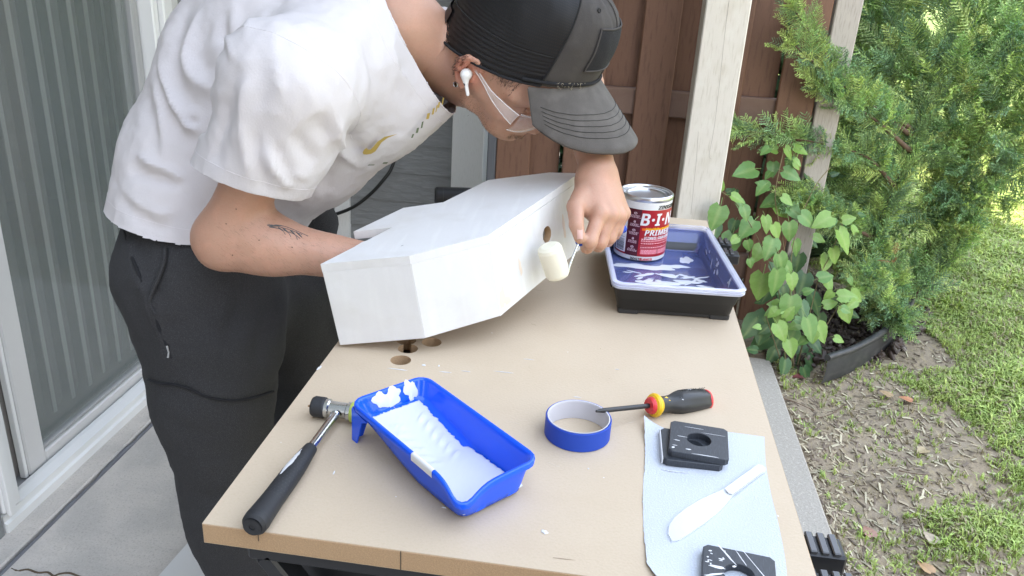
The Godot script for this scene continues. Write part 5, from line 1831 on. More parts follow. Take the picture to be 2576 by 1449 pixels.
func head_bones(b: Array, H: Callable, hf: Vector3, hu: Vector3, hr: Vector3) -> void:
	var J := func(f: float, u: float, r: float) -> Vector3: return H.call(f, u * 0.84 if u < 0.0 else u, r)
	# braincase
	bone(b, H.call(-0.020, 0.026, 0), H.call(0.022, 0.032, 0), 0.079, 0.076, 0.03, false, hr, 0.92)
	bone(b, H.call(-0.040, -0.030, 0), H.call(-0.020, 0.0, 0), 0.060, 0.070, 0.03)
	# cheeks, jaw, chin
	for s in [-1.0, 1.0]:
		bone(b, J.call(0.006, -0.012, s * 0.052), J.call(0.012, -0.066, s * 0.045), 0.022, 0.016, 0.02)
		bone(b, J.call(0.012, -0.066, s * 0.045), J.call(0.072, -0.090, s * 0.014), 0.016, 0.014, 0.022)
		bone(b, J.call(0.055, -0.018, s * 0.042), J.call(0.030, -0.012, s * 0.056), 0.022, 0.016, 0.02)
		bone(b, J.call(0.055, -0.030, s * 0.034), J.call(0.066, -0.072, s * 0.024), 0.026, 0.022, 0.02)
		bone(b, J.call(0.080, 0.028, s * 0.030), J.call(0.062, 0.026, s * 0.052), 0.014, 0.012, 0.016)       # brow
		bone(b, J.call(0.094, 0.004, s * 0.031), J.call(0.093, 0.004, s * 0.036), 0.015, 0.013, 0.012, true)   # socket
		bone(b, J.call(0.074, 0.003, s * 0.032), J.call(0.075, 0.003, s * 0.033), 0.0125, 0.0125, 0.003)       # eyeball and lid
		bone(b, J.call(0.100, -0.040, s * 0.012), J.call(0.093, -0.042, s * 0.015), 0.0085, 0.007, 0.006)      # nostril wing
	bone(b, J.call(0.040, -0.042, 0), J.call(0.056, -0.070, 0), 0.044, 0.030, 0.03)
	bone(b, J.call(0.076, -0.094, 0), J.call(0.078, -0.088, 0), 0.015, 0.015, 0.02)
	bone(b, J.call(0.088, 0.018, 0), J.call(0.112, -0.034, 0), 0.009, 0.0115, 0.012)                          # nose
	bone(b, J.call(0.085, -0.056, 0), J.call(0.086, -0.082, 0), 0.018, 0.016, 0.02)
	for s in [-1.0, 1.0]:
		bone(b, J.call(0.1005, -0.0655, 0), J.call(0.090, -0.069, s * 0.022), 0.0062, 0.003, 0.006)             # lips
		bone(b, J.call(0.0985, -0.0755, 0), J.call(0.089, -0.071, s * 0.022), 0.0070, 0.003, 0.006)
		bone(b, J.call(0.108, -0.0705, 0), J.call(0.096, -0.0700, s * 0.022), 0.0012, 0.0008, 0.003, true)
	# ears: rim, bowl, lobe
	for s in [-1.0, 1.0]:
		var e := func(f: float, u: float, o: float) -> Vector3: return H.call(-0.010 + f, 0.0 + u, s * (0.0745 + o))
		var rim := [e.call(0.012, 0.010, -0.002), e.call(0.013, 0.025, 0.004), e.call(0.003, 0.034, 0.009), e.call(-0.012, 0.030, 0.015), e.call(-0.020, 0.014, 0.018), e.call(-0.017, -0.006, 0.014), e.call(-0.006, -0.024, 0.008), e.call(0.004, -0.030, 0.003)]
		for i in 7: bone(b, rim[i], rim[i + 1], 0.0042, 0.0042 if i < 6 else 0.006, 0.003)
		bone(b, e.call(-0.002, 0.016, 0.003), e.call(-0.008, -0.012, 0.004), 0.010, 0.009, 0.006, false, hr, 0.45)
		bone(b, e.call(0.002, -0.026, 0.002), e.call(0.000, -0.030, 0.004), 0.0075, 0.0065, 0.005, false, hr, 0.6)
		bone(b, e.call(-0.008, 0.024, 0.012), e.call(-0.010, -0.002, 0.013), 0.004, 0.0035, 0.003)
		bone(b, e.call(0.012, -0.004, 0.004), e.call(0.012, 0.002, 0.004), 0.0055, 0.005, 0.004)
		bone(b, e.call(0.002, -0.001, 0.011), e.call(0.002, 0.003, 0.012), 0.0080, 0.0075, 0.003, true)

func left_hand(b: Array, wr: Vector3, elb: Vector3) -> void:
	var mi := at(1508, 538, 1.278)
	var mm := at(1536, 541, 1.288)
	var mr := at(1556, 542, 1.306)
	var mp := at(1567, 536, 1.328)
	# palm and the back of the hand
	bone(b, at(1484, 444, 1.312), mi, 0.0210, 0.0135, 0.016)
	bone(b, at(1497, 442, 1.314), mm, 0.0210, 0.0130, 0.016)
	bone(b, at(1512, 444, 1.320), mr, 0.0200, 0.0125, 0.016)
	bone(b, at(1524, 448, 1.328), mp, 0.0190, 0.0120, 0.016)
	bone(b, at(1478, 470, 1.310), at(1460, 520, 1.282), 0.0195, 0.0150, 0.016)
	for k in [[mi, 0.0118], [mm, 0.0120], [mr, 0.0112], [mp, 0.0105]]:
		bone(b, k[0] - CAM_F * 0.002, k[0] - CAM_F * 0.0022, k[1], k[1], 0.006)
	# four fingers curled round the handle
	finger(b, [mi, at(1484, 607, 1.260), at(1477, 621, 1.287), at(1492, 598, 1.308)], [0.0122, 0.0112, 0.0102, 0.0088], 0.006)
	finger(b, [mm, at(1511, 610, 1.286), at(1505, 618, 1.312), at(1516, 590, 1.328)], [0.0122, 0.0108, 0.0100, 0.0086], 0.005)
	finger(b, [mr, at(1534, 598, 1.306), at(1528, 606, 1.332), at(1535, 580, 1.345)], [0.0112, 0.0102, 0.0095, 0.0082], 0.005)
	finger(b, [mp, at(1552, 580, 1.330), at(1547, 590, 1.352), at(1550, 566, 1.360)], [0.0102, 0.0092, 0.0086, 0.0075], 0.005)
	# the thumb down the front
	finger(b, [at(1474, 472, 1.303), at(1448, 520, 1.272), at(1450, 566, 1.252), at(1459, 598, 1.250)], [0.0165, 0.0140, 0.0112, 0.0096], 0.0035)
	bone(b, at(1468, 498, 1.288), at(1494, 540, 1.288), 0.0150, 0.0130, 0.008)
	# crease between thumb and forefinger, tendons
	bone(b, at(1466, 505, 1.256), at(1472, 545, 1.250), 0.0022, 0.0026, 0.004, true)
	bone(b, at(1472, 545, 1.249), at(1474, 590, 1.246), 0.0024, 0.0024, 0.003, true)
	for kk in 2: bone(b, at(1440, 564 + kk * 5.0, 1.2385), at(1462, 562 + kk * 5.0, 1.2385), 0.0008, 0.0008, 0.002, true)
	bone(b, at(1510, 470, 1.296), mm - CAM_F * 0.006, 0.0050, 0.0045, 0.012)
	bone(b, at(1494, 470, 1.292), mi - CAM_F * 0.006, 0.0050, 0.0045, 0.012)

func right_hand(b: Array, wr: Vector3, elb: Vector3) -> void:
	# holds the box from inside, under its lid
	var d := (wr - elb).normalized()
	var up := Vector3.UP
	var side := d.cross(up).normalized()
	var k := wr + d * 0.085
	for s in [-1.0, -0.33, 0.33, 1.0]:
		var m: Vector3 = k + side * s * 0.030
		bone(b, wr + side * s * 0.012, m, 0.018, 0.0115, 0.014, false)
		finger(b, [m, m + d * 0.040 + up * 0.006, m + d * 0.060 + up * 0.016, m + d * 0.074 + up * 0.022], [0.0110, 0.0098, 0.0090, 0.0080])
	finger(b, [wr + d * 0.025 - side * 0.020, wr + d * 0.050 - side * 0.044 + up * 0.004, wr + d * 0.082 - side * 0.052 + up * 0.012], [0.016, 0.012, 0.0095])

func build_shirt(who: Node3D, here: Transform3D, body: Array, spine: Array, sh_r: Vector3, sh_l: Vector3, elb_r: Vector3, elb_l: Vector3, neck0: Vector3, H: Callable) -> void:
	var s: Array = []
	var z := Vector3(0, 0, 1)
	# trunk: loose over hips, waist and a rounded back
	bone(s, at(520, 800, 1.46), at(500, 560, 1.44), 0.126, 0.130, 0.04, false, z, 1.34)
	bone(s, at(500, 560, 1.44), at(535, 400, 1.44), 0.130, 0.134, 0.05, false, z, 1.30)
	bone(s, at(535, 400, 1.44), at(635, 230, 1.42), 0.134, 0.136, 0.05, false, z, 1.25)
	bone(s, at(635, 230, 1.42), at(760, 120, 1.39), 0.138, 0.136, 0.05, false, z, 1.32)
	bone(s, at(620, 130, 1.42), at(720, 60, 1.40), 0.118, 0.118, 0.06, false, z, 1.2)
	bone(s, at(760, 120, 1.39), at(925, 85, 1.35), 0.136, 0.104, 0.05, false, z, 1.40)
	bone(s, at(925, 90, 1.35), at(1080, 95, 1.345), 0.100, 0.082, 0.05)
	# chest hanging away, and the front drooping to the hem
	bone(s, at(905, 215, 1.36), at(985, 225, 1.36), 0.105, 0.085, 0.06, false, z, 1.25)
	bone(s, at(860, 270, 1.37), at(780, 350, 1.39), 0.120, 0.115, 0.06, false, z, 1.25)
	bone(s, at(780, 380, 1.42), at(705, 515, 1.47), 0.075, 0.055, 0.06, false, z, 1.6)
	bone(s, at(985, 230, 1.36), at(1075, 190, 1.36), 0.080, 0.070, 0.05)
	var trunk: Array = s.duplicate()
	# sleeves
	bone(s, at(870, 130, 1.30), sh_r, 0.10, 0.088, 0.05)
	bone(s, sh_r + Vector3(-0.02, 0.0, 0.0), sh_r.lerp(elb_r, 0.30), 0.092, 0.086, 0.025)
	bone(s, sh_r.lerp(elb_r, 0.30), sh_r.lerp(elb_r, 0.85), 0.086, 0.083, 0.014)
	var sleeve: Array = [s[s.size() - 2], s[s.size() - 1]]
	bone(s, at(1000, 120, 1.42), sh_l, 0.09, 0.08, 0.05)
	bone(s, sh_l, sh_l.lerp(elb_l, 0.72), 0.080, 0.085, 0.03)
	var g := nets(s, Vector3(-1.12, 0.74, -1.74), Vector3(-0.02, 1.48, -0.93), 0.0054)
	var vs: PackedVector3Array = g[0]
	var h1 := at(282, 492, 1.42)
	var h2 := at(490, 632, 1.26)
	var h3 := at(772, 585, 1.50)
	var hem_n := (h2 - h1).cross(h3 - h1).normalized()
	if hem_n.y > 0.0: hem_n = -hem_n
	var hem_p := h2
	# sleeve end plane: through the near hem corners of the sleeve
	var sl_n := (elb_r - sh_r).normalized()
	sl_n = (sl_n * 0.9 + CAM_D * 0.35 + CAM_R * 0.08).normalized()
	var sl_p := at(606, 458, 1.14)
	var ll_n := (elb_l - sh_l).normalized()
	var nk_n: Vector3 = (CAM_R * 0.90 - CAM_D * 0.36 - CAM_F * 0.22).normalized()
	var nk_p := at(1074, 170, 1.31)
	var cuts := [[hem_p, hem_n, 0.6], [sl_p, sl_n, 0.2, sleeve, trunk], [sh_l.lerp(elb_l, 0.70), ll_n, 0.2], [nk_p, nk_n, 0.20]]
	var q := cut_open(vs, g[1], cuts)
	var nn := smooth_normals(vs, q)
	# folds, read off the photograph: ridges rise, valleys sink
	var F: Array = []
	var d0 := 0.95
	var R := func(a: Array, h: float, w: float) -> void: F.append([pts_on(s, a, d0), h * 1.25, w])
	R.call([[395, 150], [412, 215], [440, 275], [470, 320], [505, 352]], -0.009, 0.011)
	R.call([[388, 170], [402, 230], [428, 290], [455, 330], [490, 365]], 0.008, 0.014)
	R.call([[467, 25], [440, 90], [430, 150], [440, 210], [475, 255], [530, 295]], 0.011, 0.020)
	R.call([[500, 30], [470, 110], [462, 160], [478, 195], [520, 222], [560, 240]], -0.008, 0.016)
	R.call([[520, 60], [495, 130], [510, 170], [550, 200]], 0.006, 0.014)
	R.call([[566, 25], [560, 90], [572, 140]], 0.007, 0.010)
	R.call([[578, 60], [575, 110], [585, 150]], -0.005, 0.008)
	R.call([[455, 296], [485, 308], [515, 326]], 0.006, 0.007)
	R.call([[455, 306], [485, 322], [508, 340]], -0.005, 0.007)
	R.call([[338, 388], [372, 410], [410, 427], [450, 447], [480, 464]], -0.008, 0.009)
	R.call([[330, 402], [340, 430], [380, 440], [430, 455], [470, 476]], 0.008, 0.014)
	R.call([[385, 190], [395, 270], [410, 350], [416, 405]], -0.006, 0.012)
	R.call([[365, 220], [380, 300], [398, 370]], 0.006, 0.016)
	R.call([[310, 480], [350, 515], [400, 545], [440, 560]], -0.006, 0.010)
	R.call([[300, 500], [345, 540], [400, 570], [450, 590]], 0.005, 0.014)
	R.call([[370, 500], [392, 530], [420, 538], [460, 545], [495, 560]], -0.006, 0.007)
	# sleeve
	R.call([[600, 160], [578, 240], [556, 320], [540, 380], [528, 410]], 0.007, 0.016)
	R.call([[612, 200], [606, 280], [610, 350], [622, 410], [645, 465]], -0.007, 0.014)
	R.call([[640, 330], [640, 390], [655, 440], [672, 490]], 0.005, 0.010)
	R.call([[668, 370], [684, 420], [715, 462], [738, 470]], -0.006, 0.009)
	R.call([[690, 360], [712, 410], [745, 445]], 0.006, 0.010)
	R.call([[700, 390], [725, 425], [770, 450]], -0.005, 0.007)
	R.call([[740, 330], [765, 380], [800, 410]], 0.005, 0.012)
	R.call([[790, 290], [812, 330], [835, 350]], 0.007, 0.014)
	R.call([[690, 160], [700, 210], [716, 250]], -0.003, 0.010)
	R.call([[650, 150], [655, 220], [660, 280]], 0.003, 0.014)
	# chest
	R.call([[855, 300], [848, 340], [862, 385], [900, 420]], -0.009, 0.012)
	R.call([[880, 320], [880, 360], [905, 395]], 0.006, 0.014)
	R.call([[960, 40], [940, 110], [945, 180], [970, 230]], 0.005, 0.022)
	R.call([[1000, 60], [985, 120], [1000, 180], [1040, 225]], -0.005, 0.014)
	R.call([[760, 60], [790, 120], [840, 170]], 0.004, 0.020)
	R.call([[640, 20], [628, 60], [612, 100]], -0.005, 0.014)
	crease(vs, nn, F)
	# a little unrest everywhere
	var wob := FastNoiseLite.new()
	wob.seed = 3
	wob.frequency = 11.0
	wob.fractal_octaves = 3
	for i in vs.size():
		var p := vs[i]
		vs[i] += nn[i] * (wob.get_noise_3d(p.x * 1.6, p.y, p.z * 1.3) * 0.0035 + absf(wob.get_noise_3d(p.x * 2.6 + p.y * 2.0, p.y * 0.8 + 7.0, p.z * 2.2)) * 0.0018)
	nn = smooth_normals(vs, q)
	var shirt := part("t_shirt", net_mesh(ArrayMesh.new(), vs, nn, q), M.shirt, who, here)
	# seams: armhole, hems, collar
	var st := begin()
	var ah_n := (sh_r.lerp(elb_r, 0.5) - at(860, 130, 1.36)).normalized()
	seam(vs, nn, q, at(730, 170, 1.12), ((elb_r - sh_r).normalized() * 0.62 + (sh_r - at(860, 120, 1.36)).normalized() * 0.55).normalized(), 0.16, 0.0007, st)
	stuff(part("armhole_seam", done(st), M.thread, shirt))
	st = begin()
	seam(vs, nn, q, sl_p - sl_n * 0.020, sl_n, 0.13, 0.00055, st)
	stuff(part("sleeve_hem", done(st), M.thread, shirt))
	st = begin()
	seam(vs, nn, q, hem_p - hem_n * 0.022, hem_n, 0.5, 0.00055, st)
	stuff(part("bottom_hem", done(st), M.thread, shirt))
	st = begin()
	seam(vs, nn, q, nk_p - nk_n * 0.019, nk_n, 0.17, 0.0006, st)
	seam(vs, nn, q, nk_p - nk_n * 0.001, nk_n, 0.17, 0.0014, st)
	stuff(part("collar_seam", done(st), M.thread, shirt))
	# print on the chest: a gold curved mark and broken letter strokes near the edge
	var mark := begin()
	var top := [[912, 383], [916, 376], [922, 372], [926, 376], [932, 376], [940, 368], [950, 356], [968, 344], [1000, 337]]
	var bot := [[912, 383], [914, 388], [922, 389], [934, 387], [944, 381], [952, 370], [960, 358], [975, 347], [1000, 337]]
	var gg: Array = []
	for i in top.size():
		var row: Array = []
		for k in 4:
			var t := k / 3.0
			row.append(meet(s, lerpf(top[i][0], bot[i][0], t), lerpf(top[i][1], bot[i][1], t), d0, 0.0075))
		gg.append(row)
	add_grid(mark, gg)
	part("gold_mark", done(mark), M.gold, shirt)
	var strokes := [[1110, 268, 7, 18, 0], [1096, 284, 7, 20, 0], [1083, 296, 10, 18, 0], [1068, 318, 6, 20, 1], [1056, 332, 8, 16, 1], [1044, 346, 6, 12, 1], [975, 414, 16, 5, 1], [940, 419, 22, 3, 1], [1120, 258, 4, 22, 0], [1104, 277, 4, 22, 0]]
	for k in strokes:
		var bst := begin()
		var cr: Array = []
		for e in [[-0.5, -0.5], [0.5, -0.6], [0.5, 0.5], [-0.5, 0.6]]:
			cr.append(meet(s, k[0] + e[0] * k[2] * 0.7 - 6 + e[1] * -3, k[1] + e[1] * k[3] * 0.75 - 4, d0, 0.0070))
		if (cr[0] as Vector3).distance_to(cr[2]) > 0.06 or (cr[1] as Vector3).distance_to(cr[3]) > 0.06: continue
		quad(bst, cr[0], cr[1], cr[2], cr[3])
		part("letter_stroke", done(bst), M.gold if k[4] == 0 else M.olive, shirt)

func build_trousers(who: Node3D, here: Transform3D, hip_r: Vector3, hip_l: Vector3) -> void:
	var t: Array = []
	var z := Vector3(0, 0, 1)
	var knee_r := at(535, 985, 1.47)
	var ank_r := at(640, 1560, 1.62)
	var knee_l := at(768, 880, 1.72)
	var ank_l := at(800, 1330, 2.0)
	bone(t, at(492, 560, 1.44), at(490, 680, 1.42), 0.108, 0.122, 0.05, false, z, 1.15)
	bone(t, at(505, 670, 1.41), at(528, 830, 1.44), 0.106, 0.106, 0.06)
	bone(t, at(528, 830, 1.44), knee_r, 0.106, 0.100, 0.05)
	bone(t, at(590, 720, 1.42), at(600, 860, 1.44), 0.074, 0.068, 0.06)
	bone(t, knee_r, knee_r.lerp(ank_r, 0.5), 0.100, 0.086, 0.04)
	bone(t, knee_r.lerp(ank_r, 0.5), ank_r, 0.086, 0.062, 0.04)
	bone(t, at(620, 690, 1.56), knee_l, 0.110, 0.085, 0.05)
	bone(t, knee_l, knee_l.lerp(ank_l, 0.5), 0.085, 0.078, 0.04)
	bone(t, knee_l.lerp(ank_l, 0.5), ank_l, 0.078, 0.058, 0.04)
	bone(t, at(780, 560, 1.62), at(770, 700, 1.66), 0.055, 0.06, 0.05)
	var g := nets(t, Vector3(-1.08, 0.03, -2.0), Vector3(-0.30, 1.08, -0.98), 0.0095)
	var vs: PackedVector3Array = g[0]
	var q: PackedInt32Array = g[1]
	var nn := smooth_normals(vs, q)
	var F: Array = []
	var d0 := 1.05
	var R := func(a: Array, h: float, w: float) -> void: F.append([pts_on(t, a, d0), h, w])
	R.call([[300, 520], [330, 620], [370, 740], [405, 850], [430, 930]], -0.012, 0.012)
	R.call([[315, 515], [350, 620], [385, 720]], 0.008, 0.013)
	R.call([[610, 690], [605, 760], [580, 830], [560, 890]], 0.006, 0.016)
	R.call([[575, 690], [570, 760], [555, 820]], -0.006, 0.016)
	R.call([[700, 720], [675, 800], [650, 880], [640, 940]], 0.007, 0.018)
	R.call([[440, 930], [520, 990], [600, 1000], [680, 975]], -0.006, 0.014)
	R.call([[420, 1050], [500, 1090], [600, 1080]], 0.006, 0.018)
	R.call([[440, 1130], [510, 1170], [600, 1150]], -0.006, 0.016)
	R.call([[470, 1230], [540, 1260], [620, 1230]], 0.006, 0.018)
	R.call([[490, 1310], [560, 1330], [630, 1300]], -0.006, 0.016)
	R.call([[400, 640], [398, 720], [385, 765]], 0.006, 0.008)
	crease(vs, nn, F)
	var wob := FastNoiseLite.new()
	wob.seed = 8
	wob.frequency = 7.0
	for i in vs.size():
		var p := vs[i]
		vs[i] += nn[i] * (wob.get_noise_3d(p.x, p.y * 1.4, p.z) * 0.006)
	nn = smooth_normals(vs, q)
	var tr := part("joggers", net_mesh(ArrayMesh.new(), vs, nn, q), M.trouser, who, here)
	# knee seams, pocket edge, zip
	var st := begin()
	add_tube(st, bend(pts_on(t, [[372, 955], [400, 965], [440, 968], [480, 980], [520, 998], [570, 1007], [630, 1003], [688, 985]], d0, 0.003), 4), [0.0022], 6)
	part("knee_seam", done(st), M.cap_dark, tr)
	st = begin()
	add_tube(st, bend(pts_on(t, [[415, 625], [412, 660], [398, 700], [382, 735], [376, 762], [390, 790]], d0, 0.004), 4), [0.0035], 6)
	part("pocket_edge", done(st), M.trouser, tr)
	st = begin()
	add_tube(st, bend(pts_on(t, [[308, 560], [330, 640], [362, 720], [388, 790], [410, 850], [432, 900]], d0, 0.001), 4), [0.003], 6)
	part("zip", done(st), M.cap_dark, tr)
	st = begin()
	add_tube(st, pts_on(t, [[420, 868], [424, 885], [422, 898]], d0, 0.003), [0.0028, 0.002, 0.003], 6)
	part("zip_pull", done(st), M.steel, tr)
	# shoes, flat on the slab
	for a in [[ank_r, "r"], [ank_l, "l"]]:
		var sb: Array = []
		var f: Vector3 = a[0]
		var heel := Vector3(f.x - 0.02, 0.045, f.z)
		bone(sb, heel, heel + Vector3(0.14, -0.005, 0), 0.043, 0.042, 0.03)
		bone(sb, heel + Vector3(0.13, -0.005, 0), heel + Vector3(0.19, -0.015, 0), 0.042, 0.028, 0.03)
		bone(sb, heel + Vector3(0.02, 0.0, 0), Vector3(f.x, maxf(f.y, 0.10), f.z), 0.045, 0.05, 0.03)
		var sg := nets(sb, heel + Vector3(-0.08, -0.0435, -0.08), heel + Vector3(0.26, 0.16, 0.08), 0.011)
		var sv: PackedVector3Array = sg[0]
		for i in sv.size(): sv[i].y = maxf(sv[i].y, 0.006)
		part("shoe", net_mesh(ArrayMesh.new(), sv, smooth_normals(sv, sg[1]), sg[1]), M.rubber, who, here)

func build_cap(who: Node3D, here: Transform3D, H: Callable, hf: Vector3, hu: Vector3, hr: Vector3, hc: Vector3) -> void:
	# dome: angle th round the head (0 = front, + = right ear), v from band to top
	var dent := FastNoiseLite.new()
	dent.seed = 4
	dent.frequency = 1.0
	var dome := func(th: float, v: float, grow: float) -> Vector3:
		var c := cos(th)
		var s := sin(th)
		var base_u := 0.021 + 0.033 * c + 0.002 * cos(2 * th)
		var top_u := 0.180
		var ang := v * PI * 0.5
		var prof := pow(maxf(cos(ang), 0.0), 0.62)
		var ry := pow(maxf(sin(ang), 0.0), 0.85 - 0.12 * maxf(c, 0.0))
		grow += 0.0022 * dent.get_noise_3d(cos(th) * 2.2, v * 2.6, sin(th) * 2.2) + 0.0012 * dent.get_noise_3d(cos(th) * 6.0, v * 5.0, sin(th) * 6.0)
		var a := 0.122 + grow if c > 0 else 0.146 + grow
		var b := 0.096 + grow
		var lean := 0.012 * sin(ang)
		return hc + hf * (c * a * prof + lean - 0.004) + hr * (s * b * prof) + hu * (lerpf(base_u, top_u + grow, ry))
	var cap := Node3D.new()
	put(cap, "cap", who)
	cap.transform = here
	var seam_a := deg_to_rad(58.0)
	var nv := 26
	# front panels of worn cloth
	var rows: Array = []
	for i in nv + 1:
		var row: Array = []
		for k in 41:
			row.append(dome.call(lerpf(-seam_a, seam_a, k / 40.0), i / float(nv), 0.0))
		rows.append(row)
	part("front_panel", grid_mesh(rows), M.cap, cap)
	# netted back with its own texture coordinates, over a dark lining of hair and sweatband
	var st := begin()
	st.set_smooth_group(1)
	var nk := 60
	for i in nv:
		for k in nk:
			var qd: Array = []
			for e in [[i, k], [i + 1, k], [i + 1, k + 1], [i, k + 1]]:
				var th := lerpf(seam_a, TAU - seam_a, e[1] / float(nk))
				var v: float = e[0] / float(nv)
				qd.append([dome.call(th, v, 0.0), Vector2(th * 4.2, v * 5.2)])
			for e in [0, 1, 2, 0, 2, 3]:
				st.set_uv(qd[e][1])
				st.add_vertex(qd[e][0])
	part("net_panel", done(st), M.mesh, cap)
	rows = []
	for i in nv + 1:
		var row: Array = []
		for k in 61:
			row.append(dome.call(TAU * k / 60.0, i / float(nv), -0.0035))
		rows.append(row)
	part("lining", grid_mesh(rows), M.lining, cap)
	# seams with piping: panel joins and bands
	for th in [seam_a, -seam_a]:
		var p: Array = []
		for i in nv + 1: p.append(dome.call(th, i / float(nv), 0.0004))
		part("panel_seam", tube(p, [0.0016], 6), M.stitch, cap)
	var c0: Array = []
	for i in nv + 1: c0.append(dome.call(0.0, i / float(nv), 0.0004))
	part("panel_seam", tube(c0, [0.0012], 6), M.cap, cap)
	var band: Array = []
	for k in 49: band.append(dome.call(lerpf(seam_a, TAU - seam_a, k / 48.0), 0.0, 0.0005))
	part("edge_binding", tube(band, [0.0024], 6), M.cap_dark, cap)
	band = []
	for k in 49: band.append(dome.call(lerpf(seam_a, TAU - seam_a, k / 48.0), 0.17, 0.0004))
	part("band_stitch", tube(band, [0.0009], 5), M.stitch, cap)
	# frayed cord where brim meets crown
	var fr: Array = []
	for k in 33: fr.append(dome.call(lerpf(-seam_a * 1.25, seam_a * 1.25, k / 32.0), 0.015, 0.002))
	part("brim_cord", tube(fr, [0.0028], 6), M.cap_dark, cap)
	var w := begin()
	var r := RandomNumberGenerator.new()
	r.seed = 22
	for i in 34:
		var th := deg_to_rad(r.randf_range(22, 48))
		var p: Vector3 = dome.call(th, r.randf_range(0.0, 0.03), 0.0040)
		var d := Vector3(r.randf_range(-1, 1), r.randf_range(-1, 1), r.randf_range(-1, 1)).normalized() * 0.0014
		add_tube(w, [p - d, p + d], [0.0004], 4)
	stuff(part("worn_threads", done(w), M.worn, cap))
	# brim: curved down at the sides, thick, with rows of stitching
	var brim := func(th: float, t: float, off: float) -> Vector3:
		var c := cos(th)
		var s := sin(th)
		var b: Vector3 = dome.call(th, 0.0, 0.001)
		var ln := 0.120 * pow(maxf(cos(th * 1.30), 0.0), 0.40)
		var droop := 0.030 * s * s * t - 0.004
		var dirv := (hf * 0.90 + hr * s * 0.30 - hu * 0.43).normalized()
		return b + dirv * (ln * t) - hu * (droop * 0.9 + 0.012 * s * s) + hu * off
	var bt := deg_to_rad(66.0)
	rows = []
	for sd in [1.0, -1.0]:
		var list := range(13) if sd > 0 else range(12, -1, -1)
		for i in list:
			var row: Array = []
			for k in 49:
				row.append(brim.call(lerpf(-bt, bt, k / 48.0), i / 12.0, 0.0017 * sd))
			rows.append(row)
	part("brim", grid_mesh(rows), M.brim, cap)
	for j in 5:
		var p: Array = []
		for k in 49: p.append(brim.call(lerpf(-bt * 0.92, bt * 0.92, k / 48.0), 0.42 + 0.09 * j, 0.0019))
		part("brim_stitch", tube(p, [0.00055], 4), M.stitch, cap)
	# patch, eyelet, button, closure
	rows = []
	for i in 9:
		var row: Array = []
		for k in 13:
			row.append(dome.call(deg_to_rad(lerpf(-34.0, 31.0, k / 12.0)), lerpf(0.10, 0.47, i / 8.0), 0.0022))
		rows.append(row)
	var patch := part("patch", grid_mesh(rows), M.cap_dark, cap)
	var edge: Array = []
	for k in 13: edge.append(rows[0][k])
	for i in range(1, 9): edge.append(rows[i][12])
	for k in range(11, -1, -1): edge.append(rows[8][k])
	for i in range(7, -1, -1): edge.append(rows[i][0])
	part("border", tube(edge, [0.0016], 6), M.cap, patch)
	var e0: Vector3 = dome.call(deg_to_rad(33.0), 0.66, 0.001)
	var en: Vector3 = (e0 - (hc + hu * 0.09)).normalized()
	part("eyelet", lathe([Vector2(0.0018, 0.0004), Vector2(0.0030, 0.0012), Vector2(0.0042, 0.0)], 16, frame(en.cross(hu), en, e0)), M.stitch, cap)
	part("button", lathe([Vector2(0, 0.004), Vector2(0.006, 0.003), Vector2(0.008, 0.0)], 20, frame(hf, hu, dome.call(0.0, 1.0, 0.0))), M.cap, cap)
	rows = []
	for i in 3:
		var row: Array = []
		for k in 15: row.append(dome.call(PI + deg_to_rad(lerpf(-32, 32, k / 14.0)), 0.01 + 0.06 * i, 0.003))
		rows.append(row)
	part("closure_strap", grid_mesh(rows), M.black, cap)

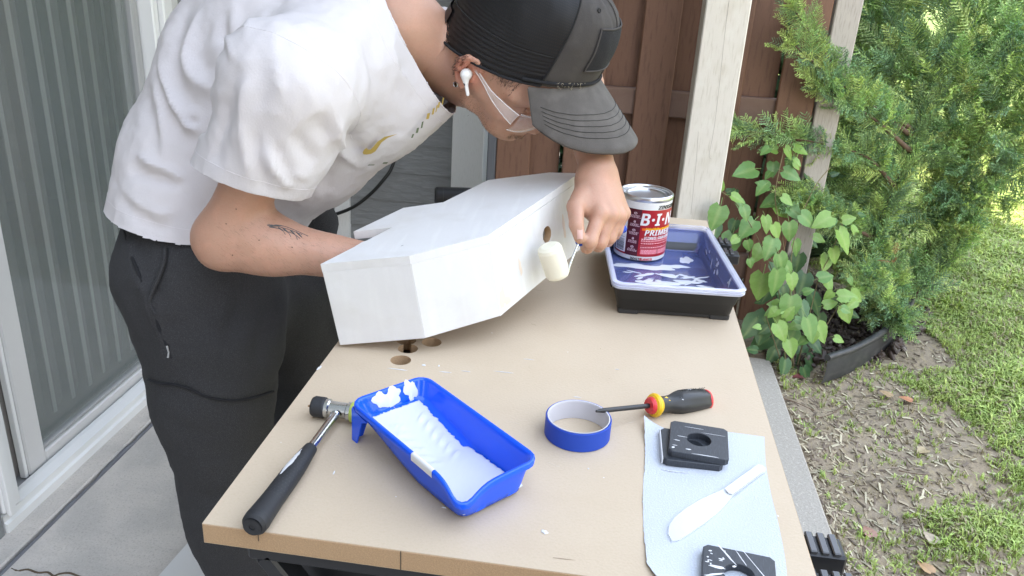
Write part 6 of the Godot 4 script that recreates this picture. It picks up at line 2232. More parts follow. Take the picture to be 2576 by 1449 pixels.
func build_eyewear(H: Callable, hf: Vector3, hu: Vector3, hr: Vector3, hc: Vector3, head: Array) -> void:
	var g := thing("safety_glasses", "clear plastic safety glasses worn by the man under his cap", "glasses", hc)
	var o := shift(-hc)
	# wrapped lens
	var rows: Array = []
	for i in 9:
		var row: Array = []
		for k in 25:
			var a := lerpf(-0.98, 0.98, k / 24.0)
			var v := i / 8.0
			var u := lerpf(0.022, -0.022 + 0.008 * pow(absf(cos(a * 1.0)), 8.0), v)
			row.append(H.call(0.045 + 0.072 * cos(a * 0.85), u, 0.077 * sin(a)) + hf * (0.004 * sin(v * PI)))
		rows.append(row)
	part("lens", grid_mesh(rows), M.lens, g, o)
	var edge: Array = []
	for k in 25: edge.append(rows[8][k])
	part("lens_edge", tube(edge, [0.0011], 6), M.temple, g, o)
	edge = []
	for k in 25: edge.append(rows[0][k])
	part("brow_bar", tube(edge, [0.0016], 6), M.temple, g, o)
	for s in [-1.0, 1.0]:
		var st := begin()
		var gg: Array = []
		var up_edge: Array = []
		var low_edge: Array = []
		for e in [[0.0925, 0.018, -0.008, 0.0640], [0.082, 0.019, -0.004, 0.0700], [0.070, 0.0195, 0.000, 0.0750], [0.058, 0.0195, 0.003, 0.078], [0.048, 0.018, 0.005, 0.0795], [0.036, 0.017, 0.008, 0.080], [0.024, 0.017, 0.011, 0.0795], [0.006, 0.018, 0.013, 0.0785], [-0.012, 0.018, 0.014, 0.080]]:
			gg.append([H.call(e[0], e[1], s * e[3]), H.call(e[0], lerpf(e[1], e[2], 0.5), s * (e[3] + 0.0014)), H.call(e[0], e[2], s * e[3])])
			up_edge.append(gg[gg.size() - 1][0])
			low_edge.append(gg[gg.size() - 1][2])
		add_grid(st, gg)
		var arm := part("temple_arm", done(st), M.temple, g, o)
		part("arm_edge", tube(up_edge, [0.0009], 5), M.temple_edge, arm)
		part("arm_edge", tube(low_edge, [0.0009], 5), M.temple_edge, arm)
	# earbud
	var c: Vector3 = H.call(-0.008, 0.001, 0.088)
	var b := thing("earbud", "white wireless earbud with short stem in the man's right ear", "earbud", c)
	var sb: Array = []
	var sd := (hf * 0.80 - hu * 0.62 + hr * 0.05).normalized()
	bone(sb, c + hu * 0.003, c - hr * 0.006, 0.0085, 0.0075, 0.004)
	bone(sb, c + hr * 0.001, c + sd * 0.010 + hr * 0.002, 0.0070, 0.0042, 0.006)
	bone(sb, c + sd * 0.006 + hr * 0.0025, c + sd * 0.030 + hr * 0.002, 0.0032, 0.0030, 0.004)
	var sg := nets(sb, c - Vector3.ONE * 0.036, c + Vector3.ONE * 0.036, 0.0014)
	part("bud", net_mesh(ArrayMesh.new(), sg[0], smooth_normals(sg[0], sg[1]), sg[1]), M.ear_white, b, shift(-c))
	var pv := settle(sb, c + sd * 0.013 + hr * 0.008, 0.0001)
	part("vent", blot(0.0026, 0.0013, 5, 0.0003), M.black, b, frame(sd, slope(sb, pv), pv - c))
	var ringp: Vector3 = H.call(-0.012, -0.031, 0.083)
	var er := thing("ear_stud", "small steel tunnel earring in the man's earlobe", "earring", ringp)
	part("tunnel", lathe([Vector2(0.0028, 0.004), Vector2(0.0042, 0.0045), Vector2(0.0048, 0.003), Vector2(0.0045, -0.004), Vector2(0.0028, -0.0045)], 20, frame(hf, hr, Vector3.ZERO)), M.steel, er)

# ------------------------------------------------------------------ plants
# a heart-shaped toothed leaf, folded along its rib: stalk end at the origin, tip along +y, face +z
func leaf_mesh(seed_: int, col: Color, rib: Color) -> ArrayMesh:
	var r := RandomNumberGenerator.new()
	r.seed = seed_
	var st := begin()
	st.set_smooth_group(1)
	var n := 11
	var lob := r.randf_range(0.10, 0.16)
	var fold := r.randf_range(0.10, 0.22)
	var sag := r.randf_range(0.10, 0.30)
	var rows: Array = []
	for i in n + 1:
		var t := i / float(n)
		var w := 0.46 * pow(sin(PI * pow(clampf(t * 0.97 + 0.03, 0, 1), 0.62)), 0.85) * (1.0 - 0.25 * t)
		if i % 2 == 1 and i < n: w *= 0.93
		var y0 := t
		var row: Array = []
		for k in 7:
			var u := (k - 3) / 3.0
			var back := lob * absf(u) * pow(1.0 - t, 3.0)
			row.append(Vector3(u * w, y0 - back, fold * absf(u) * w - sag * t * t + 0.012 * sin(t * 22.0) * absf(u)))
		rows.append(row)
	for i in n:
		for k in 6:
			for e in [[i, k], [i + 1, k], [i + 1, k + 1], [i, k], [i + 1, k + 1], [i, k + 1]]:
				var c := col
				if e[1] == 3: c = rib
				st.set_color(c * r.randf_range(0.93, 1.07))
				st.add_vertex(rows[e[0]][e[1]])
	st.set_color(rib)
	add_tube(st, [Vector3(0, 0.02, 0.0), Vector3(0, -0.16, -0.03), Vector3(0, -0.36, -0.10)], [0.018, 0.016, 0.014], 4)
	return done(st)

func build_vine() -> void:
	var o := on_y(2000, 915, 0.0)
	var v := thing("broadleaf_vine", "young climbing plant with heart shaped light green leaves in front of the fence", "plant", o)
	# stems as lines of the photograph at their distance
	var dp := 2.98
	var stems := [
		[[2000, 905, 3.10], [1990, 800, 3.06], [1985, 700, 3.02], [1968, 600, 2.98], [1950, 500, 2.94], [1960, 430, 2.92], [1975, 365, 2.92]],
		[[1985, 890, 3.08], [1960, 740, 3.0], [1925, 640, 2.94], [1885, 560, 2.90], [1850, 510, 2.88], [1815, 482, 2.86]],
		[[2010, 900, 3.12], [2035, 800, 3.10], [2060, 700, 3.08], [2090, 640, 3.06], [2120, 560, 3.04]],
		[[2015, 905, 3.12], [2060, 850, 3.12], [2110, 770, 3.12], [2150, 735, 3.12]],
		[[1995, 900, 3.08], [2000, 780, 3.04], [1990, 660, 3.0], [2010, 560, 2.98], [2050, 470, 2.96], [2090, 420, 2.98]],
		[[1980, 900, 3.06], [1945, 850, 3.02], [1925, 790, 2.98]]]
	for s in stems:
		var p: Array = []
		for q in s: p.append(at(q[0], q[1], q[2]) - o)
		p[0].y = -0.03
		part("stem", tube(bend(p, 5), [0.0042, 0.0036, 0.003, 0.0024, 0.0018], 6), M.stem, v)
	var r0 := RandomNumberGenerator.new()
	r0.seed = 12
	# leaves: where each sits, its length in pixels, the way its tip points, how bright it is
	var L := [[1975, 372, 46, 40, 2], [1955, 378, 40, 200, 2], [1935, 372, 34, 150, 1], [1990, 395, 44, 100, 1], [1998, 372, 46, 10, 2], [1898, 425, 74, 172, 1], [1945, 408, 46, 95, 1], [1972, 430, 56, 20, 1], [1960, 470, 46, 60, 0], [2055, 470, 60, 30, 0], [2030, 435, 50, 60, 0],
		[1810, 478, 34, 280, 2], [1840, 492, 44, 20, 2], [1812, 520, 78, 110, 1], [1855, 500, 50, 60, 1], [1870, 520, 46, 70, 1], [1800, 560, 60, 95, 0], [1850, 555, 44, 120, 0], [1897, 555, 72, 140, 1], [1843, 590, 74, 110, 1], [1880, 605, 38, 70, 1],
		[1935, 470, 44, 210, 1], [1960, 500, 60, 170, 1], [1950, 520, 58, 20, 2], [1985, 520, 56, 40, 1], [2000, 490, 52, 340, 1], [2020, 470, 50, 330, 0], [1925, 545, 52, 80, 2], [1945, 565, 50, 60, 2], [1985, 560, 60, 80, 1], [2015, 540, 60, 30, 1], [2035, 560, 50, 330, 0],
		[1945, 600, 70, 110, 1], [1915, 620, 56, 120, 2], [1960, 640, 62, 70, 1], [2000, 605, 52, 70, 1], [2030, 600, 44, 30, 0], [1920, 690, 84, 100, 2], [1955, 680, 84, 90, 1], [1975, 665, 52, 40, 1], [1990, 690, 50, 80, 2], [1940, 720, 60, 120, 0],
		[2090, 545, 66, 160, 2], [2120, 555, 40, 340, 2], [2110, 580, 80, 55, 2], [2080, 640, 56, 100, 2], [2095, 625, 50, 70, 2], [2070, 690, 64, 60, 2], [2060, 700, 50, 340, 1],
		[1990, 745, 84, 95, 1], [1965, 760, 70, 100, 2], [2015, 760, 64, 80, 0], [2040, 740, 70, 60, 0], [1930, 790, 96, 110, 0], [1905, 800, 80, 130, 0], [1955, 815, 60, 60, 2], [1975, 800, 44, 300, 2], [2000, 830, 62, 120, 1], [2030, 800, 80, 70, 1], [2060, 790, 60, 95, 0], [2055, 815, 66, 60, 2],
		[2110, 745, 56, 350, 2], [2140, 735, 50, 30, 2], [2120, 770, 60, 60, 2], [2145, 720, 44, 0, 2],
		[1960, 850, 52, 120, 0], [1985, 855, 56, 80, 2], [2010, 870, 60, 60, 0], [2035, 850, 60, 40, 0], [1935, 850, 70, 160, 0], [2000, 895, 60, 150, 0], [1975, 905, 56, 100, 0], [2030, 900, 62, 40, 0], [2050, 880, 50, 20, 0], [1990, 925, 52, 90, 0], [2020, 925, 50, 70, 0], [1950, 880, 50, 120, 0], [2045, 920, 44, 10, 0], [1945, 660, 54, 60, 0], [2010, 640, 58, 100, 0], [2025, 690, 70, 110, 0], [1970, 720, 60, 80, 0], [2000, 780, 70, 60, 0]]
	# and the small ones between
	for i in 46:
		var s: Array = stems[i % stems.size()]
		var q: Array = s[r0.randi_range(1, s.size() - 1)]
		L.append([q[0] + r0.randf_range(-46, 46), q[1] + r0.randf_range(-40, 40), r0.randf_range(26, 44), r0.randf_range(-40, 200), r0.randi() % 3])
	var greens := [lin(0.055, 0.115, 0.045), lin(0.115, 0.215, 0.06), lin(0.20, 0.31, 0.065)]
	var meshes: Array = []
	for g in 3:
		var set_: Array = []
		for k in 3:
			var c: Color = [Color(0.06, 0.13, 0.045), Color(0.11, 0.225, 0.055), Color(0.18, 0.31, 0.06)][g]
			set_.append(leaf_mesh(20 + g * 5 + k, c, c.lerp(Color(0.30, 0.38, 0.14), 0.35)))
		meshes.append(set_)
	var r := RandomNumberGenerator.new()
	r.seed = 44
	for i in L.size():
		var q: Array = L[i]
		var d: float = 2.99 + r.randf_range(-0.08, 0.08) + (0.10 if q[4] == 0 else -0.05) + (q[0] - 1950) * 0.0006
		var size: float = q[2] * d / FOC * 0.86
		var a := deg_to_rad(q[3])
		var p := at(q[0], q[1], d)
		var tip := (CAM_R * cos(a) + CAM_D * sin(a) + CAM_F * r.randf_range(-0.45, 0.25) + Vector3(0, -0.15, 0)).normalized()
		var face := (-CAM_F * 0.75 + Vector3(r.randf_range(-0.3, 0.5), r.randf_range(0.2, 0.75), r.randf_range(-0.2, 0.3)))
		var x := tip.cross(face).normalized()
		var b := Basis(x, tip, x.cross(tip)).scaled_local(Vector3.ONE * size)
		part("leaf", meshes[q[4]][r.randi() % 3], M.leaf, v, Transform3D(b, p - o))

# a flat spray of juniper: a stalk with side twigs clothed in small scales
func spray_mesh(seed_: int, tone: Color) -> ArrayMesh:
	var r := RandomNumberGenerator.new()
	r.seed = seed_
	var st := begin()
	st.set_smooth_group(-1)
	var n := 11
	for i in n:
		var t := (i + 0.6) / n
		for s in [-1.0, 1.0]:
			var base := Vector3(0, t, 0.06 * sin(t * 3.0))
			var ln := (0.42 * (1.0 - t) + 0.10) * r.randf_range(0.7, 1.2)
			var dir := Vector3(s * 0.72, 0.72, r.randf_range(-0.4, 0.4)).normalized()
			var m := int(4 + ln * 15)
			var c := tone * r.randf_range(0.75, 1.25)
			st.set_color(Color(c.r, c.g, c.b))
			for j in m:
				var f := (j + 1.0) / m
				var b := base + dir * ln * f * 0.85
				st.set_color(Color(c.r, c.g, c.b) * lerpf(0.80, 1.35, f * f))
				for s2 in [-1.0, 1.0]:
					var d2 := (dir + Vector3(s2 * 0.5, 0.55 * s2 * s + 0.2, r.randf_range(-0.7, 0.7))).normalized()
					var l2 := 0.095 * r.randf_range(0.6, 1.2) * (1.15 - 0.5 * f)
					var w := d2.cross(Vector3(r.randf_range(-1, 1), r.randf_range(-1, 1), 1)).normalized() * 0.011
					tri(st, b - w, b + d2 * l2, b + w)
			var wv := dir.cross(Vector3(0, 0, 1)).normalized() * 0.014
			tri(st, base - wv, base + dir * ln * 1.05, base + wv)
	return done(st)

func build_juniper() -> void:
	var o := Vector3(1.30, -0.03, -3.42)
	var b := thing("juniper_bush", "large feathery green juniper bush growing by the end of the fence", "bush", o)
	var r := RandomNumberGenerator.new()
	r.seed = 71
	# limbs
	var limbs := [
		[[2290, 800, 3.62], [2240, 700, 3.5], [2200, 600, 3.4], [2250, 470, 3.3], [2300, 340, 3.25], [2340, 240, 3.22], [2370, 110, 3.2]],
		[[2250, 470, 3.3], [2180, 395, 3.15], [2060, 360, 3.0], [1930, 338, 2.92], [1848, 325, 2.9]],
		[[2300, 330, 3.25], [2220, 270, 3.12], [2120, 190, 2.92], [2060, 110, 2.80], [2000, 28, 2.70]],
		[[2290, 340, 3.25], [2200, 270, 3.02], [2100, 200, 2.86], [2000, 115, 2.74]],
		[[2290, 380, 3.25], [2200, 300, 3.02], [2120, 250, 2.92], [2055, 205, 2.84]],
		[[2290, 800, 3.62], [2330, 640, 3.5], [2400, 480, 3.4], [2460, 330, 3.3], [2520, 180, 3.25], [2560, 60, 3.2]],
		[[2300, 790, 3.62], [2380, 660, 3.45], [2450, 520, 3.35], [2530, 380, 3.3], [2600, 250, 3.25]],
		[[2290, 800, 3.62], [2250, 720, 3.4], [2200, 690, 3.25], [2160, 720, 3.15]],
		[[2330, 640, 3.5], [2360, 500, 3.55], [2390, 330, 3.6], [2410, 160, 3.6], [2430, 0, 3.6]],
		[[2200, 600, 3.4], [2120, 560, 3.25], [2060, 520, 3.1], [2000, 500, 3.02]],
		[[2240, 700, 3.5], [2200, 760, 3.3], [2260, 800, 3.2], [2170, 700, 3.2]]]
	var lines: Array = []
	for l in limbs:
		var p: Array = []
		for q in l: p.append(at(q[0], q[1], q[2]) - o)
		if l[0][1] >= 790: p[0] = Vector3(0, 0, 0)
		var bp := bend(p, 5)
		lines.append(bp)
		part("branch", tube(bp, [0.012, 0.010, 0.009, 0.008, 0.006, 0.005, 0.004, 0.003], 6), M.bark, b)
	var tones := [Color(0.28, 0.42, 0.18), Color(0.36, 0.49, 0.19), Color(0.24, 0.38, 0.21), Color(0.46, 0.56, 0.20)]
	var sets := [[[], []], [[], []], [[], []], [[], []]]
	var put_spray := func(p: Vector3, dir: Vector3, size: float, k: int) -> void:
		var side := dir.cross(Vector3(r.randf_range(-1, 1), r.randf_range(-1, 1), r.randf_range(-1, 1))).normalized()
		sets[k][0].append(Transform3D(Basis(side, dir, side.cross(dir)).scaled_local(Vector3.ONE * size), p))
		var g := r.randf_range(0.75, 1.25)
		sets[k][1].append(Color(g, g * r.randf_range(0.95, 1.05), g * r.randf_range(0.9, 1.1)))
	# sprays along the limbs
	for li in lines.size():
		var bp: Array = lines[li]
		for i in range(3, bp.size()):
			var t: Vector3 = (bp[i] - bp[i - 1]).normalized()
			var reach := i / float(bp.size() - 1)
			for k in (5 if li in [1, 2, 3, 4] else 13):
				var side := Vector3(r.randf_range(-1, 1), r.randf_range(-1, 1), r.randf_range(-1, 1))
				side = (side - t * side.dot(t)).normalized()
				var dir := (t * r.randf_range(0.6, 1.3) + side * r.randf_range(0.5, 1.0) + Vector3(0, 0.15, 0)).normalized()
				var pt: Vector3 = bp[i].lerp(bp[i - 1], r.randf())
				put_spray.call(pt, dir, r.randf_range(0.08, 0.15) * (1.1 - 0.35 * reach), r.randi() % 4)
		var en: Vector3 = bp[bp.size() - 1]
		for k in 3: put_spray.call(en, (en - bp[bp.size() - 2]).normalized() + Vector3(r.randf_range(-0.3, 0.3), r.randf_range(-0.2, 0.3), 0), 0.10, 3)
	# the mass of the bush: sprays pointing out and up through an uneven rounded volume
	var nz := FastNoiseLite.new()
	nz.seed = 5
	nz.frequency = 2.6
	var heart := at(2440, 330, 3.75) - o
	var n := 0
	while n < 2500:
		var d := Vector3(r.randf_range(-1, 1), r.randf_range(-1, 1), r.randf_range(-1, 1))
		if d.length() > 1.0: continue
		var rr := pow(d.length(), 0.45)
		d = d.normalized()
		var shape := Vector3(0.60, 0.98, 0.62)
		var p := heart + d * shape * rr
		var lump := nz.get_noise_3dv(p * 1.0)
		if lump < -0.22 and rr > 0.6: continue
		p += d * lump * 0.16
		# the skirt lifts off the ground, narrow at the foot
		if p.y < 0.30 and Vector2(p.x, p.z).length() > 0.25 + p.y * 0.9: continue
		if p.y < 0.10: continue
		# towards the lawn its underside rises
		if p.x > 0.08 and p.y < 0.12 + (p.x - 0.08) * 1.25: continue
		var dir := (d * 0.9 + Vector3(r.randf_range(-0.5, 0.5), r.randf_range(0.0, 0.9), r.randf_range(-0.5, 0.5))).normalized()
		put_spray.call(p, dir, r.randf_range(0.10, 0.19), (r.randi() % 3) if r.randf() < 0.8 else 3)
		n += 1
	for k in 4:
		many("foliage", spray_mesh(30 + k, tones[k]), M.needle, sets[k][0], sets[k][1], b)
	# a dead brown sprig
	var dead := spray_mesh(60, Color(0.36, 0.17, 0.08))
	for q in [[2248, 650], [2252, 640], [2243, 660]]:
		part("dead_sprig", dead, M.leaf, b, Transform3D(Basis(Vector3(r.randf_range(-1, 1), 0.3, 0.4).normalized(), r.randf_range(0, 2)).scaled(Vector3.ONE * 0.05), at(q[0], q[1], 3.15) - o))

func build_bed() -> void:
	# black plastic edging, a rolled bead along its top
	var o := on_y(2190, 890, 0.0)
	var e := thing("landscape_edging", "black plastic garden edging curving round the juniper bed", "edging", o)
	var top: Array = []
	for q in [[2082, 900, 2.99], [2100, 893, 3.0], [2140, 880, 3.04], [2185, 858, 3.12], [2225, 832, 3.25], [2262, 800, 3.42], [2285, 775, 3.58], [2293, 750, 3.75], [2280, 725, 3.95], [2240, 700, 4.15]]:
		var w := on_y(q[0], q[1], 0.085)
		top.append(w - o)
	var tp := bend(top, 5)
	part("bead", tube(tp, [0.013], 10), M.edging, e)
	var g: Array = []
	for i in 6:
		var row: Array = []
		for k in tp.size():
			var p: Vector3 = tp[k]
			var out := Vector3(0.25, 0, 0.6).normalized()
			row.append(p + Vector3(0, -0.022 * i, 0) + out * (0.006 * sin(i * 0.7)))
		g.append(row)
	part("wall", grid_mesh(g), M.edging, e)
	# bark mulch and stones in the bed
	var r := RandomNumberGenerator.new()
	r.seed = 18
	var chip := box(Vector3(0.030, 0.012, 0.018), 0.004)
	var xf: Array = []
	var cols: Array = []
	for i in 1500:
		var p := Vector3(r.randf_range(0.70, 1.55), -0.035, r.randf_range(-3.75, -2.90))
		if p.z > -2.80 - (p.x - 0.9) * (p.x - 0.9) * 1.6 - 0.12 and p.x > 0.9: continue
		p.y += r.randf_range(0.0, 0.03)
		var s := r.randf_range(0.5, 1.5)
		xf.append(Transform3D(Basis(Vector3(r.randf(), r.randf(), r.randf()).normalized(), r.randf_range(0, TAU)).scaled(Vector3(s, s, s * r.randf_range(0.6, 1.8))), p))
		var c := r.randf_range(0.5, 1.2)
		cols.append(Color(0.075 * c, 0.052 * c, 0.040 * c) if r.randf() < 0.9 else Color(0.20 * c, 0.17 * c, 0.14 * c))
	var mul := many("bark_mulch", chip, M.grass, xf, cols)
	tag(mul, "dark bark mulch covering the bed inside the edging", "mulch")
	var slat := thing("wood_stake", "weathered grey wood stake lying in the mulch under the bush", "stake", at(2225, 770, 3.42))
	part("stake", box(Vector3(0.20, 0.012, 0.035), 0.003), M.greypost, slat, frame(at(2280, 800, 3.40) - at(2180, 745, 3.5), Vector3.UP, Vector3.ZERO))

func build_grass() -> void:
	var r := RandomNumberGenerator.new()
	r.seed = 55
	# tufts of narrow bent blades
	var tufts: Array = []
	for v in 4:
		var st := begin()
		st.set_smooth_group(-1)
		for k in 7:
			var a := r.randf_range(0, TAU)
			var lean := r.randf_range(0.25, 1.1)
			var h := r.randf_range(0.5, 1.0)
			var d := Vector3(cos(a), 0, sin(a))
			var p0 := Vector3(r.randf_range(-0.25, 0.25), 0, r.randf_range(-0.25, 0.25))
			var p1 := p0 + d * lean * 0.28 * h + Vector3(0, 0.55 * h, 0)
			var p2 := p0 + d * lean * 0.85 * h + Vector3(0, 0.85 * h * (1.0 - lean * 0.35), 0)
			var w := d.cross(Vector3.UP) * 0.045
			var c := r.randf_range(0.8, 1.2)
			st.set_color(Color(c, c, c))
			quad(st, p0 - w, p1 - w * 0.8, p1 + w * 0.8, p0 + w)
			tri(st, p1 - w * 0.8, p2, p1 + w * 0.8)
		tufts.append(done(st))
	var nz := FastNoiseLite.new()
	nz.seed = 14
	nz.frequency = 1.15
	nz.fractal_octaves = 3
	var sets := [[[], []], [[], []], [[], []], [[], []]]
	var tries := 0
	while tries < 420000:
		tries += 1
		var u := r.randf()
		var x := 0.72 + pow(r.randf(), 0.85) * 4.2
		var z := -1.2 - pow(r.randf(), 1.1) * 7.5
		# keep to what the camera can see, and a margin
		var rel := Vector3(x, 0, z) - EYE
		var fx := rel.dot(CAM_R) / rel.dot(CAM_F)
		var fy := rel.dot(CAM_D) / rel.dot(CAM_F)
		if absf(fx) > 0.80 or absf(fy) > 0.52: continue
		var p := Vector3(x, lawn_y(x, z), z)
		var green: float = nz.get_noise_2d(x, z) + smoothstep(1.0, 1.9, x + (z + 2.5) * -0.10) * 1.35 - 0.30
		if x < 0.80: green += 0.25
		# the bed inside the edging is bare
		if z < -3.0 and x < 1.45 and z > -3.9: continue
		if r.randf() > clampf(green + 0.25, 0.05, 1.0): continue
		var dist := rel.length()
		if dist > 4.5 and r.randf() < 0.35: continue
		var s := r.randf_range(0.024, 0.055) * (0.75 + clampf(green, 0.0, 1.0) * 0.9)
		var k := r.randi() % 4
		sets[k][0].append(Transform3D(Basis(Vector3.UP, r.randf_range(0, TAU)).scaled(Vector3(s, s * r.randf_range(0.7, 1.2), s)), p))
		var dry := r.randf() < 0.16
		var c := r.randf_range(0.75, 1.25)
		if dry: sets[k][1].append(Color(0.34 * c, 0.29 * c, 0.17 * c))
		else: sets[k][1].append(Color(0.32 * c, 0.45 * c, 0.115 * c).lerp(Color(0.48 * c, 0.52 * c, 0.13 * c), r.randf() * 0.6))
	for k in 4:
		var g := many("grass", tufts[k], M.grass, sets[k][0], sets[k][1])
		tag(g, "thin green lawn grass growing in patches over bare soil", "grass", "lawn grass")
	# straw, dead stalks and small chips on the soil
	var flake := box(Vector3(0.020, 0.0012, 0.004), 0.0004)
	var xf: Array = []
	var cols: Array = []
	for i in 14000:
		var x := 0.71 + r.randf() * r.randf() * 3.4
		var z := -1.3 - r.randf() * 4.2
		var s := r.randf_range(0.4, 1.5)
		xf.append(Transform3D(Basis(Vector3(r.randf_range(-0.3, 0.3), 1, r.randf_range(-0.3, 0.3)).normalized(), r.randf_range(0, TAU)).scaled(Vector3(s, 1.0, s * r.randf_range(0.6, 2.2))), Vector3(x, lawn_y(x, z) + 0.003, z)))
		var c := r.randf_range(0.6, 1.2)
		cols.append([Color(0.52 * c, 0.46 * c, 0.32 * c), Color(0.38 * c, 0.31 * c, 0.21 * c), Color(0.20 * c, 0.15 * c, 0.11 * c)][r.randi() % 3])
	tag(many("straw_litter", flake, M.grass, xf, cols), "dry straw and bark bits scattered over the soil", "litter")
	# fallen leaves and twigs one can pick out
	var spots := [[2340, 1492 - 43, 0.5], [2290, 1020, 1.1], [2350, 1375, 0.4], [2195, 1345, 0.2], [2020, 945, 1.9], [2240, 1000, 0.8], [2330, 1130, 2.2]]
	var words := ["tan fallen leaf on the soil at the bottom edge of the photo", "orange brown fallen leaf in the grass beyond the patio corner", "curled beige leaf on bare soil right of the workbench jaws", "pinkish chip of bark beside the workbench jaws", "dark red fallen leaf at the foot of the climbing plant", "small tan leaf on the thin grass below the edging", "pale dry leaf in the grass right of the screwdriver"]
	for i in spots.size():
		var q: Array = spots[i]
		var w := on_y(q[0], q[1], -0.025)
		var col: Color = [Color(0.42, 0.26, 0.13), Color(0.48, 0.22, 0.12), Color(0.45, 0.36, 0.26), Color(0.36, 0.20, 0.15), Color(0.20, 0.06, 0.06), Color(0.40, 0.28, 0.16), Color(0.42, 0.33, 0.20)][i]
		var lf := part("fallen_leaf", leaf_mesh(70 + i, col, col * 0.8), M.leaf, self, Transform3D(Basis(Vector3.UP, q[2]) * Basis(Vector3.RIGHT, -1.4).scaled(Vector3.ONE * 0.045), Vector3(w.x, lawn_y(w.x, w.z) + 0.012, w.z)))
		tag(lf, words[i], "leaf", "fallen leaves")
	var tw := [[[1995, 1060], [2080, 1035], [2130, 1000]], [[2260, 1185], [2295, 1195], [2335, 1200]], [[1965, 1010], [2000, 1015], [2050, 1022]]]
	var tws := ["thin grey twig on the soil beside the patio corner", "short dark stick lying in the grass to the right", "pale dry stalk on the soil near the slab edge"]
	for i in 3:
		var p: Array = []
		for q in tw[i]:
			var w := on_y(q[0], q[1], -0.02)
			p.append(Vector3(w.x, lawn_y(w.x, w.z) + 0.008, w.z))
		tag(part("twig", tube(bend(p, 4), [0.003, 0.0025, 0.0015], 5), M.bark), tws[i], "twig", "twigs on the ground")

func clump_mesh(seed_: int) -> ArrayMesh:                              # a handful of leaves of a far tree
	var r := RandomNumberGenerator.new()
	r.seed = seed_
	var st := begin()
	st.set_smooth_group(-1)
	for k in 34:
		var p := Vector3(r.randf_range(-1, 1), r.randf_range(-1, 1), r.randf_range(-1, 1))
		if p.length() > 1.0: p = p.normalized() * r.randf()
		var n := Vector3(r.randf_range(-1, 1), r.randf_range(-0.2, 1), r.randf_range(-1, 1)).normalized()
		var x := n.cross(Vector3(r.randf_range(-1, 1), 0.2, r.randf_range(-1, 1))).normalized() * 0.15
		var y := n.cross(x).normalized() * 0.24
		var c := r.randf_range(0.7, 1.3)
		st.set_color(Color(c, c, c))
		quad(st, p - x, p + y, p + x, p - y)
	return done(st)

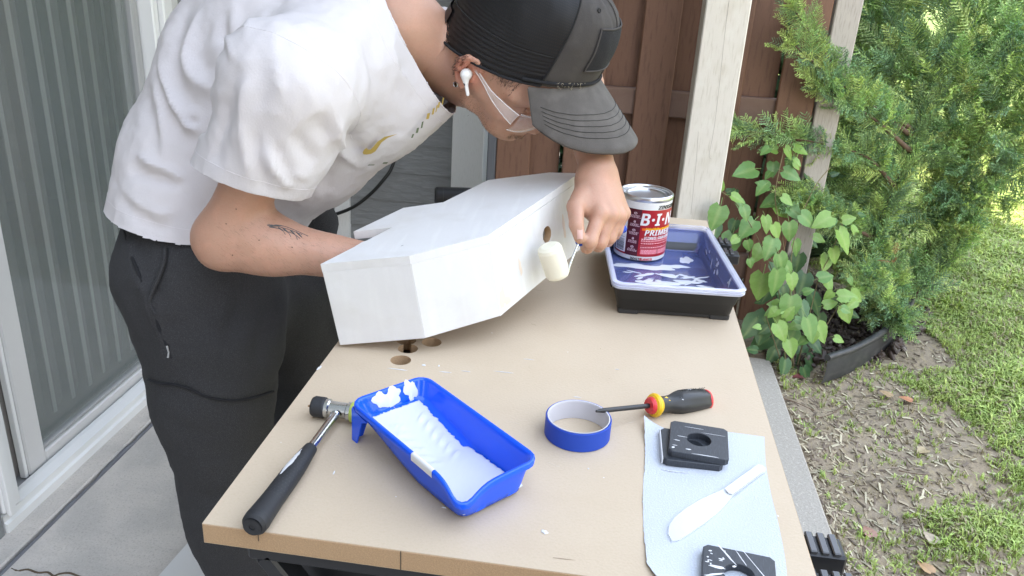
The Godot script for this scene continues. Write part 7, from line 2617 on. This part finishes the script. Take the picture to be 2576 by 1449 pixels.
func build_far() -> void:
	# a leafy hedge behind the fence and the trees across the lawn, each with stem and crown
	var r := RandomNumberGenerator.new()
	r.seed = 99
	var cl := [clump_mesh(1), clump_mesh(2)]
	var xf: Array = []
	var cols: Array = []
	for i in 480:
		var p := Vector3(r.randf_range(-0.7, 1.2), r.randf_range(0.0, 2.3), r.randf_range(-5.2, -4.2))
		if p.y > 1.5 and r.randf() < 0.35: continue
		xf.append(Transform3D(Basis(Vector3.UP, r.randf_range(0, TAU)).scaled(Vector3.ONE * r.randf_range(0.14, 0.24)), p))
		var c := r.randf_range(0.6, 1.2)
		cols.append(Color(0.055 * c, 0.105 * c, 0.045 * c))
	var h := many("hedge", cl[0], M.leaf, xf, cols)
	tag(h, "dark leafy hedge glimpsed through the gaps behind the brown fence", "hedge")
	var trees := [[7.5, -14.0, 6.0, "tall green tree far across the lawn behind the juniper"], [12.5, -16.0, 7.0, "broad tree at the far right edge of the lawn"], [3.0, -16.0, 6.5, "tree standing far behind the fence"], [16.0, -8.0, 7.5, "tree out of frame on the right of the lawn"], [17.0, 0.5, 7.5, "tree out of frame beside the camera"], [15.0, 8.0, 8.0, "tree out of frame behind the camera"]]
	for t in trees:
		var tr := thing("garden_tree", t[3], "tree", Vector3(t[0], -0.05, t[1]), 0.0, "trees around the lawn")
		part("trunk", tube(bend([Vector3.ZERO, Vector3(0.1, t[2] * 0.25, 0), Vector3(-0.05, t[2] * 0.6, 0.1)], 4), [0.22, 0.18, 0.14, 0.10, 0.08], 10), M.bark, tr)
		xf = []
		cols = []
		for i in 900:
			var d := Vector3(r.randf_range(-1, 1), r.randf_range(-1, 1), r.randf_range(-1, 1))
			if d.length() > 1.0: continue
			d = d.normalized() * pow(d.length(), 0.6)
			var p := Vector3(0, t[2] * 0.58, 0) + d * Vector3(2.6, t[2] * 0.45, 2.6)
			xf.append(Transform3D(Basis(Vector3.UP, r.randf_range(0, TAU)).scaled(Vector3.ONE * r.randf_range(0.4, 0.75)), p))
			var c := r.randf_range(0.65, 1.25)
			cols.append(Color(0.07 * c, 0.135 * c, 0.045 * c))
		many("crown", cl[1], M.leaf, xf, cols, tr)

func _ready() -> void:
	rng.seed = 7
	# camera
	var cam := Camera3D.new()
	cam.name = "camera"
	cam.transform = Transform3D(Basis(CAM_R, -CAM_D, -CAM_F).orthonormalized(), EYE)
	cam.fov = 39.05
	cam.near = 0.05
	cam.far = 400.0
	add_child(cam)
	cam.current = true
	# sky, exposure
	var env := Environment.new()
	var sky := Sky.new()
	var sm := ProceduralSkyMaterial.new()
	sm.sky_top_color = Color(0.72, 0.77, 0.85)
	sm.sky_horizon_color = Color(1.0, 0.95, 0.88)
	sm.sky_curve = 0.18
	sm.ground_bottom_color = Color(0.30, 0.33, 0.22)
	sm.ground_horizon_color = Color(0.55, 0.60, 0.48)
	sm.sky_energy_multiplier = 1.25
	sky.sky_material = sm
	env.background_mode = Environment.BG_SKY
	env.sky = sky
	env.tonemap_mode = Environment.TONE_MAPPER_LINEAR
	env.tonemap_exposure = 3.65
	env.sdfgi_enabled = true
	env.ssao_enabled = true
	env.ssil_enabled = true
	var we := WorldEnvironment.new()
	we.name = "world_environment"
	we.environment = env
	add_child(we)
	# the sun stands high over the house, behind its roof
	var sun := DirectionalLight3D.new()
	sun.name = "sun"
	sun.light_color = Color(1.0, 0.95, 0.86)
	sun.light_energy = 1.4
	sun.light_angular_distance = 0.5
	sun.shadow_enabled = true
	sun.rotation_degrees = Vector3(-58, -78, 0)
	add_child(sun)
	make_materials()
	build_ground()
	build_house()
	build_fence()
	build_bench()
	build_board()
	build_hammer()
	build_blue_tray()
	build_tape()
	build_screwdriver()
	build_towel()
	build_plates()
	build_knife()
	build_roller_tray()
	build_can()
	build_box()
	build_roller()
	build_small_things()
	build_person()
	build_vine()
	build_juniper()
	build_bed()
	build_grass()
	build_far()
